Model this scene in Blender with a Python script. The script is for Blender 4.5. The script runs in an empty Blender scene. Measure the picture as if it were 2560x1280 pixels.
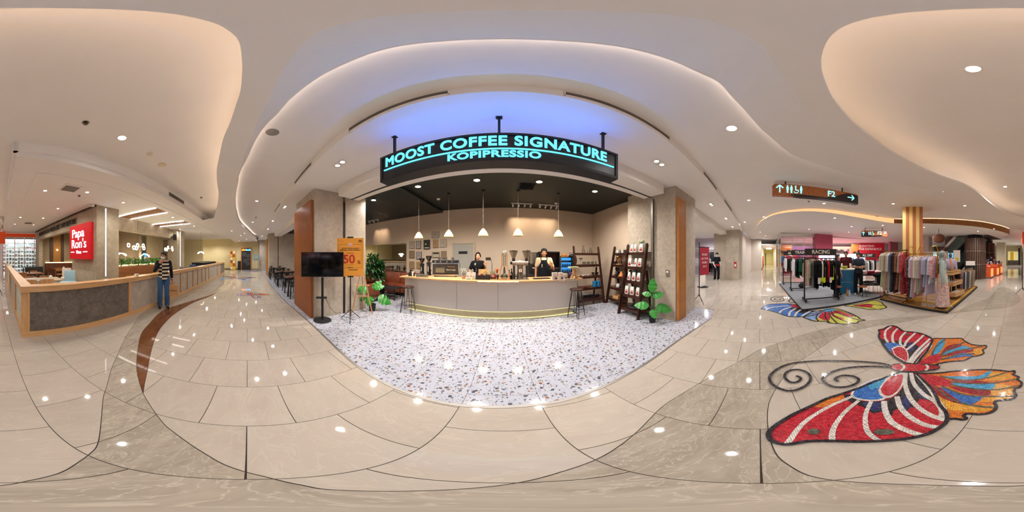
import bpy, bmesh, math, random
from mathutils import Vector, Matrix
R = math.radians
PI = math.pi
SC = bpy.context.scene
COL = SC.collection
random.seed(7)
H = 1.58                                    # eye height of the panorama
# ---------------------------------------------------------------- camera, world, exposure
cam = bpy.data.cameras.new('camera')
cam.type = 'PANO'
cam.panorama_type = 'EQUIRECTANGULAR'
cam.clip_start = 0.02
cam_o = bpy.data.objects.new('camera', cam)
COL.objects.link(cam_o)
cam_o.location = (0, 0, H)
cam_o.rotation_euler = (R(90), 0, 0)
SC.camera = cam_o
w = bpy.data.worlds.new('world')
SC.world = w
w.use_nodes = True
w.node_tree.nodes['Background'].inputs[0].default_value = (1, .93, .85, 1)
w.node_tree.nodes['Background'].inputs[1].default_value = .3
SC.view_settings.view_transform = 'Standard'
SC.view_settings.look = 'None'
SC.view_settings.gamma = 1
SC.view_settings.use_curve_mapping = False
SC.view_settings.exposure = 0.33
SC.cycles.use_denoising = True
SC.cycles.use_adaptive_sampling = True
SC.cycles.adaptive_threshold = .06
SC.cycles.adaptive_min_samples = 16
SC.cycles.max_bounces = 8
SC.cycles.diffuse_bounces = 4
SC.cycles.light_sampling_threshold = .03
SC.cycles.glossy_bounces = 3
SC.cycles.transmission_bounces = 4
SC.cycles.transparent_max_bounces = 12
SC.cycles.sample_clamp_indirect = 4
SC.cycles.caustics_reflective = False
SC.cycles.caustics_refractive = False
K_SPOT = 62          # watts of a ceiling downlight
K_TWIN = 20
K_COVE = 7.0         # emission of the warm cove tape

# ---------------------------------------------------------------- coordinates (metres; +Y is the cafe, +X the mall hall)
def ang(px, py): return R((px/2560-.5)*360), R((.5-py/1280)*180)
def fl(px, py, z=0.0):
    lo, la = ang(px, py)
    d = (z-H)/math.tan(la)
    return (d*math.sin(lo), d*math.cos(lo))
def AT(px, d):
    lo = R((px/2560-.5)*360)
    return (d*math.sin(lo), d*math.cos(lo))
def ZD(py, d): return H+d*math.tan(R((.5-py/1280)*180))
TH = R(3.0)                                  # the cafe and the paving are turned by 3 degrees
CT, ST = math.cos(TH), math.sin(TH)
def CF(s, t): return (s*CT-t*ST, s*ST+t*CT)
def INV(x, y): return (x*CT+y*ST, -x*ST+y*CT)
def face(px): return -R((px/2560-.5)*360)

# ---------------------------------------------------------------- materials
def lin(h):
    if not isinstance(h, str): return tuple(h)[:3]
    h = h.lstrip('#')
    o = []
    for i in (0, 2, 4):
        v = int(h[i:i+2], 16)/255
        o.append(v/12.92 if v <= .04045 else ((v+.055)/1.055)**2.4)
    return tuple(o)
MATS = {}
class NT:
    def __init__(s, name):
        s.m = bpy.data.materials.new(name); s.m.use_nodes = True
        s.t = s.m.node_tree; s.b = s.t.nodes['Principled BSDF']
    def n(s, typ, **kw):
        x = s.t.nodes.new(typ)
        for k, v in kw.items():
            if k.startswith('i_'):
                key = k[2:]
                key = int(key) if key.isdigit() else key.replace('_', ' ')
                x.inputs[key].default_value = v
            else: setattr(x, k, v)
        return x
    def l(s, a, b): s.t.links.new(a, b)
    def coord(s, scale=(1, 1, 1), kind='Object'):
        c = s.n('ShaderNodeTexCoord'); m = s.n('ShaderNodeMapping')
        m.inputs['Scale'].default_value = scale
        s.l(c.outputs[kind], m.inputs[0]); return m.outputs[0]
    def ramp(s, fac, stops, interp='LINEAR'):
        r = s.n('ShaderNodeValToRGB'); r.color_ramp.interpolation = interp
        e = r.color_ramp.elements
        while len(e) < len(stops): e.new(.5)
        for i, (p, c) in enumerate(stops):
            e[i].position = p; e[i].color = (*lin(c), 1)
        s.l(fac, r.inputs[0]); return r.outputs[0]
    def mix(s, fac, a, b, mode='MIX'):
        x = s.n('ShaderNodeMix', data_type='RGBA', blend_type=mode)
        for i, v in ((0, fac), (6, a), (7, b)):
            if hasattr(v, 'is_output'): s.l(v, x.inputs[i])
            elif i == 0: x.inputs[0].default_value = v
            else: x.inputs[i].default_value = (*lin(v), 1)
        return x.outputs[2]
    def bump(s, fac, st=.3, dist=.01):
        x = s.n('ShaderNodeBump'); x.inputs['Strength'].default_value = st; x.inputs['Distance'].default_value = dist
        s.l(fac, x.inputs['Height']); s.l(x.outputs[0], s.b.inputs['Normal'])
    def rough(s, r, metal=0, spec=None):
        s.b.inputs['Roughness'].default_value = r; s.b.inputs['Metallic'].default_value = metal
        if spec is not None: s.b.inputs['Specular IOR Level'].default_value = spec
    def col(s, sock): s.l(sock, s.b.inputs['Base Color'])

def mat(name, hexc, rough=.5, metal=0, em=0, emc=None, var=.06, scale=6, bump=0, spec=None, alpha=None):
    """plain surface with a little procedural mottling"""
    if name in MATS: return MATS[name]
    k = NT(name); k.rough(rough, metal, spec)
    c = lin(hexc)
    nz = k.n('ShaderNodeTexNoise', i_Scale=scale, i_Detail=3.0)
    k.l(k.coord(), nz.inputs[0])
    a = tuple(max(0, v*(1-var)) for v in c); b = tuple(min(1, v*(1+var)) for v in c)
    k.col(k.ramp(nz.outputs[0], [(.3, a), (.7, b)]))
    if bump: k.bump(nz.outputs[0], bump, .01)
    if em:
        k.b.inputs['Emission Color'].default_value = (*lin(emc or hexc), 1)
        k.b.inputs['Emission Strength'].default_value = em
    if alpha is not None:
        k.b.inputs['Alpha'].default_value = alpha
    MATS[name] = k.m
    return k.m
def wood(name, c1, c2, rough=.4, scale=3, axis=2, stretch=12):
    if name in MATS: return MATS[name]
    k = NT(name); k.rough(rough)
    sc = [scale*stretch/4]*3; sc[axis] = scale*.35
    nz = k.n('ShaderNodeTexNoise', i_Scale=2.2, i_Detail=6.0, i_Roughness=.6)
    k.l(k.coord(tuple(sc)), nz.inputs[0])
    k.col(k.ramp(nz.outputs[0], [(.3, c1), (.7, c2)]))
    k.bump(nz.outputs[0], .08, .004)
    MATS[name] = k.m; return k.m
def concrete(name, c1, c2, scale=1.3, rough=.75):
    if name in MATS: return MATS[name]
    k = NT(name); k.rough(rough)
    co = k.coord()
    a = k.n('ShaderNodeTexNoise', i_Scale=scale, i_Detail=8.0, i_Roughness=.62); k.l(co, a.inputs[0])
    b = k.n('ShaderNodeTexNoise', i_Scale=scale*9, i_Detail=4.0); k.l(co, b.inputs[0])
    base = k.ramp(a.outputs[0], [(.3, c1), (.68, c2)])
    k.col(k.mix(.16, base, k.ramp(b.outputs[0], [(.35, '#5f584f'), (.65, '#d8cdbf')]), 'OVERLAY'))
    k.bump(b.outputs[0], .12, .004)
    MATS[name] = k.m; return k.m
def stone(name, c1, c2, vein, rough=.12, scale=1.2, vamt=.5, orand=.06, cells=None):
    """polished stone tile: cloudy body, thin veins, each piece its own offset"""
    if name in MATS: return MATS[name]
    k = NT(name); k.rough(rough, 0, .5)
    co = k.n('ShaderNodeTexCoord'); oi = k.n('ShaderNodeObjectInfo')
    ad = k.n('ShaderNodeVectorMath', operation='MULTIPLY_ADD')
    ad.inputs[1].default_value = (1, 1, 1)
    k.l(co.outputs['Object'], ad.inputs[0])
    cb = k.n('ShaderNodeCombineXYZ')
    ml = k.n('ShaderNodeMath', operation='MULTIPLY', i_1=37.0); k.l(oi.outputs['Random'], ml.inputs[0])
    k.l(ml.outputs[0], cb.inputs[0]); k.l(ml.outputs[0], cb.inputs[2]); k.l(cb.outputs[0], ad.inputs[2])
    mp = k.n('ShaderNodeMapping'); mp.inputs['Rotation'].default_value = (0, 0, .6); mp.inputs['Scale'].default_value = (1, 2.6, 1)
    k.l(ad.outputs[0], mp.inputs[0])
    a = k.n('ShaderNodeTexNoise', i_Scale=scale*1.6, i_Detail=6.0, i_Roughness=.6, i_Distortion=.8); k.l(mp.outputs[0], a.inputs[0])
    v = k.n('ShaderNodeTexNoise', i_Scale=scale*2.2, i_Detail=5.0, i_Distortion=1.6); k.l(mp.outputs[0], v.inputs[0])
    base = k.ramp(a.outputs[0], [(.3, c1), (.7, c2)])
    vm = k.ramp(v.outputs[0], [(.475, '#000000'), (.5, '#ffffff'), (.525, '#000000')])
    sc = k.n('ShaderNodeMath', operation='MULTIPLY', i_1=vamt); k.l(vm, sc.inputs[0])
    c = k.mix(sc.outputs[0], base, vein)
    hv = k.n('ShaderNodeHueSaturation')
    mr = k.n('ShaderNodeMapRange'); mr.inputs[3].default_value = 1-orand; mr.inputs[4].default_value = 1+orand
    k.l(oi.outputs['Random'], mr.inputs[0]); k.l(mr.outputs[0], hv.inputs['Value']); k.l(c, hv.inputs['Color'])
    k.col(hv.outputs[0])
    MATS[name] = k.m; return k.m
def terrazzo():
    if 'terrazzo' in MATS: return MATS['terrazzo']
    k = NT('terrazzo'); k.rough(.1, 0, .5)
    co = k.n('ShaderNodeTexCoord').outputs['Object']
    nz = k.n('ShaderNodeTexNoise', i_Scale=14.0, i_Detail=2.0); k.l(co, nz.inputs[0])
    wv = k.n('ShaderNodeVectorMath', operation='MULTIPLY_ADD'); wv.inputs[1].default_value = (.035, .035, 0)
    k.l(nz.outputs[1], wv.inputs[0]); k.l(co, wv.inputs[2])
    fl_ = k.n('ShaderNodeMapping'); fl_.inputs['Scale'].default_value = (1, 1, 0); k.l(wv.outputs[0], fl_.inputs[0])
    c = None
    for sc_, th, pick in ((15.0, .23, .42), (26.0, .21, .38), (50.0, .2, .34)):
        vo = k.n('ShaderNodeTexVoronoi', i_Scale=sc_, voronoi_dimensions='2D'); k.l(fl_.outputs[0], vo.inputs['Vector'])
        lt = k.n('ShaderNodeMath', operation='LESS_THAN', i_1=th*1.15); k.l(vo.outputs['Distance'], lt.inputs[0])
        sp = k.n('ShaderNodeSeparateColor'); k.l(vo.outputs['Color'], sp.inputs[0])
        gt = k.n('ShaderNodeMath', operation='GREATER_THAN', i_1=1-pick); k.l(sp.outputs[0], gt.inputs[0])
        mm = k.n('ShaderNodeMath', operation='MULTIPLY'); k.l(lt.outputs[0], mm.inputs[0]); k.l(gt.outputs[0], mm.inputs[1])
        chip = k.ramp(sp.outputs[1], [(0, '#5f5f68'), (.22, '#7d808c'), (.42, '#968f84'), (.56, '#54565f'), (.7, '#b09a7e'), (.84, '#965a42'), (.9, '#6b727f')], 'CONSTANT')
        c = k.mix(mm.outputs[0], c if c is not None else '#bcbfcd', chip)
    k.col(c)
    MATS['terrazzo'] = k.m; return k.m
def mosaic(name, c1, c2, tile=.016, glit=.5):
    """small glass tesserae with grout, each with its own tone and gloss"""
    if name in MATS: return MATS[name]
    k = NT(name); k.rough(.25)
    co = k.n('ShaderNodeTexCoord').outputs['Object']
    br = k.n('ShaderNodeTexBrick')
    br.inputs['Scale'].default_value = 1
    br.inputs['Brick Width'].default_value = tile*1.15; br.inputs['Row Height'].default_value = tile
    br.inputs['Mortar Size'].default_value = tile*.07; br.inputs['Mortar Smooth'].default_value = .1
    br.inputs['Color1'].default_value = (*lin(c1), 1); br.inputs['Color2'].default_value = (*lin(c2), 1)
    br.inputs['Mortar'].default_value = (*lin('#3a3236'), 1)
    nz = k.n('ShaderNodeTexNoise', i_Scale=2.2, i_Detail=1.0); k.l(co, nz.inputs[0])
    wv = k.n('ShaderNodeVectorMath', operation='MULTIPLY_ADD'); wv.inputs[1].default_value = (.16, .16, 0)
    k.l(nz.outputs[1], wv.inputs[0]); k.l(co, wv.inputs[2])
    k.l(wv.outputs[0], br.inputs['Vector'])
    vo = k.n('ShaderNodeTexVoronoi', i_Scale=1/tile*.9, voronoi_dimensions='2D'); k.l(wv.outputs[0], vo.inputs['Vector'])
    sp = k.n('ShaderNodeSeparateColor'); k.l(vo.outputs['Color'], sp.inputs[0])
    hv = k.n('ShaderNodeHueSaturation')
    mr = k.n('ShaderNodeMapRange'); mr.inputs[3].default_value = .78; mr.inputs[4].default_value = 1.25
    k.l(sp.outputs[0], mr.inputs[0]); k.l(mr.outputs[0], hv.inputs['Value']); k.l(br.outputs[0], hv.inputs['Color'])
    k.col(hv.outputs[0])
    mr2 = k.n('ShaderNodeMapRange'); mr2.inputs[3].default_value = .08; mr2.inputs[4].default_value = .45
    k.l(sp.outputs[1], mr2.inputs[0]); k.l(mr2.outputs[0], k.b.inputs['Roughness'])
    k.bump(br.outputs[1], -.25, .002)
    MATS[name] = k.m; return k.m
def glass(name='clear_glass', tint='#eef4f2', rough=.0, alpha=.12):
    if name in MATS: return MATS[name]
    k = NT(name)
    out = k.t.nodes['Material Output']
    tr = k.n('ShaderNodeBsdfTransparent'); tr.inputs[0].default_value = (*lin(tint), 1)
    gl = k.n('ShaderNodeBsdfGlossy'); gl.inputs['Roughness'].default_value = .02
    fr = k.n('ShaderNodeFresnel'); fr.inputs[0].default_value = 1.45
    nz = k.n('ShaderNodeTexNoise', i_Scale=3.0)
    ad = k.n('ShaderNodeMath', operation='MULTIPLY_ADD', i_1=.9, i_2=alpha*.4); k.l(fr.outputs[0], ad.inputs[0])
    mx = k.n('ShaderNodeMixShader'); k.l(ad.outputs[0], mx.inputs[0]); k.l(tr.outputs[0], mx.inputs[1]); k.l(gl.outputs[0], mx.inputs[2])
    k.l(mx.outputs[0], out.inputs[0]); k.t.nodes.remove(k.b); k.t.nodes.remove(nz)
    MATS[name] = k.m; return k.m
def emit(name, hexc, st):
    if name in MATS: return MATS[name]
    k = NT(name); k.rough(.5)
    k.b.inputs['Base Color'].default_value = (*lin(hexc), 1)
    k.b.inputs['Emission Color'].default_value = (*lin(hexc), 1); k.b.inputs['Emission Strength'].default_value = st
    MATS[name] = k.m; return k.m
def fabric(name, hexc, var=.12, scale=9, pat=None, rough=.9):
    if name in MATS: return MATS[name]
    k = NT(name); k.rough(rough, 0, .2)
    co = k.coord()
    nz = k.n('ShaderNodeTexNoise', i_Scale=scale, i_Detail=4.0); k.l(co, nz.inputs[0])
    c = lin(hexc); a = tuple(v*(1-var) for v in c); b = tuple(min(1, v*(1+var)) for v in c)
    col_ = k.ramp(nz.outputs[0], [(.3, a), (.7, b)])
    if pat:
        vo = k.n('ShaderNodeTexVoronoi', i_Scale=pat[1]); k.l(co, vo.inputs['Vector'])
        lt = k.n('ShaderNodeMath', operation='LESS_THAN', i_1=pat[2]); k.l(vo.outputs['Distance'], lt.inputs[0])
        sp = k.n('ShaderNodeSeparateColor'); k.l(vo.outputs['Color'], sp.inputs[0])
        pc = k.ramp(sp.outputs[0], [(i/len(pat[0]), q) for i, q in enumerate(pat[0])], 'CONSTANT') if len(pat[0]) > 1 else pat[0][0]
        col_ = k.mix(lt.outputs[0], col_, pc)
    k.col(col_); k.bump(nz.outputs[0], .15, .006)
    MATS[name] = k.m; return k.m

# ---------------------------------------------------------------- geometry helpers
class MB:
    def __init__(s): s.bm = bmesh.new()
    def box(s, c, d, rz=0, rx=0, ry=0, bev=0):
        g = bmesh.ops.create_cube(s.bm, size=1)
        vs = g['verts']
        if bev:
            for v in vs: v.co = Vector((v.co.x*d[0], v.co.y*d[1], v.co.z*d[2]))
            es = list({e for v in vs for e in v.link_edges})
            g2 = bmesh.ops.bevel(s.bm, geom=es, offset=bev, segments=2, affect='EDGES', profile=.5)
            vs = list({v for f in g2['faces'] for v in f.verts} | {v for v in vs if v.is_valid})
            S = Matrix.Identity(4)
        else: S = Matrix.Diagonal((*d, 1))
        M = Matrix.Translation(c) @ Matrix.Rotation(rz, 4, 'Z') @ Matrix.Rotation(ry, 4, 'Y') @ Matrix.Rotation(rx, 4, 'X') @ S
        bmesh.ops.transform(s.bm, matrix=M, verts=vs); return s
    def bx(s, x0, x1, y0, y1, z0, z1, bev=0):
        return s.box(((x0+x1)/2, (y0+y1)/2, (z0+z1)/2), (abs(x1-x0), abs(y1-y0), abs(z1-z0)), bev=bev)
    def cyl(s, p0, p1, r0, r1=None, n=12, caps=True):
        p0, p1 = Vector(p0), Vector(p1); r1 = r0 if r1 is None else r1
        d = p1-p0
        q = d.to_track_quat('Z', 'Y').to_matrix().to_4x4()
        g = bmesh.ops.create_cone(s.bm, cap_ends=caps, segments=n, radius1=r0, radius2=r1, depth=d.length)
        bmesh.ops.transform(s.bm, matrix=Matrix.Translation((p0+p1)/2) @ q, verts=g['verts']); return s
    def ell(s, c, r, n=16, rot=None):
        g = bmesh.ops.create_uvsphere(s.bm, u_segments=n, v_segments=max(6, n*2//3), radius=1)
        r = (r, r, r) if not hasattr(r, '__len__') else r
        M = Matrix.Translation(c) @ (rot.to_4x4() if rot is not None else Matrix.Identity(4)) @ Matrix.Diagonal((*r, 1))
        bmesh.ops.transform(s.bm, matrix=M, verts=g['verts']); return s
    def cap(s, p0, r0, p1, r1, n=12):
        s.cyl(p0, p1, r0, r1, n); s.ell(p0, r0, n); s.ell(p1, r1, n); return s
    def lathe(s, prof, n=20, c=(0, 0, 0)):
        rings = []
        for r, z in prof:
            rings.append([s.bm.verts.new((c[0]+max(r, 1e-4)*math.cos(2*PI*i/n), c[1]+max(r, 1e-4)*math.sin(2*PI*i/n), c[2]+z)) for i in range(n)])
        for a, b in zip(rings, rings[1:]):
            for i in range(n):
                s.bm.faces.new((a[i], a[(i+1) % n], b[(i+1) % n], b[i]))
        if prof[0][0] > 1e-3: s.bm.faces.new(rings[0][::-1])
        if prof[-1][0] > 1e-3: s.bm.faces.new(rings[-1])
        return s
    def prism(s, poly, z0, z1, both=True):
        a = sum(p[0]*q[1]-q[0]*p[1] for p, q in zip(poly, poly[1:]+poly[:1]))
        if a < 0: poly = poly[::-1]
        t = [s.bm.verts.new((p[0], p[1], z1)) for p in poly]; b = [s.bm.verts.new((p[0], p[1], z0)) for p in poly]
        n = len(poly)
        s.bm.faces.new(t)
        if both: s.bm.faces.new(b[::-1])
        for i in range(n): s.bm.faces.new((b[i], b[(i+1) % n], t[(i+1) % n], t[i]))
        return s
    def poly(s, pts):
        s.bm.faces.new([s.bm.verts.new(p) for p in pts]); return s
    def flat(s, poly, z):
        from mathutils.geometry import delaunay_2d_cdt
        n = len(poly)
        V, E_, F, *_ = delaunay_2d_cdt([Vector(p) for p in poly], [], [list(range(n)) if area(poly) > 0 else list(range(n))[::-1]], 1, 1e-5)
        vs = [s.bm.verts.new((v.x, v.y, z)) for v in V]
        for f in F:
            try: t = s.bm.faces.new([vs[i] for i in f])
            except Exception: continue
            t.normal_update()
            if t.normal.z < 0: t.normal_flip()
        return s
    def tube(s, pts, r, n=6, closed=False):
        pts = [Vector(p) for p in pts]; rings = []
        N = len(pts); up = Vector((0, 0, 1))
        for i, p in enumerate(pts):
            a = pts[(i-1) % N] if closed or i > 0 else p
            b = pts[(i+1) % N] if closed or i < N-1 else p
            d = (b-a).normalized()
            u = up if abs(d.dot(up)) < .95 else Vector((0, 1, 0))
            x = d.cross(u).normalized(); y = x.cross(d).normalized()
            rr = r(i/(N-1)) if callable(r) else r
            rings.append([s.bm.verts.new(p+x*rr*math.cos(2*PI*k/n)+y*rr*math.sin(2*PI*k/n)) for k in range(n)])
        pr = list(zip(rings, rings[1:])) + ([(rings[-1], rings[0])] if closed else [])
        for a, b in pr:
            for k in range(n): s.bm.faces.new((a[k], a[(k+1) % n], b[(k+1) % n], b[k]))
        if not closed: s.bm.faces.new(rings[0][::-1]); s.bm.faces.new(rings[-1])
        return s
    def ribbon(s, pts, wd, z0, z1):
        """flat strip of width wd (number or f(u)) along an xy path, from z0 to z1"""
        P = [Vector((p[0], p[1])) for p in pts]; L = []; Rr = []
        for i, p in enumerate(P):
            d = (P[min(i+1, len(P)-1)]-P[max(i-1, 0)]).normalized(); nn = Vector((-d.y, d.x))
            h = (wd(i/(len(P)-1)) if callable(wd) else wd)/2
            L.append(p+nn*h); Rr.append(p-nn*h)
        for i in range(len(P)-1):
            q = [L[i], L[i+1], Rr[i+1], Rr[i]]
            t = [s.bm.verts.new((v.x, v.y, z1)) for v in q]; s.bm.faces.new(t[::-1])
            if z1-z0 > 1e-6:
                b = [s.bm.verts.new((v.x, v.y, z0)) for v in q]; s.bm.faces.new(b)
                s.bm.faces.new((b[0], b[1], t[1], t[0])); s.bm.faces.new((b[2], b[3], t[3], t[2]))
        return s
    def build(s, name, m, parent=None, smooth=False, recalc=True, loc=None, rz=None):
        if recalc: bmesh.ops.recalc_face_normals(s.bm, faces=s.bm.faces[:])
        me = bpy.data.meshes.new(name); s.bm.to_mesh(me); s.bm.free()
        if smooth:
            for p in me.polygons: p.use_smooth = True
            try: me.set_sharp_from_angle(angle=R(42))
            except Exception: pass
        return link(name, me, m, parent, loc, rz)
def link(name, me, m, parent=None, loc=None, rz=None):
    o = bpy.data.objects.new(name, me); COL.objects.link(o)
    if m is not None and not (hasattr(me, 'materials') and len(me.materials)): me.materials.append(m)
    if parent is not None: o.parent = parent
    if loc is not None: o.location = loc
    if rz is not None: o.rotation_euler = (0, 0, rz)
    return o
def tag(o, label=None, cat=None, group=None, kind=None):
    if label: o['label'] = label
    if cat: o['category'] = cat
    if group: o['group'] = group
    if kind: o['kind'] = kind
    return o
def thing(name, label, cat, loc=(0, 0, 0), rz=0, group=None):
    o = bpy.data.objects.new(name, None); COL.objects.link(o)
    o.location = loc; o.rotation_euler = (0, 0, rz); o.empty_display_size = .1
    return tag(o, label, cat, group)
def struct(name, mb, m, label=None, parent=None, smooth=False, loc=None, rz=None):
    o = mb.build(name, m, parent, smooth, loc=loc, rz=rz)
    if parent is None: tag(o, label, None, None, 'structure')
    return o
def dup(root, label, loc, rz=0, group=None, scale=None):
    r = root.copy(); COL.objects.link(r); r.location = loc; r.rotation_euler = (0, 0, rz)
    if scale: r.scale = scale
    r['label'] = label
    if group: r['group'] = group
    for ch in list(root.children):
        c = ch.copy(); COL.objects.link(c); c.parent = r
        for g in list(ch.children):
            d = g.copy(); COL.objects.link(d); d.parent = c
    return r
def text(name, body, size, m, parent, loc, rot=(PI/2, 0, 0), ext=.003, bold=0, align='CENTER', sx=1, sp=1.0, fit=None):
    cu = bpy.data.curves.new(name, 'FONT'); cu.body = body; cu.size = size; cu.extrude = ext; cu.bevel_depth = bold; cu.bevel_resolution = 0
    cu.align_x = align; cu.align_y = 'CENTER'; cu.space_character = sp; cu.resolution_u = 4
    tmp = bpy.data.objects.new('tmp_text', cu)
    me = bpy.data.meshes.new_from_object(tmp); me.name = name
    bpy.data.objects.remove(tmp); bpy.data.curves.remove(cu)
    me.materials.clear(); me.materials.append(m)
    if fit: xs = [v.co.x for v in me.vertices]; sx = fit/(max(xs)-min(xs))
    o = bpy.data.objects.new(name, me); COL.objects.link(o)
    o.parent = parent; o.location = loc; o.rotation_euler = rot; o.scale = (sx, 1, 1)
    return o
def smooth_path(pts, k=4):
    """Catmull-Rom through 2D points"""
    o = []; n = len(pts)
    for i in range(n-1):
        p0, p1, p2, p3 = pts[max(i-1, 0)], pts[i], pts[i+1], pts[min(i+2, n-1)]
        for j in range(k):
            t = j/k; t2 = t*t; t3 = t2*t
            o.append(tuple(.5*(2*p1[c]+(p2[c]-p0[c])*t+(2*p0[c]-5*p1[c]+4*p2[c]-p3[c])*t2+(3*p1[c]-p0[c]-3*p2[c]+p3[c])*t3) for c in range(2)))
    o.append(tuple(pts[-1])); return o
def offset(path, d):
    o = []
    for i, p in enumerate(path):
        a = Vector(path[max(i-1, 0)]); b = Vector(path[min(i+1, len(path)-1)])
        t = (b-a).normalized(); o.append((p[0]-t.y*d, p[1]+t.x*d))
    return o
def lamp(kind, loc, watts, color=(1, .93, .84), size=.06, spot=150, blend=.8, parent=None, rot=None, sizey=None):
    l = bpy.data.lights.new('bulb_or_fill', kind); l.energy = watts; l.color = color
    if kind == 'SPOT': l.spot_size = R(spot); l.spot_blend = blend; l.shadow_soft_size = size
    elif kind == 'POINT': l.shadow_soft_size = size
    elif kind == 'AREA':
        l.size = size
        if sizey: l.shape = 'RECTANGLE'; l.size_y = sizey
    o = bpy.data.objects.new('bulb_or_fill', l); COL.objects.link(o); o.location = loc
    if rot: o.rotation_euler = rot
    if parent: o.parent = parent
    return o
def clip(poly, rect):
    """clip a polygon by an axis-aligned rectangle (Sutherland-Hodgman)"""
    x0, x1, y0, y1 = rect
    for ax, lim, sg in ((0, x0, 1), (0, x1, -1), (1, y0, 1), (1, y1, -1)):
        if not poly: return []
        out = []
        for i in range(len(poly)):
            a, b = poly[i-1], poly[i]
            ia, ib = (a[ax]-lim)*sg >= 0, (b[ax]-lim)*sg >= 0
            if ia != ib:
                t = (lim-a[ax])/(b[ax]-a[ax]); out.append((a[0]+(b[0]-a[0])*t, a[1]+(b[1]-a[1])*t))
            if ib: out.append(b)
        poly = out
    return poly
def area(p): return .5*sum(a[0]*b[1]-b[0]*a[1] for a, b in zip(p, p[1:]+p[:1]))
# ================================================================ THE SETTING: ceilings
M_CEIL = mat('white_plaster', '#f4f0ec', .8, var=.015, scale=2)
M_WALL = mat('cream_wall', '#dccbb4', .8, var=.02, scale=2)
M_WHITE = mat('white_paint', '#eee8e0', .6, var=.02)
M_BLACK = mat('black_metal', '#100f14', .5, var=.1)
M_WARM = emit('warm_cove_tape', '#ffdcb8', K_COVE*.75)
M_PALE = emit('pale_cove_tape', '#ffe9d8', K_COVE*1.3)
M_SILVER = mat('brushed_steel', '#b9b6b0', .3, 1, var=.08, scale=20)
TR_PX = [(535,545),(539,535),(544,516),(548,488),(544,460),(543,430),(550,395),(560,352),(578,310),(592,270),(605,230),(611,180),(611,142),(607,102),(585,77),(560,60),(528,49),(467,35),(400,27),(300,21),(150,18),(0,18),(2500,18),(2400,20),(2300,25),(2210,34),(2140,48),(2090,68),(2062,95),(2049,130),(2047,160),(2055,195),(2078,245),(2110,285),(2140,315),(2185,350),(2230,382),(2290,415),(2350,441),(2410,462),(2445,482),(2475,508),(2510,530),(2560,545)]
IE_PX = [(640,590),(634,586),(614,567),(600,552),(592,529),(589,507),(590,479),(594,450),(601,425),(615,400),(640,345),(665,310),(691,284),(720,250),(751,223),(800,188),(860,158),(930,130),(1000,113),(1100,102),(1200,97),(1270,96),(1350,98),(1440,103),(1530,112),(1620,130),(1700,157),(1750,180),(1800,205),(1830,238),(1860,270),(1890,305),(1920,335),(1980,385),(2050,411),(2140,438),(2260,462),(2360,485),(2429,505),(2451,522),(2482,535),(2523,548),(2560,556)]
BL_PX = [(594,452),(601,420),(612,385),(626,345),(645,300),(666,260),(691,207),(731,142),(772,97),(810,74),(860,59),(892,51),(990,37),(1100,30),(1320,25),(1552,30),(1670,37),(1787,55),(1865,88),(1912,121),(1943,168),(2000,254),(2050,306),(2137,372),(2203,411),(2290,447),(2360,480)]
ZR, ZE, ZT, ZTR, ZS = 3.20, 3.33, 3.45, 3.62, 3.30
TR = smooth_path([fl(*p, ZR) for p in TR_PX], 3)
IE = smooth_path([fl(*p, ZE) for p in IE_PX], 3)
BL = smooth_path([fl(*p, ZR) for p in BL_PX], 3)
# ribbon: flat underside between tray edge and fascia line, then the sloped fascia
def near_i(path, q): return min(range(len(path)), key=lambda i: (path[i][0]-q[0])**2+(path[i][1]-q[1])**2)
def resample(path, n):
    L = [0]
    for a, b in zip(path, path[1:]): L.append(L[-1]+math.dist(a, b))
    o = []; j = 0
    for i in range(n):
        t = L[-1]*i/(n-1)
        while j < len(L)-2 and L[j+1] < t: j += 1
        u = (t-L[j])/max(1e-9, L[j+1]-L[j]); u = min(1, max(0, u))
        o.append((path[j][0]+(path[j+1][0]-path[j][0])*u, path[j][1]+(path[j+1][1]-path[j][1])*u))
    return o
i0, i1 = near_i(IE, BL[0]), near_i(IE, BL[-1])
PXS, PYS = -.25, -2.45                      # corner of the pizza place's lowered ceiling
IEb = IE[i0:i1+1]
BL = [IE[i0]]+BL+[IE[i1]]
mb = MB()
ribbon_poly = TR + [(PXS, -8.4)] + [p for p in IE[::-1][:len(IE)-i1-1]] + BL[::-1] + IE[:i0][::-1] + [(-19, .2), (-19, PYS), (-7.0, PYS)]
mb.prism(ribbon_poly, ZR, ZR+.012)
# upstands on both edges of the ribbon
for path, z0, z1, th in ((TR, ZR-.004, ZR+.035, .02), (IE, ZE-.003, ZE+.03, .02)):
    mb.ribbon(path, th, z0, z1)
A_, B_ = resample(BL, 120), resample(IEb, 120)
# match the two lines by direction from their common middle, then loft
va = [mb.bm.verts.new((*p, ZR)) for p in A_]; vb = [mb.bm.verts.new((*p, ZE)) for p in B_]
for i in range(len(va)-1):
    try: mb.bm.faces.new((va[i], va[i+1], vb[i+1], vb[i]))
    except Exception: pass
for part, zz in ((IE[:i0+1], ZR), (IE[i1:], ZR)):
    va = [mb.bm.verts.new((*p, ZR)) for p in part]; vb = [mb.bm.verts.new((*p, ZE)) for p in part]
    for i in range(len(va)-1): mb.bm.faces.new((va[i], va[i+1], vb[i+1], vb[i]))
ceiling = struct('ceiling', MB().bx(-20, 31, -32, 1.6, ZTR, ZTR+.05), M_CEIL, 'upper plaster ceiling of the curved tray behind the wavy band')
struct('ceiling_ribbon', mb, M_CEIL, 'wavy dropped plaster ceiling band running overhead between the two coves', smooth=False)
IEo = offset(IE, -.16)
if IEo[len(IEo)//2][1] > IE[len(IE)//2][1]: IEo = offset(IE, .16)
tier = IEo + [(0, -32), (31, -32), CF(31, 1.08), CF(-20, 1.08)]
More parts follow.
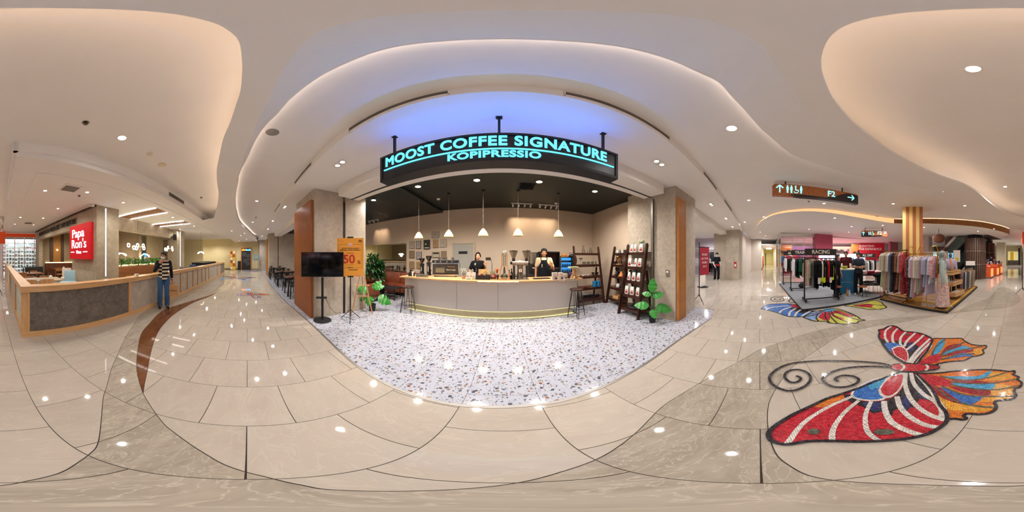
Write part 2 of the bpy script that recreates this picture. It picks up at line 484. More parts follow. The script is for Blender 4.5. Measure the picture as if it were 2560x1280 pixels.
struct('ceiling_tier', MB().prism(tier, ZT, ZTR), M_CEIL, 'plaster ceiling tier between the wavy band and the air slot')
struct('ceiling_front', MB().prism([CF(-20, 1.08), CF(11.8, 1.08), CF(11.8, 2.9), CF(-20, 2.9)], ZS, ZTR), M_CEIL, 'lower plaster ceiling strip in front of the cafe')
# warm tape hidden above the band's edges
tape = thing('cove_tape', 'warm light tape hidden behind the wavy ceiling band edges', 'light tape')
def tape_on(path, side, z, m, wdt=.02):
    q = offset(path, side)
    MB().ribbon(q, wdt, z, z).build('light_tape', m, tape, recalc=False)
def inside(p, poly):
    c = False
    for a, b in zip(poly, poly[1:]+poly[:1]):
        if (a[1] > p[1]) != (b[1] > p[1]) and p[0] < (b[0]-a[0])*(p[1]-a[1])/(b[1]-a[1])+a[0]: c = not c
    return c
band_all = TR + [(PXS, -8.4)] + IE[::-1] + [(-19, .2), (-19, PYS), (-7.0, PYS)]
for path, zz, tm in ((TR, ZR+.05, M_WARM), (IE, ZE+.04, M_PALE)):
    votes = sum(1 if inside(q, band_all) else -1 for q in offset(path, .05))
    tape_on(path, .05*(1 if votes > 0 else -1), zz, tm)
# air diffusers in the slot face
M_SLOT = mat('slot_grey', '#8b8279', .6)
M_DARKSLOT = mat('slot_dark', '#3a352f', .8)
for i, (s0, s1, wh) in enumerate(((-1.5, -.37, 'above the sign, west part'), (.42, 1.75, 'above the sign, east part'), (-3.6, -2.6, 'above the slatted column'), (3.0, 4.0, 'past the switch column'), (-6.4, -5.3, 'above the second twin spotlight of the corridor'), (4.9, 6.2, 'leading to the concrete column with red sign'))):
    t = thing('air_diffuser', f'long linear air slot in the ceiling step {wh}', 'air vent', (*CF((s0+s1)/2, 1.08), 3.375), TH, 'linear air slots of the ceiling step')
    L = s1-s0
    fr = MB(); fr.bx(-L/2, L/2, -.012, 0, .035, .045); fr.bx(-L/2, L/2, -.012, 0, -.045, -.035)
    fr.bx(-L/2, -L/2+.01, -.012, 0, -.045, .045); fr.bx(L/2-.01, L/2, -.012, 0, -.045, .045); fr.build('frame', M_CEIL, t)
    MB().bx(-L/2, L/2, -.004, -.001, -.035, .035).build('slot', M_DARKSLOT, t)
    for z in (-.018, 0, .018): MB().bx(-L/2, L/2, -.011, -.004, z-.003, z+.003).build('louver', M_SLOT, t)
# bulkhead over the cafe front
mb = MB(); mb.bx(-3.25, 3.05, 2.03, 2.42, 3.06, 3.31); mb.bx(-3.25, 3.05, 2.47, 2.62, 3.05, 3.31); mb.bx(-3.25, 3.05, 2.42, 2.47, 3.09, 3.3)
struct('trim_1', mb, M_WHITE, 'white bulkhead with shutter groove over the cafe opening', rz=TH)
mb = MB(); mb.bx(-3.3, 3.1, 2.425, 2.465, 3.055, 3.075)
struct('trim_2', mb, M_BLACK, 'dark shutter rail in the cafe bulkhead', rz=TH)
mb = MB(); mb.bx(-12, -5.1, 2.0, 2.5, 3.05, 3.31)
struct('trim_3', mb, M_WHITE, 'white bulkhead over the seating bay', rz=TH)
mb = MB(); mb.bx(4.4, 10.6, 2.15, 2.65, 3.0, 3.31)
struct('trim_4', mb, M_WHITE, 'white bulkhead over the sportswear shop opening', rz=TH)
# dropped oval island beyond the striped column
IS_PX = [(1893,575),(1894,562),(1906,549),(1925,538),(1950,530),(1990,524),(2030,522),(2080,525),(2150,535),(2235,547),(2320,546),(2400,549),(2460,555),(2505,565),(2524,572)]
ISL = smooth_path([fl(*p, ZT-.02) for p in IS_PX], 4)
end = ISL[-1]; st0 = ISL[0]
isl_poly = ISL + [(2.4, -13.5), (5, -16), (12.2, -16), (13.0, -1.2)]
ni = len(ISL); nb = near_i(ISL, fl(2240, 548, ZT-.02))
def zi(y): return 3.33+.0317*(y+1.6)
mb = MB(); mb.bm.faces.new([mb.bm.verts.new((*p, zi(p[1]))) for p in isl_poly]); bmesh.ops.triangulate(mb.bm, faces=mb.bm.faces[:])
struct('ceiling_island', mb, M_CEIL, 'dropped oval ceiling island beyond the striped column')
M_BROWNB = wood('bronze_wood', '#8a5526', '#a9713a', .3, 2, 0)
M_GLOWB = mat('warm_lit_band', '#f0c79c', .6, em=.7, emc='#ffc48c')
def band(path, dz, z1, m, nm, label):
    b = MB(); va = [b.bm.verts.new((*p, zi(p[1])+dz)) for p in path]; vb = [b.bm.verts.new((*p, z1)) for p in path]
    for i in range(len(path)-1): b.bm.faces.new((va[i], va[i+1], vb[i+1], vb[i]))
    return struct(nm, b, m, label)
band(ISL[:nb+1], 0, 3.44, M_GLOWB, 'trim_5', 'glowing cove band round the oval ceiling island')
band(ISL[nb:], 0, 3.40, M_BROWNB, 'trim_7', 'bronze coloured fascia of the oval ceiling island')
for k in (.05, -.05):
    q = offset(ISL[nb:], k)
    if inside(q[len(q)//2], isl_poly): MB().ribbon(q, .03, 3.40, 3.40).build('light_tape', M_WARM, tape, recalc=False)
# pizza place's lowered ceiling
ps = 3.3
mb = MB(); mb.prism([(PXS, PYS), (PXS, -12.2), (-16, -12.2), (-16, PYS)], ps, ZTR)
struct('ceiling_pizza', mb, M_CEIL, 'lowered white ceiling over the pizza restaurant')
mb = MB(); mb.bx(-16, PXS+.06, PYS-.02, PYS+.05, ps+.1, ZTR); mb.bx(PXS-.02, PXS+.05, -12.2, PYS+.05, ps+.1, ZTR)
struct('trim_8', mb, M_CEIL, 'stepped moulding along the pizza ceiling edge')
MB().bx(-.24, -.21, -12, -2.6, 3.41, 3.42).build('light_tape', M_WARM, tape)
mb = MB(); mb.bx(-16, -.7, -3.0, -2.97, ps-.012, ps); mb.bx(-.72, -.69, -12, -2.97, ps-.012, ps)
struct('trim_9', mb, M_CEIL, 'thin bead on the underside of the pizza ceiling')

# ================================================================ floor
GROUT = mat('dark_grout', '#5b534b', .8)
M_CREAM = stone('cream_tile', '#b8ada1', '#c2b8ac', '#d1c9be', .045, 1.1, .35, .03)
M_MARB = stone('grey_marble', '#9a9083', '#b3a99b', '#cec5b8', .05, 2.2, .55, .05)
M_BRN = stone('brown_marble', '#5f3820', '#7d4c2c', '#8d5f3c', .07, 2.0, .3, .05)
M_PINK = stone('pink_floor', '#e3a3b0', '#eab3bd', '#f0c8cf', .1, 1.5, .2, .02)
TZ_PX = [(662,690),(700,740),(740,776),(800,830),(900,920),(1000,975),(1120,1009),(1240,1018),(1320,1014),(1400,1003),(1500,970),(1600,918),(1700,848),(1778,795)]
TZE = [fl(*p) for p in TZ_PX]
TZE[0] = (-12.8, .6)
EB_OUT = [(358,984),(349,957),(342,924),(343,886),(352,837),(371,811),(405,777),(440,764),(469,755),(525,738),(545,729)]    # outer rim of the brown crescent
EB_IN = [(358,984),(361,961),(369,924),(377,882),(390,841),(409,811),(442,781),(487,755),(525,741),(545,729)]
E1_R = [(358,984),(386,1029),(412,1062),(450,1092),(506,1130),(562,1162),(622,1182),(671,1194),(750,1212),(800,1222),(860,1226),(929,1228),(1058,1227),(1221,1217),(1316,1203),(1402,1180),(1483,1152),(1573,1096),(1638,1033),(1681,999),(1745,960),(1801,928),(1860,897),(1902,873),(1953,856),(2009,836),(2085,817),(2169,802),(2282,791),(2372,785),(2425,762),(2470,745),(2487,730),(2494,719)]
E2 = [(2510,717),(2530,725),(2545,738),(2551,748),(2545,757),(2525,767),(2487,773),(2425,778),(2350,788),(2254,806),(2169,819),(2099,840),(2029,884),(1984,915),(1953,951),(1927,996),(1919,1030),(1920,1070),(1930,1112),(1944,1140),(1975,1165),(2020,1188),(2080,1200),(2170,1207),(2300,1212),(2430,1215),(2560,1214),(75,1201),(150,1182),(195,1156),(225,1134),(244,1111),(252,1062),(258,995),(266,969),(277,927),(292,890),(315,841),(337,807),(350,786)]
def P(l, k=3): return smooth_path([fl(*p) for p in l], k)
corr = [(-7.9, -1.2), (-10, -1.0), (-14, -1.0), (-19, -1.0)]
e1 = P(E1_R); bo = P(EB_OUT); bi = P(EB_IN); e2 = P(E2)
far_end = fl(2494, 719)
grey_w = e2 + [(-4.2, -3.0), (-19, -3.0), (-19, -1.6), (-9, -1.5)] + bo[::-1] + e1[1:]
brown_w = bo + bi[::-1][1:-1]
cream1_w = TZE + [(4.38, 1.5), (4.38, 7), (31, 7), (31, -32), (2.4, -32), far_end] + e1[::-1][1:-1] + bi + [(-9, -1.5), (-19, -1.6), (-19, .5)]
# the hook of the grey band at the far end stays open: everything on its other side is the second cream field
cream2_w = e2 + [(-4.2, -3.0), (-18, -3.0), (-18, -32), (2.4, -32), far_end]
tz_w = TZE + [(4.37, 1.5), (4.37, 7), (-18.6, 7), (-18.6, .55)]
struct('floor_slab', MB().bx(-20, 32, -33, 8, -.12, -.006), GROUT, 'dark grout bed under the mall paving')
floor = thing('floor', 'polished cream, grey and brown stone tile paving of the mall', None); tag(floor, kind='structure')
floor['kind'] = 'structure'
tzf = thing('floor_terrazzo', 'white terrazzo floor with coloured chips inside the cafe', None); tag(tzf, kind='structure')
def shrink(poly, d):
    """pull a closed outline inwards by d"""
    a = 1 if area(poly) > 0 else -1; n = len(poly); o = []
    for i in range(n):
        p0, p1, p2 = Vector(poly[i-1]), Vector(poly[i]), Vector(poly[(i+1) % n])
        t = (p2-p0)
        if t.length < 1e-6: o.append(poly[i]); continue
        t.normalize(); o.append((p1.x-t.y*d*a, p1.y+t.x*d*a))
    return o
def pave(parent, outline, name, m, s_off, s_p, tA, tB, t_p, g=.0028, lim=290):
    from mathutils.geometry import delaunay_2d_cdt
    pol = [INV(*p) for p in shrink(outline, .003)]
    n = len(pol)
    V, E_, F, *_ = delaunay_2d_cdt([Vector(p) for p in pol], [], [list(range(n)) if area(pol) > 0 else list(range(n))[::-1]], 1, 1e-5)
    cells = {}
    for f in F:
        t = [(V[i].x, V[i].y) for i in f]
        xs = [p[0] for p in t]; ys = [p[1] for p in t]
        for k in range(math.floor((min(xs)-s_off)/s_p), math.floor((max(xs)-s_off)/s_p)+1):
            x0 = s_off+k*s_p; t0 = tA if k % 2 == 0 else tB
            for j in range(math.floor((min(ys)-t0)/t_p), math.floor((max(ys)-t0)/t_p)+1):
                y0 = t0+j*t_p
                q = clip(t, (x0+g, x0+s_p-g, y0+g, y0+t_p-g))
                if len(q) >= 3 and abs(area(q)) > 1e-7: cells.setdefault((k, j), []).append(q)
    rows = []
    for (k, j), qs in cells.items():
        tot = sum(abs(area(q)) for q in qs)
        if tot < .0004: continue
        cx, cy = s_off+(k+.5)*s_p, (tA if k % 2 == 0 else tB)+(j+.5)*t_p
        rows.append((math.hypot(cx, cy), cx, cy, qs))
    rows.sort(key=lambda r: r[0])
    rest = MB()
    for i, (d, cx, cy, qs) in enumerate(rows):
        if i < lim: b = MB(); ox, oy = CF(cx, cy)
        else: b = rest; ox = oy = 0
        for q in qs:
            if area(q) < 0: q = q[::-1]
            vs = []
            for p in q:
                wx, wy = CF(*p)
                vs.append(b.bm.verts.new((wx-ox, wy-oy, 0)))
            b.bm.faces.new(vs)
        if i < lim:
            bmesh.ops.remove_doubles(b.bm, verts=b.bm.verts[:], dist=2e-4)
            ed = [e for e in b.bm.edges if len(e.link_faces) == 1]
            g2 = bmesh.ops.extrude_edge_only(b.bm, edges=ed)
            for v in g2['geom']:
                if isinstance(v, bmesh.types.BMVert): v.co.z = -.006
            b.build(name, m, parent, recalc=False, loc=(ox, oy, 0))
    if len(rows) > lim:
        o = rest.build(name+'_field', m, parent, recalc=False); o['kind'] = 'stuff'
    else: rest.bm.free()
pave(floor, cream1_w, 'cream_tile', M_CREAM, -.32, .6, .855, .566, .57, lim=280)
pave(floor, cream2_w, 'tile', M_CREAM, -.32, .6, .855, .566, .57, lim=240)
pave(floor, grey_w, 'marble_tile', M_MARB, -.32, .6, .855, .566, .57, lim=200)
pave(floor, brown_w, 'brown_tile', M_BRN, -.32, .6, .855, .566, .57, lim=100)
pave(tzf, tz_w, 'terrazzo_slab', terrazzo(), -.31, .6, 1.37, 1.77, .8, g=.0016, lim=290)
e_in = offset(TZE, .02)
MB().ribbon(smooth_path(TZE, 3), .035, -.006, .004).build('edge_strip', mat('edge_steel', '#8f8a86', .45, .6), tzf)
# ================================================================ cafe shell
M_CONC = concrete('raw_concrete', '#a89c8d', '#c4b9a9')
M_CWALL = mat('cafe_wall', '#d3bfa9', .75, var=.02, scale=2)
M_BCEIL = mat('black_ceiling', '#16201f', .5, var=.15, scale=3)
M_SLATW = wood('slat_wood', '#8a4a22', '#b5692f', .35, 3, 2)
M_SLATL = wood('light_slat_wood', '#a9682f', '#c98a45', .35, 3, 2)
M_OAK = wood('pale_oak', '#c99a68', '#dcb280', .35, 3, 0)
M_OAKZ = wood('pale_oak_upright', '#c4925f', '#d9ab78', .35, 3, 2)
M_DARKW = wood('dark_walnut', '#2b1510', '#47261b', .3, 3, 2)
M_DARKWX = wood('dark_walnut_flat', '#2b1510', '#47261b', .3, 3, 0)
M_LEATHER = mat('brown_leather', '#7a3b22', .45, var=.15, scale=5, bump=.1)
M_PAPER = mat('white_paper', '#efe9e2', .7, var=.02)
M_BLACKM = mat('matte_black', '#121113', .6, var=.15)
M_GLOSSB = mat('screen_black', '#050506', .08, spec=.6)
M_MIRROR = mat('mirror', '#cfcfc6', .02, 1, var=.01)
M_GLASS = glass()
M_CHROME = mat('chrome', '#d9d6d2', .12, 1, var=.03)
M_STEELD = mat('dark_steel', '#77726c', .25, 1, var=.08, scale=15)
M_YLED = emit('yellow_led', '#efe7a0', 1.5)
M_WARML = emit('warm_lamp', '#ffe2b0', 6)
M_COOL = emit('white_lens', '#fff6ea', 9)
M_RED = mat('red_print', '#b3262b', .6)
M_CYAN = emit('cyan_letters', '#5fe0fb', 1.25)
def cft(name, label, cat, s, t, z=0, rz=0, group=None): return thing(name, label, cat, (*CF(s, t), z), TH+rz, group)
# walls (cafe frame)
struct('wall_back', MB().bx(-18.6, 3.85, 6.02, 6.2, 0, 3.5), M_CWALL, 'cream back wall of the cafe', rz=TH)
struct('wall_right', MB().bx(3.66, 3.85, 3.4, 6.02, 0, 3.5), M_CWALL, 'cream side wall of the cafe behind the ladder shelves', rz=TH)
struct('ceiling_cafe', MB().bx(-18.6, 3.85, 2.5, 6.1, 3.42, 3.5), M_BCEIL, 'black ceiling of the cafe', rz=TH)
mb = MB(); mb.bx(-4.3, -2.35, 2.7, 6.02, 3.33, 3.42); mb.bx(-18.6, -4.3, 2.7, 6.02, 3.33, 3.42)
struct('trim_10', mb, M_BCEIL, 'lower black ceiling drop at the lounge side', rz=TH)
# columns
mb = MB(); mb.bx(-5.05, -3.58, 1.56, 2.38, 0, 3.31)
struct('column_1', mb, M_CONC, 'concrete column with slatted wood panel left of the cafe opening', rz=TH)
mb = MB(); mb.bx(-4.9, -3.56, 2.44, 3.15, 0, 3.44)
struct('column_2', mb, M_CONC, 'concrete pier just inside the cafe opening', rz=TH)
mb = MB(); mb.bx(3.25, 4.42, 1.84, 2.45, 0, 3.31); struct('column_3', mb, M_CONC, 'concrete column with switch box right of the cafe opening', rz=TH)
mb = MB(); mb.bx(3.35, 3.9, 2.5, 3.5, 0, 3.44); struct('column_4', mb, M_CONC, 'concrete pier behind the bag shelf', rz=TH)
mb = MB(); mb.bx(-13.6, -12.2, 1.62, 2.3, 0, 3.31); struct('column_5', mb, M_CONC, 'far concrete column at the end of the seating bay', rz=TH)
mb = MB(); mb.bx(-13.5, -12.2, 2.36, 4.4, 0, 3.44); struct('column_6', mb, M_CONC, 'concrete wall pier behind the far column', rz=TH)
mb = MB(); mb.bx(-18.6, -17.4, 1.3, 2.4, 0, 3.31); struct('column_7', mb, M_CONC, 'last concrete column beside the yellow end wall', rz=TH)
def slats(colm, label, s0, s1, t, z0, z1, n, m):
    p = thing('slat_panel', label, None, ((s0+s1)/2, t, 0)); p.parent = colm
    L = s1-s0; wd = L/n
    MB().bx(-L/2, L/2, -.012, .018, z0, z1).build('backing', mat('slat_backing', '#4a2410', .6), p)
    b = MB().bx(-wd*.31, wd*.31, -.055, -.012, z0, z1); o = b.build('slat', m, p)
    for i in range(n):
        q = o if i == 0 else o.copy()
        if i: COL.objects.link(q)
        q.location.x = -L/2+wd*(i+.5)
    MB().bx(-L/2-.012, -L/2, -.05, .02, z0, z1).build('edge_board', m, p); MB().bx(L/2, L/2+.012, -.05, .02, z0, z1).build('edge_board', m, p)
slats(bpy.data.objects['column_1'], 'tall reddish wood slat panel on the column behind the television', -5.04, -3.66, 1.54, .01, 3.0, 30, M_SLATW)
slats(bpy.data.objects['column_3'], 'narrow orange wood slat panel on the column by the leafy plant', 3.29, 3.66, 1.82, .01, 2.98, 8, M_SLATL)
slats(bpy.data.objects['column_5'], 'far wood slat panel on the column past the cafe tables', -13.58, -12.75, 1.60, .01, 2.95, 10, M_SLATL)
# shutter guide rails
for nm, s, t, lb in (('shutter_rail', -3.60, 2.41, 'left of the cafe opening'), ('shutter_rail', 3.22, 2.48, 'right of the cafe opening'), ('shutter_rail', -12.9, 2.33, 'on the far column')):
    p = cft(nm, f'dark vertical shutter guide rail {lb}', 'rail', s, t)
    b = MB(); b.bx(-.03, -.012, -.03, .03, 0, 3.05); b.bx(.012, .03, -.03, .03, 0, 3.05); b.bx(-.03, .03, .02, .03, 0, 3.05); b.build('channel', M_SILVER if s > 0 else M_BLACKM, p)
    MB().bx(-.012, .012, -.02, .02, 0, 3.05).build('slot', M_BLACKM, p)
# switch box
p = cft('switch_box', 'small steel switch box on the concrete column', 'switch', 3.247, 2.05, 1.17, R(-90))
MB().bx(-.05, .05, -.012, 0, -.08, .08).build('plate', M_SILVER, p); MB().bx(-.028, .028, -.018, -.012, .015, .055).build('socket', M_PAPER, p)
p = cft('speaker_grille', 'round grey speaker grille in the ceiling left of the sign', 'speaker', *INV(*fl(681, 330, ZT)), ZT-.012)
MB().lathe([(.085, .012), (.085, .004), (.075, 0), (.001, -.004)], 24).build('grille', mat('grille_grey', '#8f8a82', .7), p, True)
MB().lathe([(.095, .013), (.095, .008), (.085, .006)], 24).build('ring', M_CEIL, p, True)

# ---------------------------------------------------------------- big hanging sign
sx0, sx1, st = -1.36, 1.22, 1.44
sg = cft('hanging_sign', 'long black box sign MOOST COFFEE SIGNATURE hanging over the cafe', 'sign', (sx0+sx1)/2, st, 2.54)
L = sx1-sx0
MB().bx(-L/2+.03, L/2-.03, .012, .16, .02, .38).build('panel', mat('sign_navy', '#0b0e18', .35), sg)
b = MB()
for x0, x1, z0, z1 in ((-L/2, L/2, 0, .035), (-L/2, L/2, .365, .40), (-L/2, -L/2+.035, .035, .365), (L/2-.035, L/2, .035, .365)): b.bx(x0, x1, 0, .17, z0, z1)
b.build('frame', M_BLACK, sg)
text('lettering', 'MOOST COFFEE SIGNATURE', .2, M_CYAN, sg, (-.04, .008, .277), bold=.006, fit=2.34, sp=1.08)
text('lettering', 'KOPIPRESSIO', .122, M_CYAN, sg, (-.02, .008, .09), bold=.004, fit=.86, sp=1.06)
MB().bx(-L/2+.06, L/2-.06, -.002, .012, .155, .168).build('light_line', M_CYAN, sg)
for x in (-1.12, .03, 1.13):
    b = MB(); b.bx(x-.012, x+.012, .06, .085, .4, .77); b.bx(x-.012, x-.004, .055, .09, .4, .77); b.bx(x-.03, x+.03, .04, .1, .752, .76); b.build('hanger_rod', M_BLACK, sg)
MB().bx(-L/2+.1, L/2-.1, .03, .05, .402, .408).build('hidden_uplight', emit('blue_uplight', '#2a80ff', 34), sg)  # unseen blue strip on the sign's top that tints the ceiling above
# ---------------------------------------------------------------- counter
M_CTR = mat('counter_grey', '#d6cdc3', .45, var=.02, scale=1)
ct = cft('cafe_counter', 'long grey front service counter with pale oak top', 'counter', -.4, 3.87)
def arc(t0, n=24, s0=-2.32, s1=2.33, bow=.05): return [(s0+(s1-s0)*i/n, t0-bow*(1-((i/n)*2-1)**2)) for i in range(n+1)]
top = arc(-.06, s0=-2.42, s1=2.42) + [(2.42, .62), (-2.42, .62)]
MB().prism(top, .955, .99).build('worktop', M_OAK, ct)
for s0, s1, nm in ((-2.3, -.745, 'front_panel'), (-.739, .26, 'front_panel'), (.266, 2.3, 'front_panel')):
    pa = arc(.04, 10, s0, s1, 0); pa = [(x, .04-.05*(1-(x/2.33)**2)) for x, _ in pa]
    MB().prism(pa+[(s1, .09), (s0, .09)], .2, .955).build(nm, M_CTR, ct)
MB().bx(-2.3, -2.26, .05, .6, .2, .955).build('side_panel', M_CTR, ct); MB().bx(2.26, 2.3, .05, .6, .2, .955).build('side_panel', M_CTR, ct)
pl = [(x, .12-.05*(1-(x/2.33)**2)) for x in [-2.2+4.4*i/20 for i in range(21)]]
MB().prism(pl+[(2.2, .58), (-2.2, .58)], .0, .2).build('plinth', mat('plinth', '#b9ad96', .3), ct)
MB().ribbon([(x, .075-.05*(1-(x/2.33)**2)) for x in [-2.28+4.56*i/20 for i in range(21)]], .02, .185, .197).build('light_strip', M_YLED, ct)
MB().ribbon([(x, .09-.05*(1-(x/2.33)**2)) for x in [-2.2+4.4*i/20 for i in range(21)]], .015, .006, .014).build('light_strip', M_YLED, ct)
# bar stools
def stool(s, t, label, rz):
    p = cft('bar_stool', label, 'stool', s, t, 0, rz, 'hairpin bar stools at the counter')
    MB().lathe([(.001, .72), (.165, .72), (.172, .728), (.172, .745), (.165, .752), (.001, .752)], 28).build('seat', M_DARKWX, p, True)
    for k in range(4):
        a = PI/4+k*PI/2; ca, sa = math.cos(a), math.sin(a); tx, ty = -sa, ca
        pts = [(.11*ca+.05*tx, .11*sa+.05*ty, .72), (.215*ca+.018*tx, .215*sa+.018*ty, .03), (.222*ca, .222*sa, .008), (.215*ca-.018*tx, .215*sa-.018*ty, .03), (.11*ca-.05*tx, .11*sa-.05*ty, .72)]
        MB().tube(pts, .007).build('leg', M_BLACK, p, True)
    MB().tube([(.188*math.cos(i*PI/16), .188*math.sin(i*PI/16), .25) for i in range(32)], .007, closed=True).build('footring', M_BLACK, p, True)
stool(*INV(*fl(1020, 780)), 'black hairpin bar stool at the left end of the counter', .2)
stool(*INV(*fl(1441, 791)), 'black hairpin bar stool at the right end of the counter', .5)
# pendants
for i, (px, nm) in enumerate(((1047, 'first'), (1122, 'second'), (1208, 'third'), (1295, 'fourth'), (1396, 'fifth'))):
    lo = ang(px, 0)[0]; s = 4.3*math.tan(lo+TH)
    p = cft('pendant_lamp', f'white bell pendant lamp over the counter, {nm} from the lounge', 'lamp', s, 4.3, 0, 0, 'white pendants over the counter')
    b = MB().lathe([(.135, 2.11), (.138, 2.12), (.128, 2.16), (.1, 2.22), (.065, 2.27), (.045, 2.285), (.045, 2.31), (.001, 2.312)], 24)
    b.build('shade', mat('shade_cream', '#e9dcae', .35), p, True)
    MB().lathe([(.001, 2.118), (.13, 2.118)], 24).build('diffuser', emit('pendant_glow', '#fff1c0', 5), p)
    MB().cyl((0, 0, 2.31), (0, 0, 3.40), .003, n=6).build('cord', mat('cord_grey', '#a59b8c', .6), p)
    MB().lathe([(.045, 3.42), (.045, 3.395), (.02, 3.385)], 16).build('ceiling_rose', M_BLACKM, p, True)
    lamp('SPOT', (0, 0, 2.10), 22, (1, .88, .66), .1, 140, parent=p)
# cafe downlights
for px, py, lb in ((1045, 466, 'above the second frame column'), (1192, 450, 'left of the black vent grille'), (1348, 454, 'right of the black vent grille'), (1487, 478, 'near the right wall'), (934, 500, 'over the lounge sofas')):
    z = 3.42 if px != 934 else 3.33
    s, t = INV(*fl(px, py, z))
    p = cft('cafe_downlight', f'warm round downlight in the black cafe ceiling {lb}', 'ceiling light', s, t, z)
    MB().lathe([(.085, 0), (.085, -.008), (.07, -.012), (.07, 0)], 20).build('trim_ring', M_BLACKM, p, True)
    MB().lathe([(.001, -.006), (.07, -.006)], 20).build('lens', emit('cafe_lens', '#fff0d6', 14), p)
    lamp('SPOT', (0, 0, -.03), 185, (1, .94, .86), .05, 160, parent=p)
lamp('SPOT', (*CF(-9, 3.6), 3.3), 120, (1, .93, .85), .08, 160)  # bare spots added to light the seating bay, without fixtures
lamp('SPOT', (*CF(-12.5, 4.6), 3.3), 90, (1, .93, .85), .08, 160)
lamp('SPOT', (*CF(-6.5, 3.2), 3.3), 70, (1, .9, .8), .08, 160)
# track spots
for (s, n, lb) in ((-5.6, 3, 'over the lounge mirror'), (.62, 4, 'over the wall behind the counter, nearer the frames'), (1.55, 4, 'over the wall behind the counter, nearer the shelves')):
    p = cft('track_light', f'white track with small spotlights {lb}', 'ceiling light', s, 5.45, 3.33 if s < -4 else 3.42)
    MB().bx(-.36, .36, -.015, .015, -.03, 0).build('track', M_WHITE, p)
    for k in range(n):
        x = -.3+.6*k/(n-1)
        h = MB().cyl((x, 0, -.03), (x, .015, -.06), .006).cyl((x, -.02, -.05), (x, .075, -.105), .026, .03, 12).build('spot_head', M_WHITE, p, True)
        MB().cyl((x, .0752, -.1052), (x, .077, -.1065), .022, n=12).build('lens', M_WARML, h)
        lamp('SPOT', (x, .09, -.11), 17, (1, .76, .52), .02, 50, 1, parent=p, rot=(R(40), 0, R(random.uniform(-6, 6))))
# vent, detectors
p = cft('ceiling_vent', 'black square vent grille in the cafe ceiling', 'air vent', *INV(*fl(1317, 466, 3.42)), 3.42)
MB().bx(-.2, .2, -.2, .2, -.012, 0).build('frame', M_BLACKM, p)
for k in range(7): MB().box((0, -.15+.05*k, -.02), (.34, .035, .004), rx=.6).build('louver', mat('vent_black', '#2a2b2c', .4), p)
for px, py, lb in ((1096, 497, 'above the frames'), (1390, 508, 'above the fridge')):
    p = cft('smoke_detector', f'small white smoke detector on the black ceiling {lb}', 'smoke detector', *INV(*fl(px, py, 3.42)), 3.42)
    MB().lathe([(.05, 0), (.05, -.02), (.035, -.04), (.001, -.045)], 16).build('cap', M_WHITE, p, True)
    MB().lathe([(.06, 0), (.06, -.008), (.05, -.008)], 16).build('base', M_WHITE, p, True)
# ---------------------------------------------------------------- back wall: mirror, frames, door
def BW(px, py, t=6.0):       # point on the back wall -> (s, z)
    lo, la = ang(px, py); lo += TH
    return (t*math.tan(lo), H+t/math.cos(lo)*math.tan(la))
s0, zt = BW(911, 603); s1, _ = BW(1016, 603)
p = cft('wall_mirror', 'wide wall mirror above the brown sofas', 'mirror', (s0+s1)/2, 6.0)
W = s1-s0
for k in range(3):
    MB().bx(-W/2+W/3*k+.003, -W/2+W/3*(k+1)-.003, -.008, 0, .55, 2.15).build('mirror_pane', M_MIRROR, p)
FR = [(565, 622, 290, 370, 'pale'), (643, 698, 288, 373, 'dark'), (730, 800, 275, 378, 'black'), (835, 893, 270, 360, 'kraft'), (922, 988, 268, 355, 'pale'), (822, 903, 182, 248, 'pale'), (566, 622, 398, 480, 'brown'), (645, 705, 410, 495, 'dark'), (827, 908, 412, 475, 'photo'), (930, 987, 402, 485, 'brown'), (566, 620, 518, 600, 'kraft'), (647, 700, 522, 600, 'kraft')]
FL = ['grey certificate frame, left end of the upper row', 'dark framed certificate, second in the upper row', 'black framed dark poster in the upper row', 'kraft paper certificate frame above the landscape photo', 'thin grey certificate frame, right end of the upper row', 'single landscape frame hanging above the upper row', 'brown certificate frame, left end of the middle row', 'dark frame behind the tall coffee grinder', 'landscape photo frame above the espresso machine', 'brown certificate frame nearest the grey door', 'kraft certificate frame above the napkin caddy', 'kraft certificate frame hidden behind the grinders']
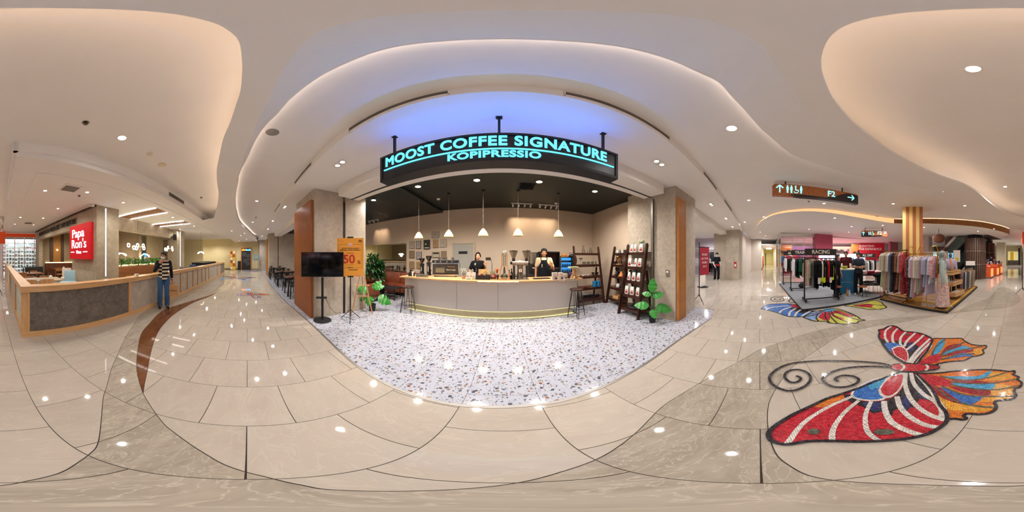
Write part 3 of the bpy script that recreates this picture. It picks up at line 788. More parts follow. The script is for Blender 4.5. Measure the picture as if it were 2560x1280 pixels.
for (x0, x1, y0, y1, kd), lb in zip(FR, FL):
    a = BW(900+x0*.2188, 540+y0*.2188); c = BW(900+x1*.2188, 540+y1*.2188)
    wd, ht = c[0]-a[0], a[1]-c[1]
    p = cft('picture_frame', 'small '+lb, 'picture frame', (a[0]+c[0])/2, 5.995, (a[1]+c[1])/2, 0, 'framed certificates on the cafe wall')
    fc = {'pale': '#9b8c7a', 'dark': '#3a2a22', 'black': '#0d0d0d', 'kraft': '#8d7556', 'brown': '#6d5138', 'photo': '#7a604a'}[kd]
    ic = {'pale': '#b5a898', 'dark': '#a89f9a', 'black': '#1d1f1c', 'kraft': '#a5855a', 'brown': '#937c60', 'photo': '#b3a892'}[kd]
    fm = mat('frame_'+kd, fc, .5); im = mat('print_'+kd, ic, .6, var=.15, scale=14)
    b = MB(); q = .012
    b.bx(-wd/2, wd/2, -.02, 0, ht/2-q, ht/2); b.bx(-wd/2, wd/2, -.02, 0, -ht/2, -ht/2+q); b.bx(-wd/2, -wd/2+q, -.02, 0, -ht/2+q, ht/2-q); b.bx(wd/2-q, wd/2, -.02, 0, -ht/2+q, ht/2-q)
    b.build('frame', fm, p); MB().bx(-wd/2+q, wd/2-q, -.01, -.002, -ht/2+q, ht/2-q).build('print', im, p)
    if kd in ('photo',): MB().bx(-wd/2+.03, wd/2-.03, -.0115, -.01, ht*.12, ht*.4).build('photo', mat('photo_dark', '#34332f', .5), p)
    elif kd != 'black':
        for k in range(4): MB().bx(-wd*.28, wd*.28, -.0112, -.01, ht*(.22-.13*k), ht*(.22-.13*k)+.008).build('text_line', mat('print_ink', '#5d5349', .7), p)
    else:
        MB().bx(-wd*.3, -wd*.05, -.0115, -.01, -.02, .05).build('print_patch', mat('poster_lime', '#a3a54a', .6), p); MB().bx(-wd*.35, wd*.35, -.0115, -.01, -ht*.4, -ht*.32).build('print_patch', M_PAPER, p)
a = BW(1130, 604); c = BW(1187, 604)
d1 = cft('door_1', 'pale grey staff door in the cafe back wall', None, (a[0]+c[0])/2, 6.0); d1['kind'] = 'structure'
W = c[0]-a[0]
M_GDOOR = mat('grey_door', '#a9a49a', .5, var=.02); M_DFR = mat('door_frame', '#c9b79f', .6)
MB().bx(-W/2+.05, W/2-.05, -.03, .0, 0, 2.05).build('door_leaf', M_GDOOR, d1)
b = MB(); b.bx(-W/2, -W/2+.05, -.05, 0, 0, 2.12); b.bx(W/2-.05, W/2, -.05, 0, 0, 2.12); b.bx(-W/2+.05, W/2-.05, -.05, 0, 2.05, 2.12); b.build('door_frame', M_DFR, d1)
MB().bx(-.17, .17, -.036, -.03, 1.66, 1.76).build('door_sign', M_BLACKM, d1)
MB().cyl((-W/2+.11, -.03, 1.0), (-W/2+.11, -.08, 1.0), .012).cyl((-W/2+.11, -.08, 1.0), (-W/2+.22, -.08, 1.0), .01).build('door_handle', M_CHROME, d1)
# ================================================================ people
V3 = Vector
def remesh(o, vox, it=3):
    m = o.modifiers.new('remesh', 'REMESH'); m.mode = 'VOXEL'; m.voxel_size = vox; m.use_smooth_shade = True
    s = o.modifiers.new('smooth', 'SMOOTH'); s.factor = .5; s.iterations = it
    return o
def hand(mb, w, d, n, side, k=1, curl=.5, pose='relaxed'):
    """palm and five fingers from wrist w along d; n = palm normal (fingers curl towards it); side = direction of the thumb"""
    w, d, n, side = V3(w), V3(d).normalized(), V3(n).normalized(), V3(side).normalized()
    side = (side-d*side.dot(d)).normalized(); n = d.cross(side) if d.cross(side).dot(n) > 0 else -d.cross(side)
    for u in (-.028, -.009, .010, .028): mb.cap(w+side*u*.6*k, .015*k, w+d*.085*k+side*u*k, .0125*k, 8)
    for i, (u, L) in enumerate(((.030, .072), (.010, .08), (-.010, .074), (-.029, .058))):
        c = curl
        if pose == 'peace': c = .05 if i < 2 else 1.9
        base = w+d*.085*k+side*u*k; a = 0; p = base
        for seg, r in ((.42, .0095), (.32, .0085), (.26, .0075)):
            a += c*.75; q = p+(d*math.cos(a)+n*math.sin(a)+side*(u*(6 if pose == 'peace' and i < 2 else 1.5)))*L*seg*1.05*k
            mb.cap(p, r*k, q, r*.9*k, 7); p = q
    b = w+side*.024*k+d*.02*k; p = b+(side*.75+d*.6+n*.25)*.04*k; q = p+(d*.85+side*.25+n*(.6 if pose != 'relaxed' else .3))*.034*k
    mb.cap(b, .014*k, p, .011*k, 8); mb.cap(p, .011*k, q, .009*k, 8)
def person(name, label, loc, rz, Ht, skin, hair, top, bottom, shoes, arms, legs=None, long_sleeve=False, female=False, hairstyle='short', smile=False, mask=False, blur=False, wide=1.0, head_rz=0, cat='person'):
    k = Ht/1.7
    p = thing(name, label, cat, loc, rz)
    J = dict(shL=(.178*wide, .01, 1.385), shR=(-.178*wide, .01, 1.385), hipL=(.092, .01, .91), hipR=(-.092, .01, .91), knL=(.105, -.015, .49), knR=(-.105, -.015, .49), anL=(.11, .03, .085), anR=(-.11, .03, .085))
    if female: J['shL'] = (.16, .01, 1.37); J['shR'] = (-.16, .01, 1.37)
    J.update(legs or {}); J.update({q: v for q, v in arms.items() if q[:2] in ('el', 'wr')})
    J = {q: V3(v)*k for q, v in J.items()}
    Z = lambda x, y, z: V3((x, y, z))*k
    b = MB(); sh = MB(); tr = MB(); so = MB()
    def torso(m, g, z_lo=.93):
        m.ell(Z(0, .005, 1.27), ((.155*wide+g)*k, (.098*wide+g)*k, (.17+g)*k), 20); m.ell(Z(0, .0, 1.1), ((.128*wide+g)*k, (.088*wide+g)*k, (.2+g)*k), 20)
        m.ell(Z(0, .01, .96), ((.15+g)*k, (.1+g)*k, (.13+g)*k), 20)
        if female: m.ell(Z(.07, -.06, 1.25), ((.06+g)*k, (.05+g)*k, (.065+g)*k), 12); m.ell(Z(-.07, -.06, 1.25), ((.06+g)*k, (.05+g)*k, (.065+g)*k), 12)
        m.cap(Z(-.12, .01, 1.375), (.052+g)*k, Z(.12, .01, 1.375), (.052+g)*k)
    torso(b, 0)
    b.cap(Z(0, .015, 1.38), .055*k, Z(0, -.0, 1.5), .048*k)
    hr = Matrix.Rotation(head_rz, 3, 'Z')
    HC = Z(0, -.012, 1.57)
    def hz(x, y, z): return HC + hr @ (V3((x, y, z-1.57))*k)
    b.ell(hz(0, .004, 1.598), (.074*k, .092*k, .096*k), 22, hr); b.ell(hz(0, -.022, 1.535), (.059*k, .068*k, .077*k), 18, hr); b.ell(hz(0, -.05, 1.49), (.034*k, .032*k, .026*k), 12, hr)
    b.cap(hz(0, -.084, 1.585), .010*k, hz(0, -.098, 1.549), .014*k, 8); b.ell(hz(-.012, -.09, 1.546), .009*k, 8); b.ell(hz(.012, -.09, 1.546), .009*k, 8); b.ell(hz(-.035, -.06, 1.545), (.03*k, .026*k, .03*k), 10); b.ell(hz(.035, -.06, 1.545), (.03*k, .026*k, .03*k), 10)
    for sx in (-1, 1):
        b.ell(hz(.075*sx, .012, 1.56), (.013*k, .022*k, .032*k), 10); b.cap(hz(.046*sx, -.072, 1.6), .010*k, hz(.012*sx, -.083, 1.602), .010*k, 6)
    for S, sx in (('L', 1), ('R', -1)):
        s_, e_, w_ = J['sh'+S], J['el'+S], J['wr'+S]
        b.cap(s_, .05*k, e_, .038*k); b.cap(e_, .038*k, w_, .026*k)
        hd = arms.get('hand'+S, {}); dv = V3(hd.get('d', (w_-e_)))
        hand(b, w_, dv, hd.get('n', (-sx, 0, 0)), hd.get('t', (0, -1, 0)), k, hd.get('curl', .45), hd.get('pose', 'relaxed'))
        sh.cap(s_, .06*k, s_.lerp(e_, 1 if long_sleeve else .68), (.05 if long_sleeve else .056)*k)
        if long_sleeve: sh.cap(e_, .05*k, e_.lerp(w_, .94), .037*k)
        hp, kn, an = J['hip'+S], J['kn'+S], J['an'+S]
        b.cap(hp, .075*k, kn, .05*k); b.cap(kn, .05*k, an, .036*k); b.cap(an, .036*k, an+V3((0, -.09, -.045))*k, .03*k)
        tr.cap(hp+V3((0, 0, .02)), .098*k, kn, .08*k); tr.cap(kn, .08*k, an+V3((0, 0, .0)), .074*k)
        f = MB(); f.cap(an+V3((0, .03, -.042))*k, .04*k, an+V3((.012*sx, -.15, -.05))*k, .036*k, 12); f.cap(an, .046*k, an+V3((0, 0, -.04))*k, .042*k)
        f.build('shoe', shoes, p, True)
    tr.ell(Z(0, .01, .95), (.168*k, .116*k, .11*k), 18)
    torso(sh, .017); sh.ell(Z(0, .008, .97), (.17*k, .122*k, .2*k), 18)
    for v in [v for v in sh.bm.verts if v.co.z < .86*k]: v.co.z = .86*k
    remesh(b.build('body', skin, p, True), .0085*k, 2)
    remesh(tr.build('trousers', bottom, p, True), .014*k, 4)
    so_ = remesh(sh.build('shirt', top, p, True), .014*k, 4)
    # hair
    h = MB()
    h.ell(hz(0, .022, 1.612), (.083*k, .094*k, .097*k), 20, hr)
    if hairstyle == 'short':
        for q in range(11): h.ell(hz(-.07+.014*q, -.07+abs(q-5)*.008, 1.648-abs(q-5)*.005+.006*(q % 3)), (.02*k, .03*k, .032*k), 8); h.ell(hz(-.07+.014*q, -.03, 1.69-abs(q-5)*.006+.005*(q % 2)), (.02*k, .04*k, .025*k), 8)
        for sx in (-1, 1): h.cap(hz(.078*sx, -.02, 1.62), .02*k, hz(.077*sx, -.005, 1.575), .012*k, 8)
        h.ell(hz(0, .05, 1.57), (.07*k, .05*k, .07*k), 14, hr)
    elif hairstyle == 'tied':
        h.ell(hz(0, .055, 1.57), (.074*k, .055*k, .085*k), 14, hr)
        for sx in (-1, 1): h.tube([hz(.004*sx, -.07, 1.678), hz(.045*sx, -.066, 1.655), hz(.07*sx, -.035, 1.61), hz(.074*sx, .0, 1.55)], .024*k, 10)
        h.cap(hz(-.06, .05, 1.54), .04*k, hz(-.085, .03, 1.40), .028*k, 10)
    remesh(h.build('hair', hair, p, True), .009*k, 2)
    if not blur:
        for sx in (-1, 1):
            e = MB().ell(hz(.031*sx, -.083, 1.574), (.013*k, .007*k, .0062*k), 10, hr).build('eye', mat('eye_white', '#e8e2da', .2), p, True)
            MB().ell(hz(.031*sx, -.0895, 1.574), (.0066*k, .003*k, .0062*k), 8, hr).build('pupil', mat('eye_dark', '#1d120c', .15), e, True)
            MB().tube([hz(.016*sx, -.095, 1.594), hz(.032*sx, -.094, 1.6), hz(.05*sx, -.081, 1.594)], .0032*k, 5).build('eyebrow', hair, p, True)
        if not mask:
            lm = mat('lips', '#a8584c', .4)
            o = MB().tube([hz(x*1.0, -.0895+abs(x)*.45, 1.508+x*x*(11 if smile else 1)) for x in (-.028, -.019, -.009, 0, .009, .019, .028)], lambda u: (.0035+.0035*math.sin(PI*u))*k, 6).build('mouth', lm, p, True)
            if smile: MB().tube([hz(x, -.0945+abs(x)*.45, 1.5095+x*x*11) for x in (-.02, -.01, 0, .01, .02)], .0032*k, 6).build('teeth', mat('teeth', '#f1ece4', .3), o, True)
    if mask:
        m_ = MB().ell(hz(0, -.052, 1.525), (.066*k, .058*k, .05*k), 16, hr)
        o = m_.build('face_mask', mat('mask_white', '#dfe3e6', .7), p, True)
        for sx in (-1, 1): MB().tube([hz(.06*sx, -.05, 1.545), hz(.08*sx, .0, 1.575)], .0025*k, 5).build('ear_loop', mat('mask_white', '#dfe3e6', .7), o)
    return p, J, k, hz
SK_F = mat('skin_warm', '#d79f83', .5, var=.04); SK_M = mat('skin_tan', '#b97f5c', .5, var=.04); SK_D = mat('skin_brown', '#a8765a', .5, var=.04)
HAIR = mat('black_hair', '#16100d', .4, var=.3, scale=30); HAIRB = mat('brown_hair', '#24150f', .4, var=.3, scale=30)
T_BLK = fabric('black_cotton', '#131317', .2); T_BLK2 = fabric('black_apron', '#15161d', .2); T_CRM = fabric('cream_cotton', '#e3c9a6', .05); T_JEAN = fabric('blue_denim', '#3f5f8a', .15, 30); T_MAR = fabric('maroon_cotton', '#4d1a1b', .12); T_NAVY = fabric('charcoal_cotton', '#2c323b', .12); T_DK = fabric('black_trousers', '#17171b', .15)
SHOE_B = mat('black_shoe', '#141316', .4); SHOE_W = mat('white_shoe', '#d8d4cf', .5)
def stripes():
    k = NT('striped_knit'); k.rough(.9, 0, .2)
    co = k.n('ShaderNodeTexCoord').outputs['Object']; sp = k.n('ShaderNodeSeparateXYZ'); k.l(co, sp.inputs[0])
    gt = k.n('ShaderNodeMath', operation='GREATER_THAN', i_1=-.06); k.l(sp.outputs[0], gt.inputs[0])
    ad = k.n('ShaderNodeMath', operation='MULTIPLY_ADD', i_1=.052); k.l(gt.outputs[0], ad.inputs[0]); k.l(sp.outputs[2], ad.inputs[2])
    md = k.n('ShaderNodeMath', operation='MODULO', i_1=.105); k.l(ad.outputs[0], md.inputs[0])
    lt = k.n('ShaderNodeMath', operation='LESS_THAN', i_1=.052); k.l(md.outputs[0], lt.inputs[0])
    k.col(k.mix(lt.outputs[0], '#1b1a20', '#e3d6c0')); return k.m
def apron(p, k, strap=False):
    b = MB()
    def sheet(rows, m_, nm, dy=.0):
        bb = MB(); prev = None
        for z, hw, y in rows:
            r = []
            for i in range(9):
                u = -1+i/4
                r.append(bb.bm.verts.new((hw*u*k, (y+.075*abs(u)**2.4+dy)*k, z*k)))
            if prev:
                for i in range(8): bb.bm.faces.new((prev[i], prev[i+1], r[i+1], r[i]))
            prev = r
        o = bb.build(nm, m_, p, True); so = o.modifiers.new('t', 'SOLIDIFY'); so.thickness = .008*k; so.offset = 0; return o
    a = sheet([(1.37, .085, -.135), (1.28, .11, -.145), (1.2, .15, -.145), (1.05, .165, -.135), (.95, .172, -.145), (.75, .185, -.15), (.5, .19, -.155)], T_BLK2, 'apron')
    MB().ell(V3((-.055, -.152, 1.24))*k, (.012*k, .004*k, .02*k), 8).ell(V3((-.055, -.153, 1.205))*k, (.026*k, .003*k, .005*k), 8).ell(V3((-.055, -.153, 1.175))*k, (.014*k, .003*k, .01*k), 8).build('print_mark', M_PAPER, a, True)
    for sx in (-1, 1):
        MB().tube([V3((.082*sx, -.13, 1.365))*k, V3((.092*sx, -.085, 1.425))*k, V3((.075*sx, .0, 1.462))*k, V3((.04*sx, .055, 1.46))*k], .011*k, 6).build('apron_strap', T_BLK2, p, True)
# woman behind the counter
x, y = AT(1195, 5.02)
p, J, k, hz = person('person', 'smiling woman in a black top with tied dark hair behind the coffee counter', (x, y, 0), face(1195), 1.70, SK_F, HAIRB, T_BLK, T_DK, SHOE_B,
    dict(elL=(.235, -.03, 1.13), wrL=(.22, -.17, 1.30), handL=dict(d=(.0, -.05, 1), n=(0, -1, 0), t=(-1, 0, 0), pose='peace'), elR=(-.26, -.03, 1.12), wrR=(-.2, -.22, 1.03), handR=dict(d=(.4, -1, -.1), n=(0, 0, -1), t=(1, 0, 0), curl=.2)), female=True, hairstyle='tied', smile=True)
MB().box(V3((-.085, -.105, 1.335))*k, (.036, .006, .06), rx=.25).build('name_badge', M_PAPER, p)
MB().ell(V3((-.06, -.128, 1.2))*k, (.009, .004, .02), 8).ell(V3((-.06, -.13, 1.165))*k, (.03, .004, .004), 8).ell(V3((-.06, -.13, 1.13))*k, (.014, .004, .016), 8).build('print_mark', mat('print_grey', '#6d7482', .7), p, True)
# man in apron
x, y = AT(1360, 5.02)
p, J, k, hz = person('person', 'young man in cream shirt and black apron raising two fingers behind the counter', (x, y, 0), face(1360), 1.81, SK_M, HAIR, T_CRM, T_DK, SHOE_B,
    dict(elL=(.27, -.03, 1.09), wrL=(.215, -.19, 1.22), handL=dict(d=(-.15, -.1, 1), n=(0, -1, 0), t=(-1, 0, 0), pose='peace'), elR=(-.235, .02, 1.11), wrR=(-.235, -.07, .88)), smile=True)
apron(p, k)
# masked man with paper bag
px_, py_ = fl(409, 769)
p, J, k, hz = person('person', 'man in face mask and striped sweater standing at the pizza partition with a bag', (px_, py_, 0), face(409)+R(8), 1.70, SK_M, HAIR, stripes(), T_JEAN, SHOE_B,
    dict(elR=(-.27, -.07, 1.15), wrR=(-.13, -.185, 1.37), handR=dict(d=(.35, -.1, 1), n=(1, -.2, 0), t=(1, -.5, .3), curl=.9), elL=(.235, .03, 1.11), wrL=(.25, -.02, .86), handL=dict(d=(0, -.05, -1), n=(-1, 0, 0), t=(0, -1, 0), curl=1.3)), mask=True, head_rz=R(-32), hairstyle='short', long_sleeve=False)
sl = MB()
for S in 'LR':
    s_, e_, w_ = J['sh'+S], J['el'+S], J['wr'+S]
    sl.cap(s_, .068*k, e_, .054*k); sl.cap(e_, .054*k, e_.lerp(w_, .93), .039*k)
remesh(sl.build('sleeves', fabric('navy_knit', '#22232c', .15), p, True), .013, 3)
MB().cyl(J['wrL']+V3((0, 0, .03)), J['wrL']+V3((0, 0, .055)), .034, n=14).build('wristband', M_PAPER, p)
MB().cap(hz(-.04, -.11, 1.45), .02, hz(-.075, -.10, 1.52), .012, 8).build('phone', M_BLACKM, p, True)
bagx = V3((.27, -.03, .42)); Mz = Matrix.Rotation(p.rotation_euler[2], 3, 'Z'); bw = Mz @ bagx
bg = thing('paper_bag', 'brown kraft paper bag held by the masked man', 'bag', (px_+bw.x, py_+bw.y, .40), p.rotation_euler[2]-R(6))
MB().bx(-.15, .15, -.045, .045, 0, .31).build('bag_body', mat('kraft_paper', '#b98a58', .8, var=.06, bump=.1), bg)
text('lettering', 'Donut', .07, mat('bag_ink', '#3a261a', .8), bg, (.02, -.047, .15), ext=.001)
for yy in (-.03, .03): MB().tube([(-.06, yy, .31), (-.03, yy*.7, .41), (.03, yy*.7, .41), (.06, yy, .31)], .004).build('handle', mat('kraft_cord', '#a77c4d', .8), bg, True)

# ================================================================ counter things
def onctr(name, label, cat, px, py, rz=0, dt=0, z=.99, group=None):
    x, y = fl(px, py, z); s, t = INV(x, y)
    return thing(name, label, cat, (*CF(s, t+dt), z), TH+rz, group)
# espresso machine
p = onctr('espresso_machine', 'chrome and black espresso machine on the counter', 'coffee machine', 1109, 693, R(12), .12)
MB().bx(-.36, .36, -.02, .44, .05, .09).bx(-.34, .34, .02, .46, .09, .36).build('body', M_BLACKM, p)
MB().box((0, -.005, .225), (.72, .02, .27), rx=-.12).build('front_panel', M_STEELD, p)
MB().bx(-.36, .36, -.03, .0, .03, .075).build('drip_rail', M_CHROME, p)
MB().bx(-.37, .37, -.05, .42, .385, .47, bev=.012).build('top_case', M_BLACKM, p)
MB().box((0, -.035, .372), (.72, .05, .03), rx=-.3).build('chrome_strip', M_CHROME, p)
MB().box((-.14, -.02, .19), (.26, .012, .15), rx=-.12, bev=.005).build('backlit_window', mat('pane_olive', '#6d664f', .2), p)
text('lettering', 'Victoria', .065, mat('rose_copper', '#d7a48a', .3, .6), p, (.17, -.03, .29), rot=(PI/2-.12, 0, 0))
text('lettering', 'Black Eagle', .06, mat('pale_gold', '#e6ddb0', .3, .5), p, (.17, -.022, .2), rot=(PI/2-.12, 0, 0))
for x in (-.27, -.12, .06, .2): MB().cyl((x, -.05, .43), (x, -.062, .43), .028, n=16).build('gauge', M_CHROME, p, True)
for sx in (-1, 1): MB().tube([(.385*sx, .0, .42), (.42*sx, -.02, .36), (.42*sx, -.03, .24), (.39*sx, -.02, .15)], .009).build('steam_wand', M_CHROME, p, True)
for sx in (-.3, .3): MB().cyl((sx, .05, 0), (sx, .05, .05), .03).build('foot', M_BLACKM, p); MB().cyl((sx, .38, 0), (sx, .38, .05), .03).build('foot', M_BLACKM, p)
for x in (-.2, 0, .2): MB().lathe([(.03, .47), (.04, .54), (.042, .55)], 14, (x, .2, 0)).build('stacked_cup', M_CHROME, p, True)
# two grinders
def grinder(label, px, py, h, rz):
    p = onctr('coffee_grinder', label, 'coffee grinder', px, py, rz, .1, group='black coffee grinders')
    MB().lathe([(.075, 0), (.075, .03), (.065, .05), (.062, h*.5), (.075, h*.62), (.07, h*.68), (.03, h*.7)], 20, (0, .05, 0)).build('body', M_BLACKM, p, True)
    MB().bx(-.06, .06, -.06, .12, 0, .02).build('base', M_BLACKM, p)
    MB().cyl((0, -.02, h*.55), (0, -.09, h*.5), .02, .016).build('spout', M_BLACKM, p)
    MB().bx(-.012, .012, -.022, -.012, h*.2, h*.58).build('stripe', M_PAPER, p)
    MB().lathe([(.028, h*.7), (.035, h*.74), (.085, h*.92), (.088, h), (.082, h), (.03, h*.76)], 20, (0, .05, 0)).build('hopper', glass('smoke_glass', '#b9aaa2', alpha=.3), p, True)
    MB().lathe([(.001, h*.745), (.033, h*.745), (.062, h*.86), (.001, h*.87)], 16, (0, .05, 0)).build('beans', mat('coffee_beans', '#2a1712', .4, var=.4, scale=60, bump=.5), p, True)
    MB().lathe([(.092, h), (.092, h+.015), (.02, h+.018)], 20, (0, .05, 0)).build('lid', M_BLACKM, p, True)
grinder('shorter black coffee grinder nearest the napkin caddy', 1050, 686, .50, .1)
grinder('taller black coffee grinder beside the espresso machine', 1067, 689, .58, .1)
p = onctr('knock_box', 'low brushed steel knock box drawer below the grinders', 'box', 1052, 694, R(14), .05)
MB().bx(-.16, .16, -.01, .1, 0, .085, bev=.005).build('box_body', M_SILVER, p); MB().bx(-.05, .05, -.018, -.01, .05, .06).build('handle', M_CHROME, p)
p = onctr('napkin_caddy', 'black napkin caddy with straws and cups at the counter end', 'caddy', 1024, 691, R(20), .12)
b = MB(); b.bx(-.09, .09, -.07, -.06, 0, .1).bx(-.09, .09, .06, .07, 0, .1).bx(-.09, -.08, -.06, .06, 0, .1).bx(.08, .09, -.06, .06, 0, .1).bx(-.09, .09, -.07, .07, 0, .008); b.build('tray', M_BLACKM, p)
MB().box((.035, -.05, .1), (.06, .02, .09), rz=.2).box((.04, -.074, .055), (.04, .004, .09)).build('napkins', M_PAPER, p)
for x, y, h in ((-.04, .02, .19), (-.005, .03, .17)): MB().lathe([(.028, .01), (.036, h), (.033, h), (.026, .015)], 14, (x, y, 0)).build('cup_stack', mat('cup_dark', '#3b3130', .5), p, True)
MB().tube([(.07, .03, .02), (.12, .0, .13)], .012).build('spoon_holder', mat('wood_red', '#9b4f3c', .5), p)
# flowers
p = onctr('flower_pot', 'pink pot of dried white flowers right of the espresso machine', 'potted plant', 1158, 698, 0, .05)
MB().lathe([(.001, 0), (.045, 0), (.055, .1), (.05, .1), (.043, .09), (.001, .09)], 20).build('pot', mat('pot_pink', '#b98d83', .6), p, True)
random.seed(3); st_ = MB(); hd = MB()
for k in range(16):
    a = random.uniform(0, 6.28); r = random.uniform(.02, .075); h = random.uniform(.16, .27)
    st_.tube([(.01*math.cos(a), .01*math.sin(a), .08), (r*.6*math.cos(a), r*.6*math.sin(a), h*.7), (r*math.cos(a), r*math.sin(a), h)], .0022, 4); hd.ell((r*math.cos(a), r*math.sin(a), h), (.011, .011, .014), 7)
st_.build('stems', mat('dry_stem', '#6f7554', .7), p); o = hd.build('flower_heads', mat('flower_white', '#e8e2d2', .8), p); o['kind'] = 'stuff'
for px, lb in ((1171, 'left'), (1185, 'right')):
    p = onctr('menu_card', f'white standing card box on the counter, {"nearer the flowers" if lb == "left" else "nearer the black caddy"}', 'card', px, 698, -.1, .0)
    MB().bx(-.042, .042, -.02, .02, .01, .175).build('card', M_PAPER, p); MB().bx(-.045, .045, -.025, .05, 0, .012).build('base', M_BLACKM, p)
    MB().bx(-.022, .022, -.0215, -.02, .06, .066).bx(-.018, .018, -.0215, -.02, .074, .078).build('text_line', M_BLACKM, p)
p = onctr('snack_box', 'black box of snack packets with an orange picture board', 'box', 1207, 699, 0, .06)
b = MB(); b.bx(-.17, .17, -.09, -.08, 0, .11).bx(-.17, .17, .08, .09, 0, .11).bx(-.17, -.16, -.08, .08, 0, .11).bx(.16, .17, -.08, .08, 0, .11).bx(-.17, .17, -.09, .09, 0, .006); b.build('tray', M_BLACKM, p)
MB().box((-.0, .04, .175), (.25, .008, .16), rx=-.15).build('picture_board', mat('board_orange', '#cfa26a', .6, var=.25, scale=18), p)
MB().box((.05, .03, .17), (.07, .006, .09), rx=-.15).build('picture_patch', mat('board_green', '#a0a04c', .6, var=.3, scale=25), p)
for k in range(7): MB().box((-.13+.043*k, -.03, .1), (.036, .03, .08), rz=random.uniform(-.3, .3), ry=random.uniform(-.2, .2)).build('packet', mat('packet%d' % (k % 3), ('#b04a42', '#d9c9b4', '#6b3a32')[k % 3], .5), p)
p = onctr('card_reader', 'beige card terminal with black pen stand and orange cup', 'device', 1234, 699, 0, .08)
MB().box((-.03, .03, .1), (.13, .02, .2), rx=-.3).build('clear_stand', mat('stand_olive', '#857d5c', .3), p)
MB().lathe([(.001, 0), (.06, .0), (.085, .05), (.04, .12), (.001, .12)], 14, (0, -.02, .02)).build('shell', mat('red_brown_shell', '#6d2a1e', .4), p, True)
MB().lathe([(.02, 0), (.03, .06), (.045, .1), (.03, .13), (.001, .14)], 14, (.08, .06, .14)).build('orange_cup', mat('orange_cup', '#c8602a', .4), p, True)
MB().bx(-.07, .07, -.07, .05, 0, .018).build('pad', mat('pad_cream', '#d5c69c', .6), p); MB().cyl((.1, -.04, 0), (.1, -.04, .12), .02).build('bottle', M_BLACKM, p)
# wooden cold drip tower
p = onctr('cold_drip_tower', 'wooden cold drip coffee tower with glass vessel', 'coffee maker', 1261, 701, 0, .1)
def bow(sx):
    pts = [(.115, 0), (.11, .1), (.1, .22), (.075, .32), (.06, .42), (.062, .5), (.075, .62)]
    return [(x*sx, 0, z) for x, z in pts]
for sx in (-1, 1): 
    b = MB()
    pp = smooth_path([(q[0], q[2]) for q in bow(sx)], 4)
    for (x0, z0), (x1, z1) in zip(pp, pp[1:]): b.box(((x0+x1)/2, 0, (z0+z1)/2), (.03, .09, math.dist((x0, z0), (x1, z1))+.006), ry=math.atan2(x1-x0, z1-z0))
    b.build('side_frame', M_OAKZ, p)
for x0, y0, z0, z1 in ((.13, .06, 0, .03), (.06, .045, .33, .35), (.075, .045, .585, .605)): MB().bx(-x0, x0, -y0, y0, z0, z1).build('cross_board', M_OAK, p)
MB().lathe([(.03, .35), (.035, .36), (.035, .56), (.055, .62), (.05, .66)], 16).build('water_vessel', M_GLASS, p, True)
MB().lathe([(.001, .03), (.07, .035), (.075, .1), (.03, .16), (.02, .3)], 18).build('glass_flask', M_GLASS, p, True)
MB().cyl((0, 0, .16), (0, 0, .35), .016).build('drip_tube', M_CHROME, p); MB().ell((-.02, 0, .69), .02, 10).ell((.03, 0, .7), .022, 10).build('glass_stoppers', mat('ice_white', '#efece6', .2), p, True)
p = onctr('sauce_bottles', 'dark pump bottles between the drip tower and the big grinder', 'bottles', 1277, 700, 0, .14)
for x, y, h in ((-.03, .02, .24), (.03, .05, .27), (.09, .0, .25)): MB().lathe([(.001, 0), (.028, 0), (.028, h*.6), (.012, h*.72), (.012, h*.85), (.016, h), (.001, h)], 14, (x, y, 0)).build('bottle', M_BLACKM, p, True)
MB().lathe([(.03, .1), (.03, .15)], 12, (.0, .0, 0)).build('bottle_band', M_PAPER, p)
# big double hopper grinder
p = onctr('shop_grinder', 'large grey bag grinder with two brown hoppers', 'coffee grinder', 1302, 700, 0, .12)
MB().bx(-.2, .2, -.12, .2, 0, .018, bev=.004).build('base_plate', M_SILVER, p)
MB().lathe([(.085, .018), (.075, .1), (.068, .3), (.09, .36)], 20, (0, .06, 0)).build('column', mat('grinder_grey', '#7d756b', .35, .5), p, True)
MB().cyl((-.2, .06, .41), (.2, .06, .41), .06, n=20).ell((0, .06, .41), (.13, .09, .075), 20).build('motor_housing', mat('grinder_pale', '#b9a99a', .3, .5), p, True)
for sx in (-1, 1):
    MB().cyl((.2*sx, .06, .41), (.25*sx, .06, .41), .035, n=12).build('end_knob', M_BLACKM, p)
    MB().lathe([(.03, .46), (.035, .52), (.105, .7), (.105, .715)], 20, (.165*sx, .06, 0)).build('hopper', mat('hopper_brown', '#7a6a54', .25, var=.1), p, True)
    MB().lathe([(.11, .71), (.11, .725), (.04, .735), (.03, .75), (.001, .75)], 20, (.165*sx, .06, 0)).build('hopper_lid', mat('hopper_dark', '#3c2f25', .4), p, True)
    MB().cyl((.165*sx, .06, .46), (.165*sx, .06, .53), .04, n=14).build('hopper_neck', M_BLACKM, p)
    MB().box((.16*sx, -.02, .2), (.05, .05, .3)).build('spout_clip', M_BLACKM, p)
MB().bx(-.035, .035, -.035, -.012, .19, .26).build('badge', M_PAPER, p); MB().bx(-.012, .012, -.037, -.035, .21, .24).build('badge_mark', M_RED, p)
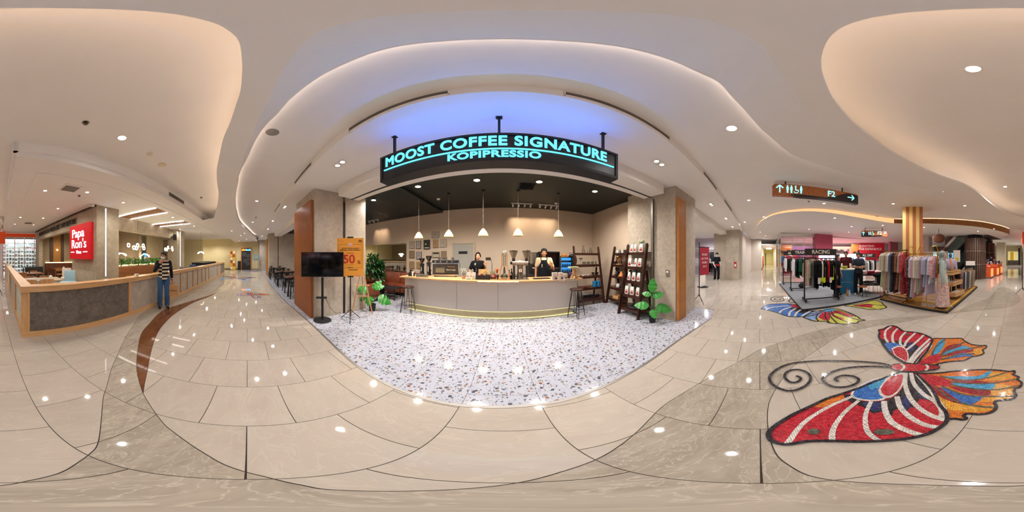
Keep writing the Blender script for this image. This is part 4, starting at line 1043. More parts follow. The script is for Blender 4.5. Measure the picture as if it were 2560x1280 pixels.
# back counter with brewer, black oven, fridge
bc = cft('back_counter', 'dark back counter along the cafe wall holding the brewer and fridge', 'counter', .95, 5.7)
MB().bx(-1.35, 1.4, -.3, .3, .86, .9).build('worktop', M_STEELD, bc)
for k in range(4): 
    dd = MB().bx(-1.33+.68*k, -1.33+.68*k+.67, -.28, .28, .1, .86).build('cabinet', M_BLACKM, bc)
    MB().bx(-1.1+.68*k, -.9+.68*k, -.295, -.28, .78, .79).build('handle', M_CHROME, dd)
MB().bx(-1.3, 1.35, -.24, .28, 0, .1).build('plinth', M_BLACKM, bc)
def onback(name, label, cat, px, t=5.65, rz=0, z=.9):
    lo = ang(px, 0)[0]+TH; return cft(name, label, cat, t*math.tan(lo), t, z, rz)
p = onback('batch_brewer', 'tall silver batch brewer behind the big grinder', 'coffee maker', 1332)
MB().bx(-.2, .2, -.15, .2, .0, .06).bx(-.2, .2, .0, .2, .06, .78).build('body', M_SILVER, p)
MB().cyl((-.02, -.05, .42), (-.02, -.05, .78), .18, n=24).build('tank', M_SILVER, p, True); MB().bx(-.21, .21, -.2, .2, .78, .8).build('lid', M_STEELD, p)
MB().bx(-.15, .15, -.17, -.14, .06, .34).build('drip_cage', M_BLACKM, p); MB().bx(-.04, .04, -.175, -.17, .26, .285).build('badge', M_PAPER, p)
for k in range(5): MB().bx(-.13+.06*k, -.12+.06*k, -.178, -.17, .08, .24).build('cage_bar', M_STEELD, p)
p = onback('black_oven', 'black glossy oven box behind the man in the apron', 'oven', 1372, 5.7)
MB().bx(-.36, .36, -.2, .25, .0, .84, bev=.01).build('case', M_BLACKM, p); MB().bx(-.3, .33, -.215, -.2, .3, .8).build('glass_door', M_GLOSSB, p); MB().bx(-.3, .33, -.23, -.215, .22, .25).build('handle', M_SILVER, p)
p = onback('display_fridge', 'small countertop fridge glowing blue with bottles', 'fridge', 1414, 5.62, R(-4), .9)
p.scale = (1, 1, .66)
b = MB(); b.bx(-.3, .3, .2, .22, 0, 1.0).bx(-.3, -.27, -.2, .2, 0, 1.0).bx(.27, .3, -.2, .2, 0, 1.0).bx(-.3, .3, -.2, .2, .96, 1.0).bx(-.3, .3, -.2, .2, 0, .12); b.build('case', M_BLACKM, p)
MB().bx(-.27, .27, .17, .19, .12, .96).build('backlit_wall', emit('fridge_blue', '#3a8fe0', 1.6), p)
b = MB(); b.bx(-.27, -.23, -.22, -.2, .1, .97).bx(.23, .27, -.22, -.2, .1, .97).bx(-.23, .23, -.22, -.2, .1, .14).bx(-.23, .23, -.22, -.2, .93, .97); d_ = b.build('door', M_SILVER, p); MB().bx(-.23, .23, -.212, -.208, .14, .93).build('door_glass', M_GLASS, d_)
for z in (.4, .68): MB().bx(-.26, .26, -.15, .16, z, z+.012).build('shelf', M_SILVER, p)
for k in range(6):
    for z in (.12, .412): MB().lathe([(.001, 0), (.03, 0), (.03, .12), (.012, .17), (.012, .2)], 10, (-.2+.08*k, -.05, z)).build('bottle', mat('fridge_bottle', '#274a78', .3), p, True)
MB().bx(-.24, .24, -.06, .1, .692, .78).build('cartons', mat('fridge_carton', '#8a8fa0', .5, var=.3, scale=20), p)
p = onback('straw_hat', 'yellow and red hat lying on top of the blue fridge', 'hat', 1411, 5.62, 0, 1.56)
MB().lathe([(.17, 0), (.17, .008), (.1, .02), (.1, .03), (.095, .08), (.06, .11), (.001, .12)], 22).build('crown_and_brim', mat('hat_yellow', '#cf9a3e', .8), p, True); MB().lathe([(.102, .018), (.102, .045)], 22).build('hat_band', M_RED, p)
p = onback('cap_pile', 'black cap and dark bag on the right end of the blue fridge', 'cap', 1430, 5.3, 0, 1.3)
MB().ell((0, 0, .28), (.12, .1, .07), 14).ell((.06, -.06, .12), (.1, .08, .2), 14).build('cap', M_BLACKM, p, True)
p = onctr('serving_tray', 'flat black serving tray lying on the oak counter', 'tray', 1356, 698, 0, .12)
MB().bx(-.22, .22, -.1, .1, 0, .012, bev=.004).build('tray', M_BLACKM, p); MB().bx(-.22, .22, -.104, -.096, .008, .02).build('rim', M_BLACKM, p)
for i, (px, w_, h_, lb) in enumerate(((1387, .13, .19, 'left'), (1403, .1, .19, 'middle'), (1415, .1, .16, 'right'))):
    p = onctr('drip_bag_box', f'pale drip coffee box with small brown picture, {("next to the black tray", "between two other boxes", "behind the coffee bar sign")[i]}', 'box', px, 701, -.05, .03*i)
    MB().bx(-w_/2, w_/2, -.04, .04, 0, h_).build('box_body', mat('pale_pink_box', '#e3cdbd', .6), p)
    MB().bx(-w_*.1, w_*.42, -.0415, -.04, .03, .08).build('picture', mat('box_photo', '#6b4038', .5, var=.4, scale=30), p); MB().bx(-w_*.1, w_*.4, -.0415, -.04, .1, .106).build('text_line', mat('print_ink', '#5d5349', .7), p)
p = onctr('counter_sign', 'cream wooden COFFEE BAR sign block on the counter end', 'sign', 1422, 702, -.06, -.0)
MB().bx(-.13, .13, -.012, .012, 0, .05).build('block', mat('cream_block', '#e6cfb0', .6), p); text('lettering', 'COFFEE BAR', .036, mat('bag_ink', '#3a261a', .8), p, (0, -.014, .025), ext=.001)
p = onctr('pastry_box', 'dark box with purple carton beside the drip coffee boxes', 'box', 1424, 698, 0, .14)
MB().bx(-.12, .06, -.05, .05, 0, .12).build('dark_box', mat('dark_choc', '#33221f', .4), p); MB().bx(.065, .12, -.05, .03, 0, .15).build('purple_carton', mat('purple', '#5b4b9a', .5), p)
p = onctr('wooden_display', 'carved brown wooden display stand with papers at the counter corner', 'stand', 1440, 698, 0, .16)
MB().box((0, 0, .14), (.05, .12, .3), ry=.5).box((.05, 0, .14), (.05, .12, .3), ry=-.45).build('legs', M_OAKZ, p); MB().box((0, 0, .29), (.26, .16, .015), rx=.1).box((.01, 0, .305), (.22, .14, .012), rz=.1).build('papers', mat('paper_green', '#b4b38a', .7), p)
p = onctr('flyer', 'printed flyer sheets lying along the counter edge', 'flyer', 1245, 705, 0, .02)
for k in range(9): MB().box((-.42+.105*k, .01*(k % 2), .0012), (.098, .12, .002), rz=random.uniform(-.05, .05)).build('sheet', mat('flyer%d' % (k % 2), ('#ead8c4', '#e3c3ae')[k % 2], .6, var=.2, scale=22), p)
# POS arm behind the woman
p = onctr('pos_screen', 'thin screen on a bent black arm behind the drip tower', 'screen', 1228, 690, 0, .35)
MB().tube([(0, 0, 0), (.0, 0, .3), (-.03, 0, .47), (-.09, 0, .5)], .008).build('arm', M_BLACKM, p); MB().box((-.12, 0, .5), (.16, .015, .1), rx=.5).build('screen', M_SILVER, p); MB().bx(-.06, .06, -.05, .05, 0, .01).build('base', M_BLACKM, p)
# ================================================================ ladder shelves
def ladder(label, s, t, rz, W, Ht=1.88, left_only=False):
    p = cft('ladder_shelf', label, 'shelf', s, t, 0, rz, 'dark wood ladder shelves')
    top_y = .36
    for sx in (-1, 1):
        b = MB(); b.box((sx*W/2, top_y/2, Ht/2), (.035, .085, math.hypot(Ht, top_y)), rx=-math.atan2(top_y, Ht)); b.ell((sx*W/2, top_y, Ht), (.0175, .042, .03), 10); b.build('front_rail', M_DARKW, p)
        b = MB(); b.box((sx*(W/2-.045), .50, .6), (.03, .06, 1.22), rx=math.atan2(.22, 1.2)); b.build('rear_leg', M_DARKW, p)
    for z, d in ((.2, .46), (.56, .40), (.93, .34), (1.30, .27), (1.68, .2)):
        y0 = top_y*z/Ht+.02
        MB().bx(-W/2-.09, W/2+.09, y0, y0+d, z-.012, z).build('shelf_board', M_DARKWX, p)
        MB().bx(-W/2+.018, W/2-.018, y0-.012, y0+.006, z-.075, z-.012).build('shelf_apron', M_DARKWX, p)
    return p
def on_shelf(sp, name, label, cat, x, z, dy=.07, group=None, rz=0):
    y = .36*z/1.88+.02+dy
    a = sp.rotation_euler[2]; q = Matrix.Rotation(a, 3, 'Z') @ V3((x, y, z))
    return thing(name, label, cat, (sp.location.x+q.x, sp.location.y+q.y, z+.002), a+rz, group)
a, b_ = INV(1.96, 4.32), INV(2.88, 4.45)
L1 = ladder('dark ladder shelf of glassware beside the counter end', 2.62, 4.34, 0, .93)
L2 = ladder('dark ladder shelf of mugs and drippers in the back corner', 3.15, 3.96, R(-90), .70)
L3 = ladder('dark ladder shelf of white coffee bags nearest the leafy plant', 2.80, 2.93, R(-88), .66)
# coffee bags on L3
M_BAG = mat('bag_white', '#e8e3dd', .5, var=.03); M_BAGR = mat('bag_red', '#b5302c', .5, var=.2, scale=25)
def bagmesh():
    bm = MB(); h = .19; prof = [(0, .042, .030), (.02, .045, .032), (.13, .043, .02), (h, .04, .003)]
    prev = None
    for z, x, y in prof:
        r = [bm.bm.verts.new(v) for v in ((-x, -y, z), (x, -y, z), (x, y, z), (-x, y, z))]
        if prev:
            for i in range(4): bm.bm.faces.new((prev[i], prev[(i+1) % 4], r[(i+1) % 4], r[i]))
        else: bm.bm.faces.new(r[::-1])
        prev = r
    bm.bm.faces.new(prev)
    return bm
def bag(sp, x, z, label, first=[None], rz=0, scale=1):
    p = on_shelf(sp, 'coffee_bag', label, 'coffee bag', x, z, .07, 'white coffee bags on the ladder shelf', rz)
    if first[0] is None:
        a_ = bagmesh().build('bag_body', M_BAG, p); c_ = MB().box((0, -.0335, .05), (.06, .002, .045), rx=.06).build('label_patch', M_BAGR, p); e_ = MB().box((.005, -.0325, .095), (.04, .002, .022), rx=.1).build('label_patch', mat('bag_print', '#c9786a', .5), p)
        first[0] = (a_, c_, e_)
    else:
        for o in first[0]:
            c_ = o.copy(); COL.objects.link(c_); c_.parent = p
    p.scale = (scale*1.15,)*3
for z, row, xs in ((1.68, 'top shelf', (-.22, -.1, .1)), (1.30, 'second shelf', (-.24, -.02, .12)), (.93, 'third shelf', (-.2, -.03, .14)), (.56, 'lowest bag shelf', (-.22, -.03, .17))):
    for i, x in enumerate(xs):
        bag(L3, x, z, f'white coffee bag with red label on the {row}, {("far", "middle", "near")[i]} one', rz=R(random.uniform(-14, 14)))
p = on_shelf(L3, 'sale_card', 'small white SALE card in front of the bags', 'card', -.06, 1.30, .01)
MB().box((0, 0, .03), (.17, .006, .055), rx=-.2).build('card', M_PAPER, p); text('lettering', 'SALE', .042, M_BLACKM, p, (0, -.005, .03), rot=(PI/2-.2, 0, 0), ext=.001)
p = on_shelf(L3, 'tulip_bunch', 'bunch of white tulips behind the top shelf bags', 'flowers', .03, 1.68, .15)
sm = MB()
for k in range(7):
    a = k*.9; sm.tube([(0, 0, 0), (.02*math.cos(a), .02*math.sin(a), .15), (.055*math.cos(a), .05*math.sin(a), .27+.02*(k % 3))], .004, 5)
    MB().ell((.055*math.cos(a), .05*math.sin(a), .29+.02*(k % 3)), (.017, .017, .026), 8).build('tulip', mat('tulip_white', '#e7ead0', .6), p, True)
    MB().box((.03*math.cos(a), .03*math.sin(a), .12), (.02, .004, .2), rz=a, ry=.15).build('leaf', mat('tulip_green', '#5f8a3a', .5), p)
o = sm.build('stems', mat('tulip_green', '#5f8a3a', .5), p); o['kind'] = 'stuff'
p = on_shelf(L3, 'teal_jar', 'teal grey jar behind the third shelf bags', 'jar', -.1, .93, .2); MB().lathe([(.001, 0), (.05, 0), (.055, .22), (.03, .27), (.001, .28)], 16).build('jar_body', mat('teal_grey', '#54707a', .5), p, True)
p = on_shelf(L3, 'dark_fabric', 'dark cloth and small parts on the bottom of the bag shelf', 'cloth', 0, .2, .14); MB().ell((0, 0, .02), (.2, .13, .035), 14).build('fabric', M_BLACKM, p, True)
# L2 things
for i, x in enumerate((-.22, -.1, .02, .13)):
    p = on_shelf(L2, 'mug', f'{("white", "grey", "pale", "dark")[i]} mug on the top board of the corner shelf', 'mug', x-.05, 1.68, .08)
    m_ = (M_PAPER, mat('mug_grey', '#8a837c', .4), M_PAPER, mat('cup_dark', '#3b3130', .5))[i]
    o = MB().lathe([(.001, 0), (.04, 0), (.043, .1), (.038, .1), (.035, .008), (.001, .008)], 16).build('mug_body', m_, p, True); MB().tube([(.04, 0, .08), (.07, 0, .07), (.07, 0, .035), (.04, 0, .025)], .006).build('handle', m_, p, True)
p = on_shelf(L2, 'copper_stand', 'shiny copper wire cup stand on the corner shelf', 'stand', -.14, 1.30, .1)
MC = mat('copper', '#c98246', .2, 1)
for k in range(8):
    a = k*PI/4; MB().tube([(.09*math.cos(a), .09*math.sin(a), 0), (.1*math.cos(a), .1*math.sin(a), .12), (.075*math.cos(a+.3), .075*math.sin(a+.3), .24), (.03*math.cos(a+.5), .03*math.sin(a+.5), .27)], .012).build('copper_loop', MC, p, True)
MB().lathe([(.11, 0), (.11, .02), (.001, .02)], 18).build('base', M_OAK, p)
p = on_shelf(L2, 'black_bottle', 'black cylinder at the outer end of the copper stand', 'bottle', -.34, 1.30, .08); MB().cyl((0, 0, .05), (.1, 0, .05), .05, n=16).cyl((.1, 0, .05), (.14, 0, .05), .03, n=14).build('body', M_BLACKM, p)
for i, x in enumerate((.06, .15)):
    p = on_shelf(L2, 'glass_cup', f'clear glass cup on the corner shelf, {("next to the copper stand", "nearer the bags")[i]}', 'glass', x, 1.30, .1); MB().lathe([(.001, 0), (.03, 0), (.04, .1), (.037, .1), (.028, .01), (.001, .01)], 14).build('cup', M_GLASS, p, True)
p = on_shelf(L2, 'black_dripper', 'black coffee dripper on a carafe on the corner shelf', 'coffee dripper', -.16, .93, .1); MB().lathe([(.05, 0), (.05, .1), (.025, .14), (.075, .24), (.07, .24), (.02, .14)], 16).build('dripper', M_BLACKM, p, True); MB().box((0, 0, .02), (.16, .16, .01)).build('base', M_BLACKM, p)
p = on_shelf(L2, 'orange_cone', 'orange upside-down cone dripper on the corner shelf', 'coffee dripper', .05, .93, .1); MB().lathe([(.001, .16), (.02, .15), (.09, .02), (.1, 0)], 18).build('cone', mat('cone_orange', '#c97a3a', .5), p, True); MB().lathe([(.1, 0), (.115, 0), (.115, .008)], 18).build('rim', mat('cone_orange', '#c97a3a', .5), p, True)
p = on_shelf(L2, 'dark_box', 'dark box behind the orange cone', 'box', .02, .93, .2); MB().bx(-.2, .2, -.05, .05, 0, .12, bev=.004).build('box_body', M_BLACKM, p); MB().bx(-.2, .2, -.052, .052, .12, .13).build('lid', M_BLACKM, p)
p = on_shelf(L2, 'white_teapot', 'white patterned teapot on the lower corner shelf', 'teapot', -.02, .56, .1); MB().lathe([(.001, 0), (.06, .01), (.075, .06), (.05, .12), (.001, .13)], 18).build('pot_body', mat('pot_white', '#ddd6d2', .35, var=.2, scale=30), p, True); MB().tube([(.07, 0, .09), (.11, 0, .08), (.11, 0, .04), (.07, 0, .03)], .008).build('handle', M_BLACKM, p, True); MB().ell((0, 0, .135), .014, 8).build('lid_knob', M_BLACKM, p, True)
p = on_shelf(L2, 'dark_kettle', 'dark round kettle on the lower corner shelf', 'kettle', .14, .56, .12); MB().ell((0, 0, .06), (.07, .07, .06), 16).build('kettle_body', M_BLACKM, p, True); MB().tube([(-.05, 0, .1), (0, 0, .17), (.05, 0, .1)], .007).build('handle', M_BLACKM, p, True)
p = on_shelf(L2, 'wood_crate', 'small orange wood crate on the bottom corner shelf', 'crate', .0, .2, .12)
for z in (.02, .065): MB().bx(-.13, .13, -.09, -.08, z, z+.035).build('slat', M_OAK, p); MB().bx(-.13, .13, .08, .09, z, z+.035).build('slat', M_OAK, p)
for x in (-.13, .12): MB().bx(x, x+.01, -.08, .08, .02, .1).build('end_panel', M_OAKZ, p)
MB().bx(-.13, .13, -.09, .09, 0, .012).build('base', M_OAK, p)
# L1 things
for i, x in enumerate((-.08, .2)):
    p = on_shelf(L1, 'glass_server', f'clear {("slim tall", "round handled")[i]} glass server on the top board', 'glass', x, 1.68, .08); MB().lathe([(.001, 0), (.045, 0), (.05, .08), (.02, .16), (.03, .24 if i == 0 else .18), (.027, .24 if i == 0 else .18)], 16).build('server', M_GLASS, p, True); MB().tube([(.045, 0, .1), (.08, 0, .09), (.06, 0, .03)], .006).build('handle', M_GLASS, p, True)
p = on_shelf(L1, 'metal_tap', 'tiny chrome tap piece on the top board', 'tap', .07, 1.68, .06); MB().cyl((0, 0, 0), (0, 0, .05), .012).ell((0, 0, .055), .015, 8).build('tap', M_CHROME, p, True)
p = on_shelf(L1, 'wine_glass', 'tall dark rimmed stem glass on the second board', 'glass', -.2, 1.30, .1); MB().lathe([(.035, 0), (.004, .006), (.004, .12), (.05, .18), (.05, .2)], 16).build('bowl', M_GLASS, p, True); MB().lathe([(.055, .19), (.06, .21), (.02, .2)], 16).build('dark_rim', M_BLACKM, p, True)
for i in range(7):
    p = on_shelf(L1, 'drinking_glass', f'small clear glass on the glassware shelf, {("first", "second", "third", "fourth", "fifth", "sixth", "seventh")[i]} from the left', 'glass', -.12+.08*i, 1.30, .08+.05*(i % 2), 'clear glasses on the glassware shelf')
    MB().lathe([(.001, 0), (.03, 0), (.034, .09), (.031, .09), (.027, .01), (.001, .01)], 12).build('glass_body', M_GLASS, p, True)
p = on_shelf(L1, 'pink_set', 'pink and white porcelain bits on the third board', 'porcelain', -.14, .93, .1)
for k in range(8): MB().lathe([(.001, 0), (.03, 0), (.04, .035), (.036, .035), (.001, .012)], 12, (-.22+.06*k, .04*(k % 3)-.04, 0)).build('bowl', mat('porcelain%d' % (k % 2), ('#e0aaa4', '#e6dcd6')[k % 2], .4), p, True)
for i, x in enumerate((.22, .38)):
    p = on_shelf(L1, 'dripper', f'dark brown coffee dripper cup on the third board, {("with the white ribbon", "at the end")[i]}', 'coffee dripper', x, .93, .09); MB().lathe([(.03, 0), (.02, .03), (.065, .1), (.06, .1), (.015, .035)], 16).build('cone', mat('dripper_brown', '#33180f', .35), p, True); MB().lathe([(.05, .0), (.05, .006), (.001, .006)], 16).build('base', mat('dripper_brown', '#33180f', .35), p, True)
for i, x in enumerate((.24, .38)):
    p = on_shelf(L1, 'blue_can', f'bright blue coffee tin on the fourth board, {("left", "right")[i]} of the pair', 'tin', x, .56, .1); MB().lathe([(.001, 0), (.07, 0), (.07, .17), (.001, .17)], 20).build('can_body', mat('can_blue', '#1e78a8', .3, .2), p, True); MB().lathe([(.072, .165), (.072, .185), (.001, .187)], 20).build('lid', mat('can_lid', '#2e89b5', .3, .2), p, True)
p = on_shelf(L1, 'red_booklet', 'red booklets lying on the fourth board', 'booklet', -.12, .56, .1)
for k in range(3): MB().box((-.1+.1*k, .0, .012), (.12, .09, .02), rz=.3*k-.2).build('booklet', mat('booklet_red%d' % (k % 2), ('#7a2a22', '#3a2420')[k % 2], .5), p)
p = on_shelf(L1, 'cable_heap', 'heap of black cables on the bottom board', 'cables', .1, .2, .16)
b = MB(); random.seed(5)
for k in range(6): b.tube([(random.uniform(-.35, .35), random.uniform(-.1, .1), .015+.02*k*random.random()+.01) for _ in range(6)], .007, 5)
o = b.build('cables', M_BLACKM, p, True); o['kind'] = 'stuff'
MB().box((.1, .02, .05), (.35, .15, .05), rz=.1, ry=.1).build('black_tray', M_BLACKM, p)
# ================================================================ leafy plants
def leaf_mesh(L, W, cut=0, n=9, droop=.3):
    """leaf blade along +Y from the stalk, optional cuts like a split-leaf plant"""
    bm = bmesh.new(); rows = []
    for i in range(n*2+1):
        u = i/(n*2); wv = math.sin(PI*min(1, u*1.02)**.75)**.8*W/2 if 0 < u < 1 else .004
        c = 1-cut*(1 if i % 4 == 2 and .2 < u < .92 else 0)
        z = -droop*L*u*u
        rows.append([bm.verts.new((sx*wv*f*(c if f == 1 else 1), u*L+(abs(sx)*f*.1*W if c < 1 else 0), z-.10*abs(f)*wv+.03*W*f*math.sin(i*1.3))) for sx, f in ((-1, 1), (-1, .5), (1, 0), (1, .5), (1, 1))])
    for a, b in zip(rows, rows[1:]):
        for k in range(4): bm.faces.new((a[k], a[k+1], b[k+1], b[k]))
    me = bpy.data.meshes.new('leaf'); bm.to_mesh(me); bm.free()
    for q in me.polygons: q.use_smooth = True
    return me
M_LEAF = mat('leaf_green', '#2f8a2c', .35, var=.25, scale=9); M_LEAFD = mat('leaf_dark', '#1f5a24', .4, var=.25, scale=9)
M_SOIL = mat('soil', '#2a2018', .9, var=.3, scale=40); M_STEM = mat('plant_stem', '#4b6a2c', .6)
def leafplant(label, loc, rz, leaves, pot=(.085, .17), cut=.45, m=M_LEAF):
    """leaves: azimuth (0 = towards the viewer side), elevation, stalk height, reach, length, width, droop"""
    p = thing('potted_plant', label, 'potted plant', loc, rz)
    r, h = pot
    MB().lathe([(.001, 0), (r*.8, 0), (r, h), (r*.92, h), (r*.88, h*.85), (.001, h*.85)], 22).build('pot', M_BLACKM, p, True)
    MB().lathe([(r*.87, h*.88), (.001, h*.9)], 16).build('soil', M_SOIL, p)
    for (az, el, z0, sl, L, W, dr) in leaves:
        a = R(az); d = V3((math.sin(a), -math.cos(a), 0))
        b = V3((0, 0, h*.88)); mid = V3((0, 0, z0*.75)) + d*.03; tip = V3((0, 0, z0)) + d*sl
        MB().tube([b, (b+mid)/2+d*.01, mid, tip], .006, 5).build('stem', M_STEM, p, True)
        Y = (d*math.cos(R(el))+V3((0, 0, math.sin(R(el))))).normalized(); N = V3((0, -.75, .65))
        N = (N-Y*N.dot(Y)).normalized(); X = Y.cross(N)
        o = link('leaf', leaf_mesh(L, W, cut, droop=dr), m, p)
        o.matrix_local = Matrix.Translation(tip) @ Matrix((X, Y, N)).transposed().to_4x4()
    return p
x, y = fl(1631, 805)
leafplant('tall leafy plant in black pot in front of the switch column', (x, y, 0), face(1632), [(175, 78, .74, .02, .34, .22, .12), (-95, 18, .68, .03, .22, .15, .3), (85, 32, .62, .04, .24, .16, .3), (-85, 8, .42, .08, .34, .22, .25), (80, -8, .40, .08, .38, .25, .25), (10, -25, .34, .05, .24, .2, .3), (120, 45, .6, .03, .24, .17, .2)], cut=.12)
x, y = fl(931, 776)
leafplant('split-leaf plant in small black pot behind the poster tripod', (x, y, 0), face(928), [(-85, 25, .60, .12, .34, .30, .3), (100, 55, .62, .04, .34, .28, .3), (85, 22, .66, .05, .30, .2, .3), (80, -22, .42, .16, .42, .34, .3), (-30, -45, .44, .07, .28, .24, .3), (-95, -5, .36, .2, .2, .16, .3)], pot=(.1, .2), cut=.55)
# ================================================================ television stand, poster, easel
x, y = fl(806, 801)
p = thing('television', 'black flat television on a tall floor stand with round base', 'television', (x, y, 0), face(812)+R(1))
MB().lathe([(.001, 0), (.2, 0), (.21, .012), (.2, .03), (.05, .035), (.001, .036)], 32).build('base', M_BLACKM, p, True)
MB().bx(-.028, .028, -.02, .02, .03, 1.5).build('pole', M_BLACKM, p)
MB().bx(-.14, .1, -.13, .02, .60, .615).bx(-.14, .1, -.135, -.128, .60, .635).build('tray', M_BLACKM, p)
MB().bx(-.1, .1, -.02, .015, 1.25, 1.55).build('bracket', M_BLACKM, p)
q = MB().box((0, -.055, 1.385), (.97, .045, .57), bev=.004).build('case', M_BLACKM, p); MB().bx(-.475, .475, -.081, -.077, 1.115, 1.66).build('screen', M_GLOSSB, q)
MB().bx(-.04, .04, -.082, -.078, 1.092, 1.10).build('logo_bar', M_SILVER, q)
p = thing('power_cable', 'thin dark cable trailing from the television to the pier', 'cable', (0, 0, 0))
c0 = V3((x, y, .6)); e0 = V3((*fl(850, 790), .012)); MB().tube([c0+V3((.06, .05, 0)), c0.lerp(e0, .3)+V3((0, .05, -.12)), c0.lerp(e0, .6)+V3((.03, .05, -.12)), e0+V3((0, 0, .1)), e0, e0+V3((.2, .1, 0)), e0+V3((.45, .12, 0))], .005).build('cable', M_BLACKM, p, True)
x, y = fl(876, 800)
p = thing('poster_stand', 'orange discount poster on a black tripod stand', 'poster stand', (x, y, 0), face(876)-R(2))
M_ORN = mat('poster_orange', '#f2a53a', .5, var=.03, scale=2)
MB().bx(-.31, .31, -.03, -.022, 1.1, 2.0).build('poster', M_ORN, p)
MB().cyl((0, 0, .22), (0, 0, 1.95), .012).cyl((0, 0, .1), (0, 0, .9), .016).build('pole', M_BLACKM, p)
for z in (1.085, 2.0): MB().bx(-.07, .07, -.04, .02, z, z+.03).build('clip', M_BLACKM, p)
for k in range(3):
    a = R(30+120*k); 
    MB().tube([(0, 0, .28), (.26*math.cos(a), .26*math.sin(a), .012)], .009).build('leg', M_BLACKM, p); MB().tube([(0, 0, .12), (.13*math.cos(a), .13*math.sin(a), .145)], .005).build('brace', M_BLACKM, p)
INK = mat('poster_ink', '#2c1d12', .7); PRED = mat('poster_red', '#c3221f', .6)
for body, sz, m_, xx, zz, bo in (('NIKMATI MENU FAVORIT', .036, INK, 0, 1.755, .0007), ('BERSAMA ORANG TERDEKAT', .036, INK, 0, 1.715, .0007), ('DISKON', .042, mat('poster_brown', '#a8502a', .7), .0, 1.645, 0), ('50', .28, PRED, -.03, 1.5, .005), ('%', .11, mat('poster_brown', '#a8502a', .7), .205, 1.435, .003), ('syarat dan ketentuan berlaku', .016, INK, 0, 1.375, 0), ('KOPI + ROTI', .02, INK, 0, 1.31, .001)):
    text('lettering', body, sz, m_, p, (xx, -.032, zz), ext=.001, bold=bo)
b = MB(); b.bx(-.27, .27, -.032, -.03, 1.30, 1.303).bx(-.27, .27, -.032, -.03, 1.845, 1.848).bx(-.273, -.27, -.032, -.03, 1.30, 1.848).bx(.27, .273, -.032, -.03, 1.30, 1.848); o = b.build('border_line', INK, p); o['kind'] = 'stuff'
MB().bx(-.04, .17, -.032, -.03, 1.25, 1.265).build('bar', INK, p)
for k in range(2): MB().box((.2+.035*k, -.0312, 1.93), (.014, .002, .045), ry=.45).box((.222+.035*k, -.0312, 1.93), (.014, .002, .045), ry=-.45).build('logo_mark', INK, p)
MB().bx(.17, .28, -.032, -.03, 1.893, 1.899).build('logo_line', INK, p)
MB().ell((-.005, -.031, 1.84), (.06, .002, .035), 14).build('round_emblem', mat('emblem_pink', '#e8c6c0', .6), p, True); text('lettering', 'Resto', .03, mat('emblem_red', '#c2536a', .6), p, (-.005, -.034, 1.84), ext=.001)
text('lettering', 'Moost', .05, mat('poster_faint', '#d98f2f', .6), p, (-.23, -.032, 1.93), ext=.001)
MB().bx(.13, .2, -.032, -.03, 1.11, 1.135).build('logo_patch', mat('logo_pink', '#e57f8d', .6), p); MB().bx(.225, .255, -.032, -.03, 1.11, 1.15).build('logo_patch', mat('logo_grey', '#c8b08e', .6), p)
x, y = fl(905, 785)
p = thing('easel', 'pale wooden A-frame easel standing behind the poster', 'easel', (x, y, 0), face(903)+R(-5))
for sx in (-1, 1): MB().box((sx*.15, 0, .62), (.03, .02, 1.27), ry=-sx*.2).build('front_leg', M_OAKZ, p)
MB().box((0, .22, .6), (.03, .02, 1.25), rx=.3).build('rear_leg', M_OAKZ, p)
MB().bx(-.17, .17, -.014, .012, .5, .525).build('cross_bar', M_OAK, p); MB().bx(-.2, .2, -.035, .012, .8, .815).build('ledge', M_OAK, p)
# ================================================================ lounge
def sofa(label, name, s, t, rz, W, D, n, m=M_LEATHER):
    p = cft(name, label, 'sofa' if n > 1 else 'armchair', s, t, 0, rz)
    MB().bx(-W/2, W/2, -D/2, D/2, .14, .3, bev=.02).build('base', m, p, True)
    MB().box((0, D/2-.1, .56), (W, .18, .62), rx=-.08, bev=.04).build('backrest', m, p, True)
    for sx in (-1, 1): MB().box((sx*(W/2-.08), -.02, .4), (.16, D-.06, .5), bev=.04).build('armrest', m, p, True)
    w_ = (W-.34)/n
    for k in range(n):
        MB().box((-W/2+.17+w_*(k+.5), -.07, .37), (w_-.01, D-.22, .16), bev=.04).build('seat_cushion', m, p, True); MB().box((-W/2+.17+w_*(k+.5), D/2-.25, .64), (w_-.01, .16, .44), rx=-.2, bev=.05).build('back_cushion', m, p, True)
    for sx in (-1, 1):
        for sy in (-1, 1): MB().cyl((sx*(W/2-.08), sy*(D/2-.08), 0), (sx*(W/2-.08), sy*(D/2-.08), .14), .02, .03).build('leg', M_BLACKM, p)
    return p
sofa('brown leather two-seat sofa under the wall mirror', 'sofa', -4.05, 5.42, R(6), 1.75, .85, 2)
sofa('brown leather armchair with its back to the split-leaf plant', 'armchair', -4.35, 3.72, R(172), .95, .82, 1)
sofa('dark brown sofa end seen behind the poster', 'sofa', -6.0, 5.0, R(80), 1.6, .82, 2)
p = cft('coffee_table', 'low black coffee table between the brown sofas', 'table', -3.9, 4.55, 0, R(10))
MB().bx(-.45, .45, -.28, .28, .4, .43, bev=.004).build('tabletop', M_BLACKM, p)
for sx in (-1, 1):
    for sy in (-1, 1): MB().cyl((sx*.4, sy*.23, 0), (sx*.38, sy*.22, .4), .014, .02).build('leg', M_BLACKM, p)
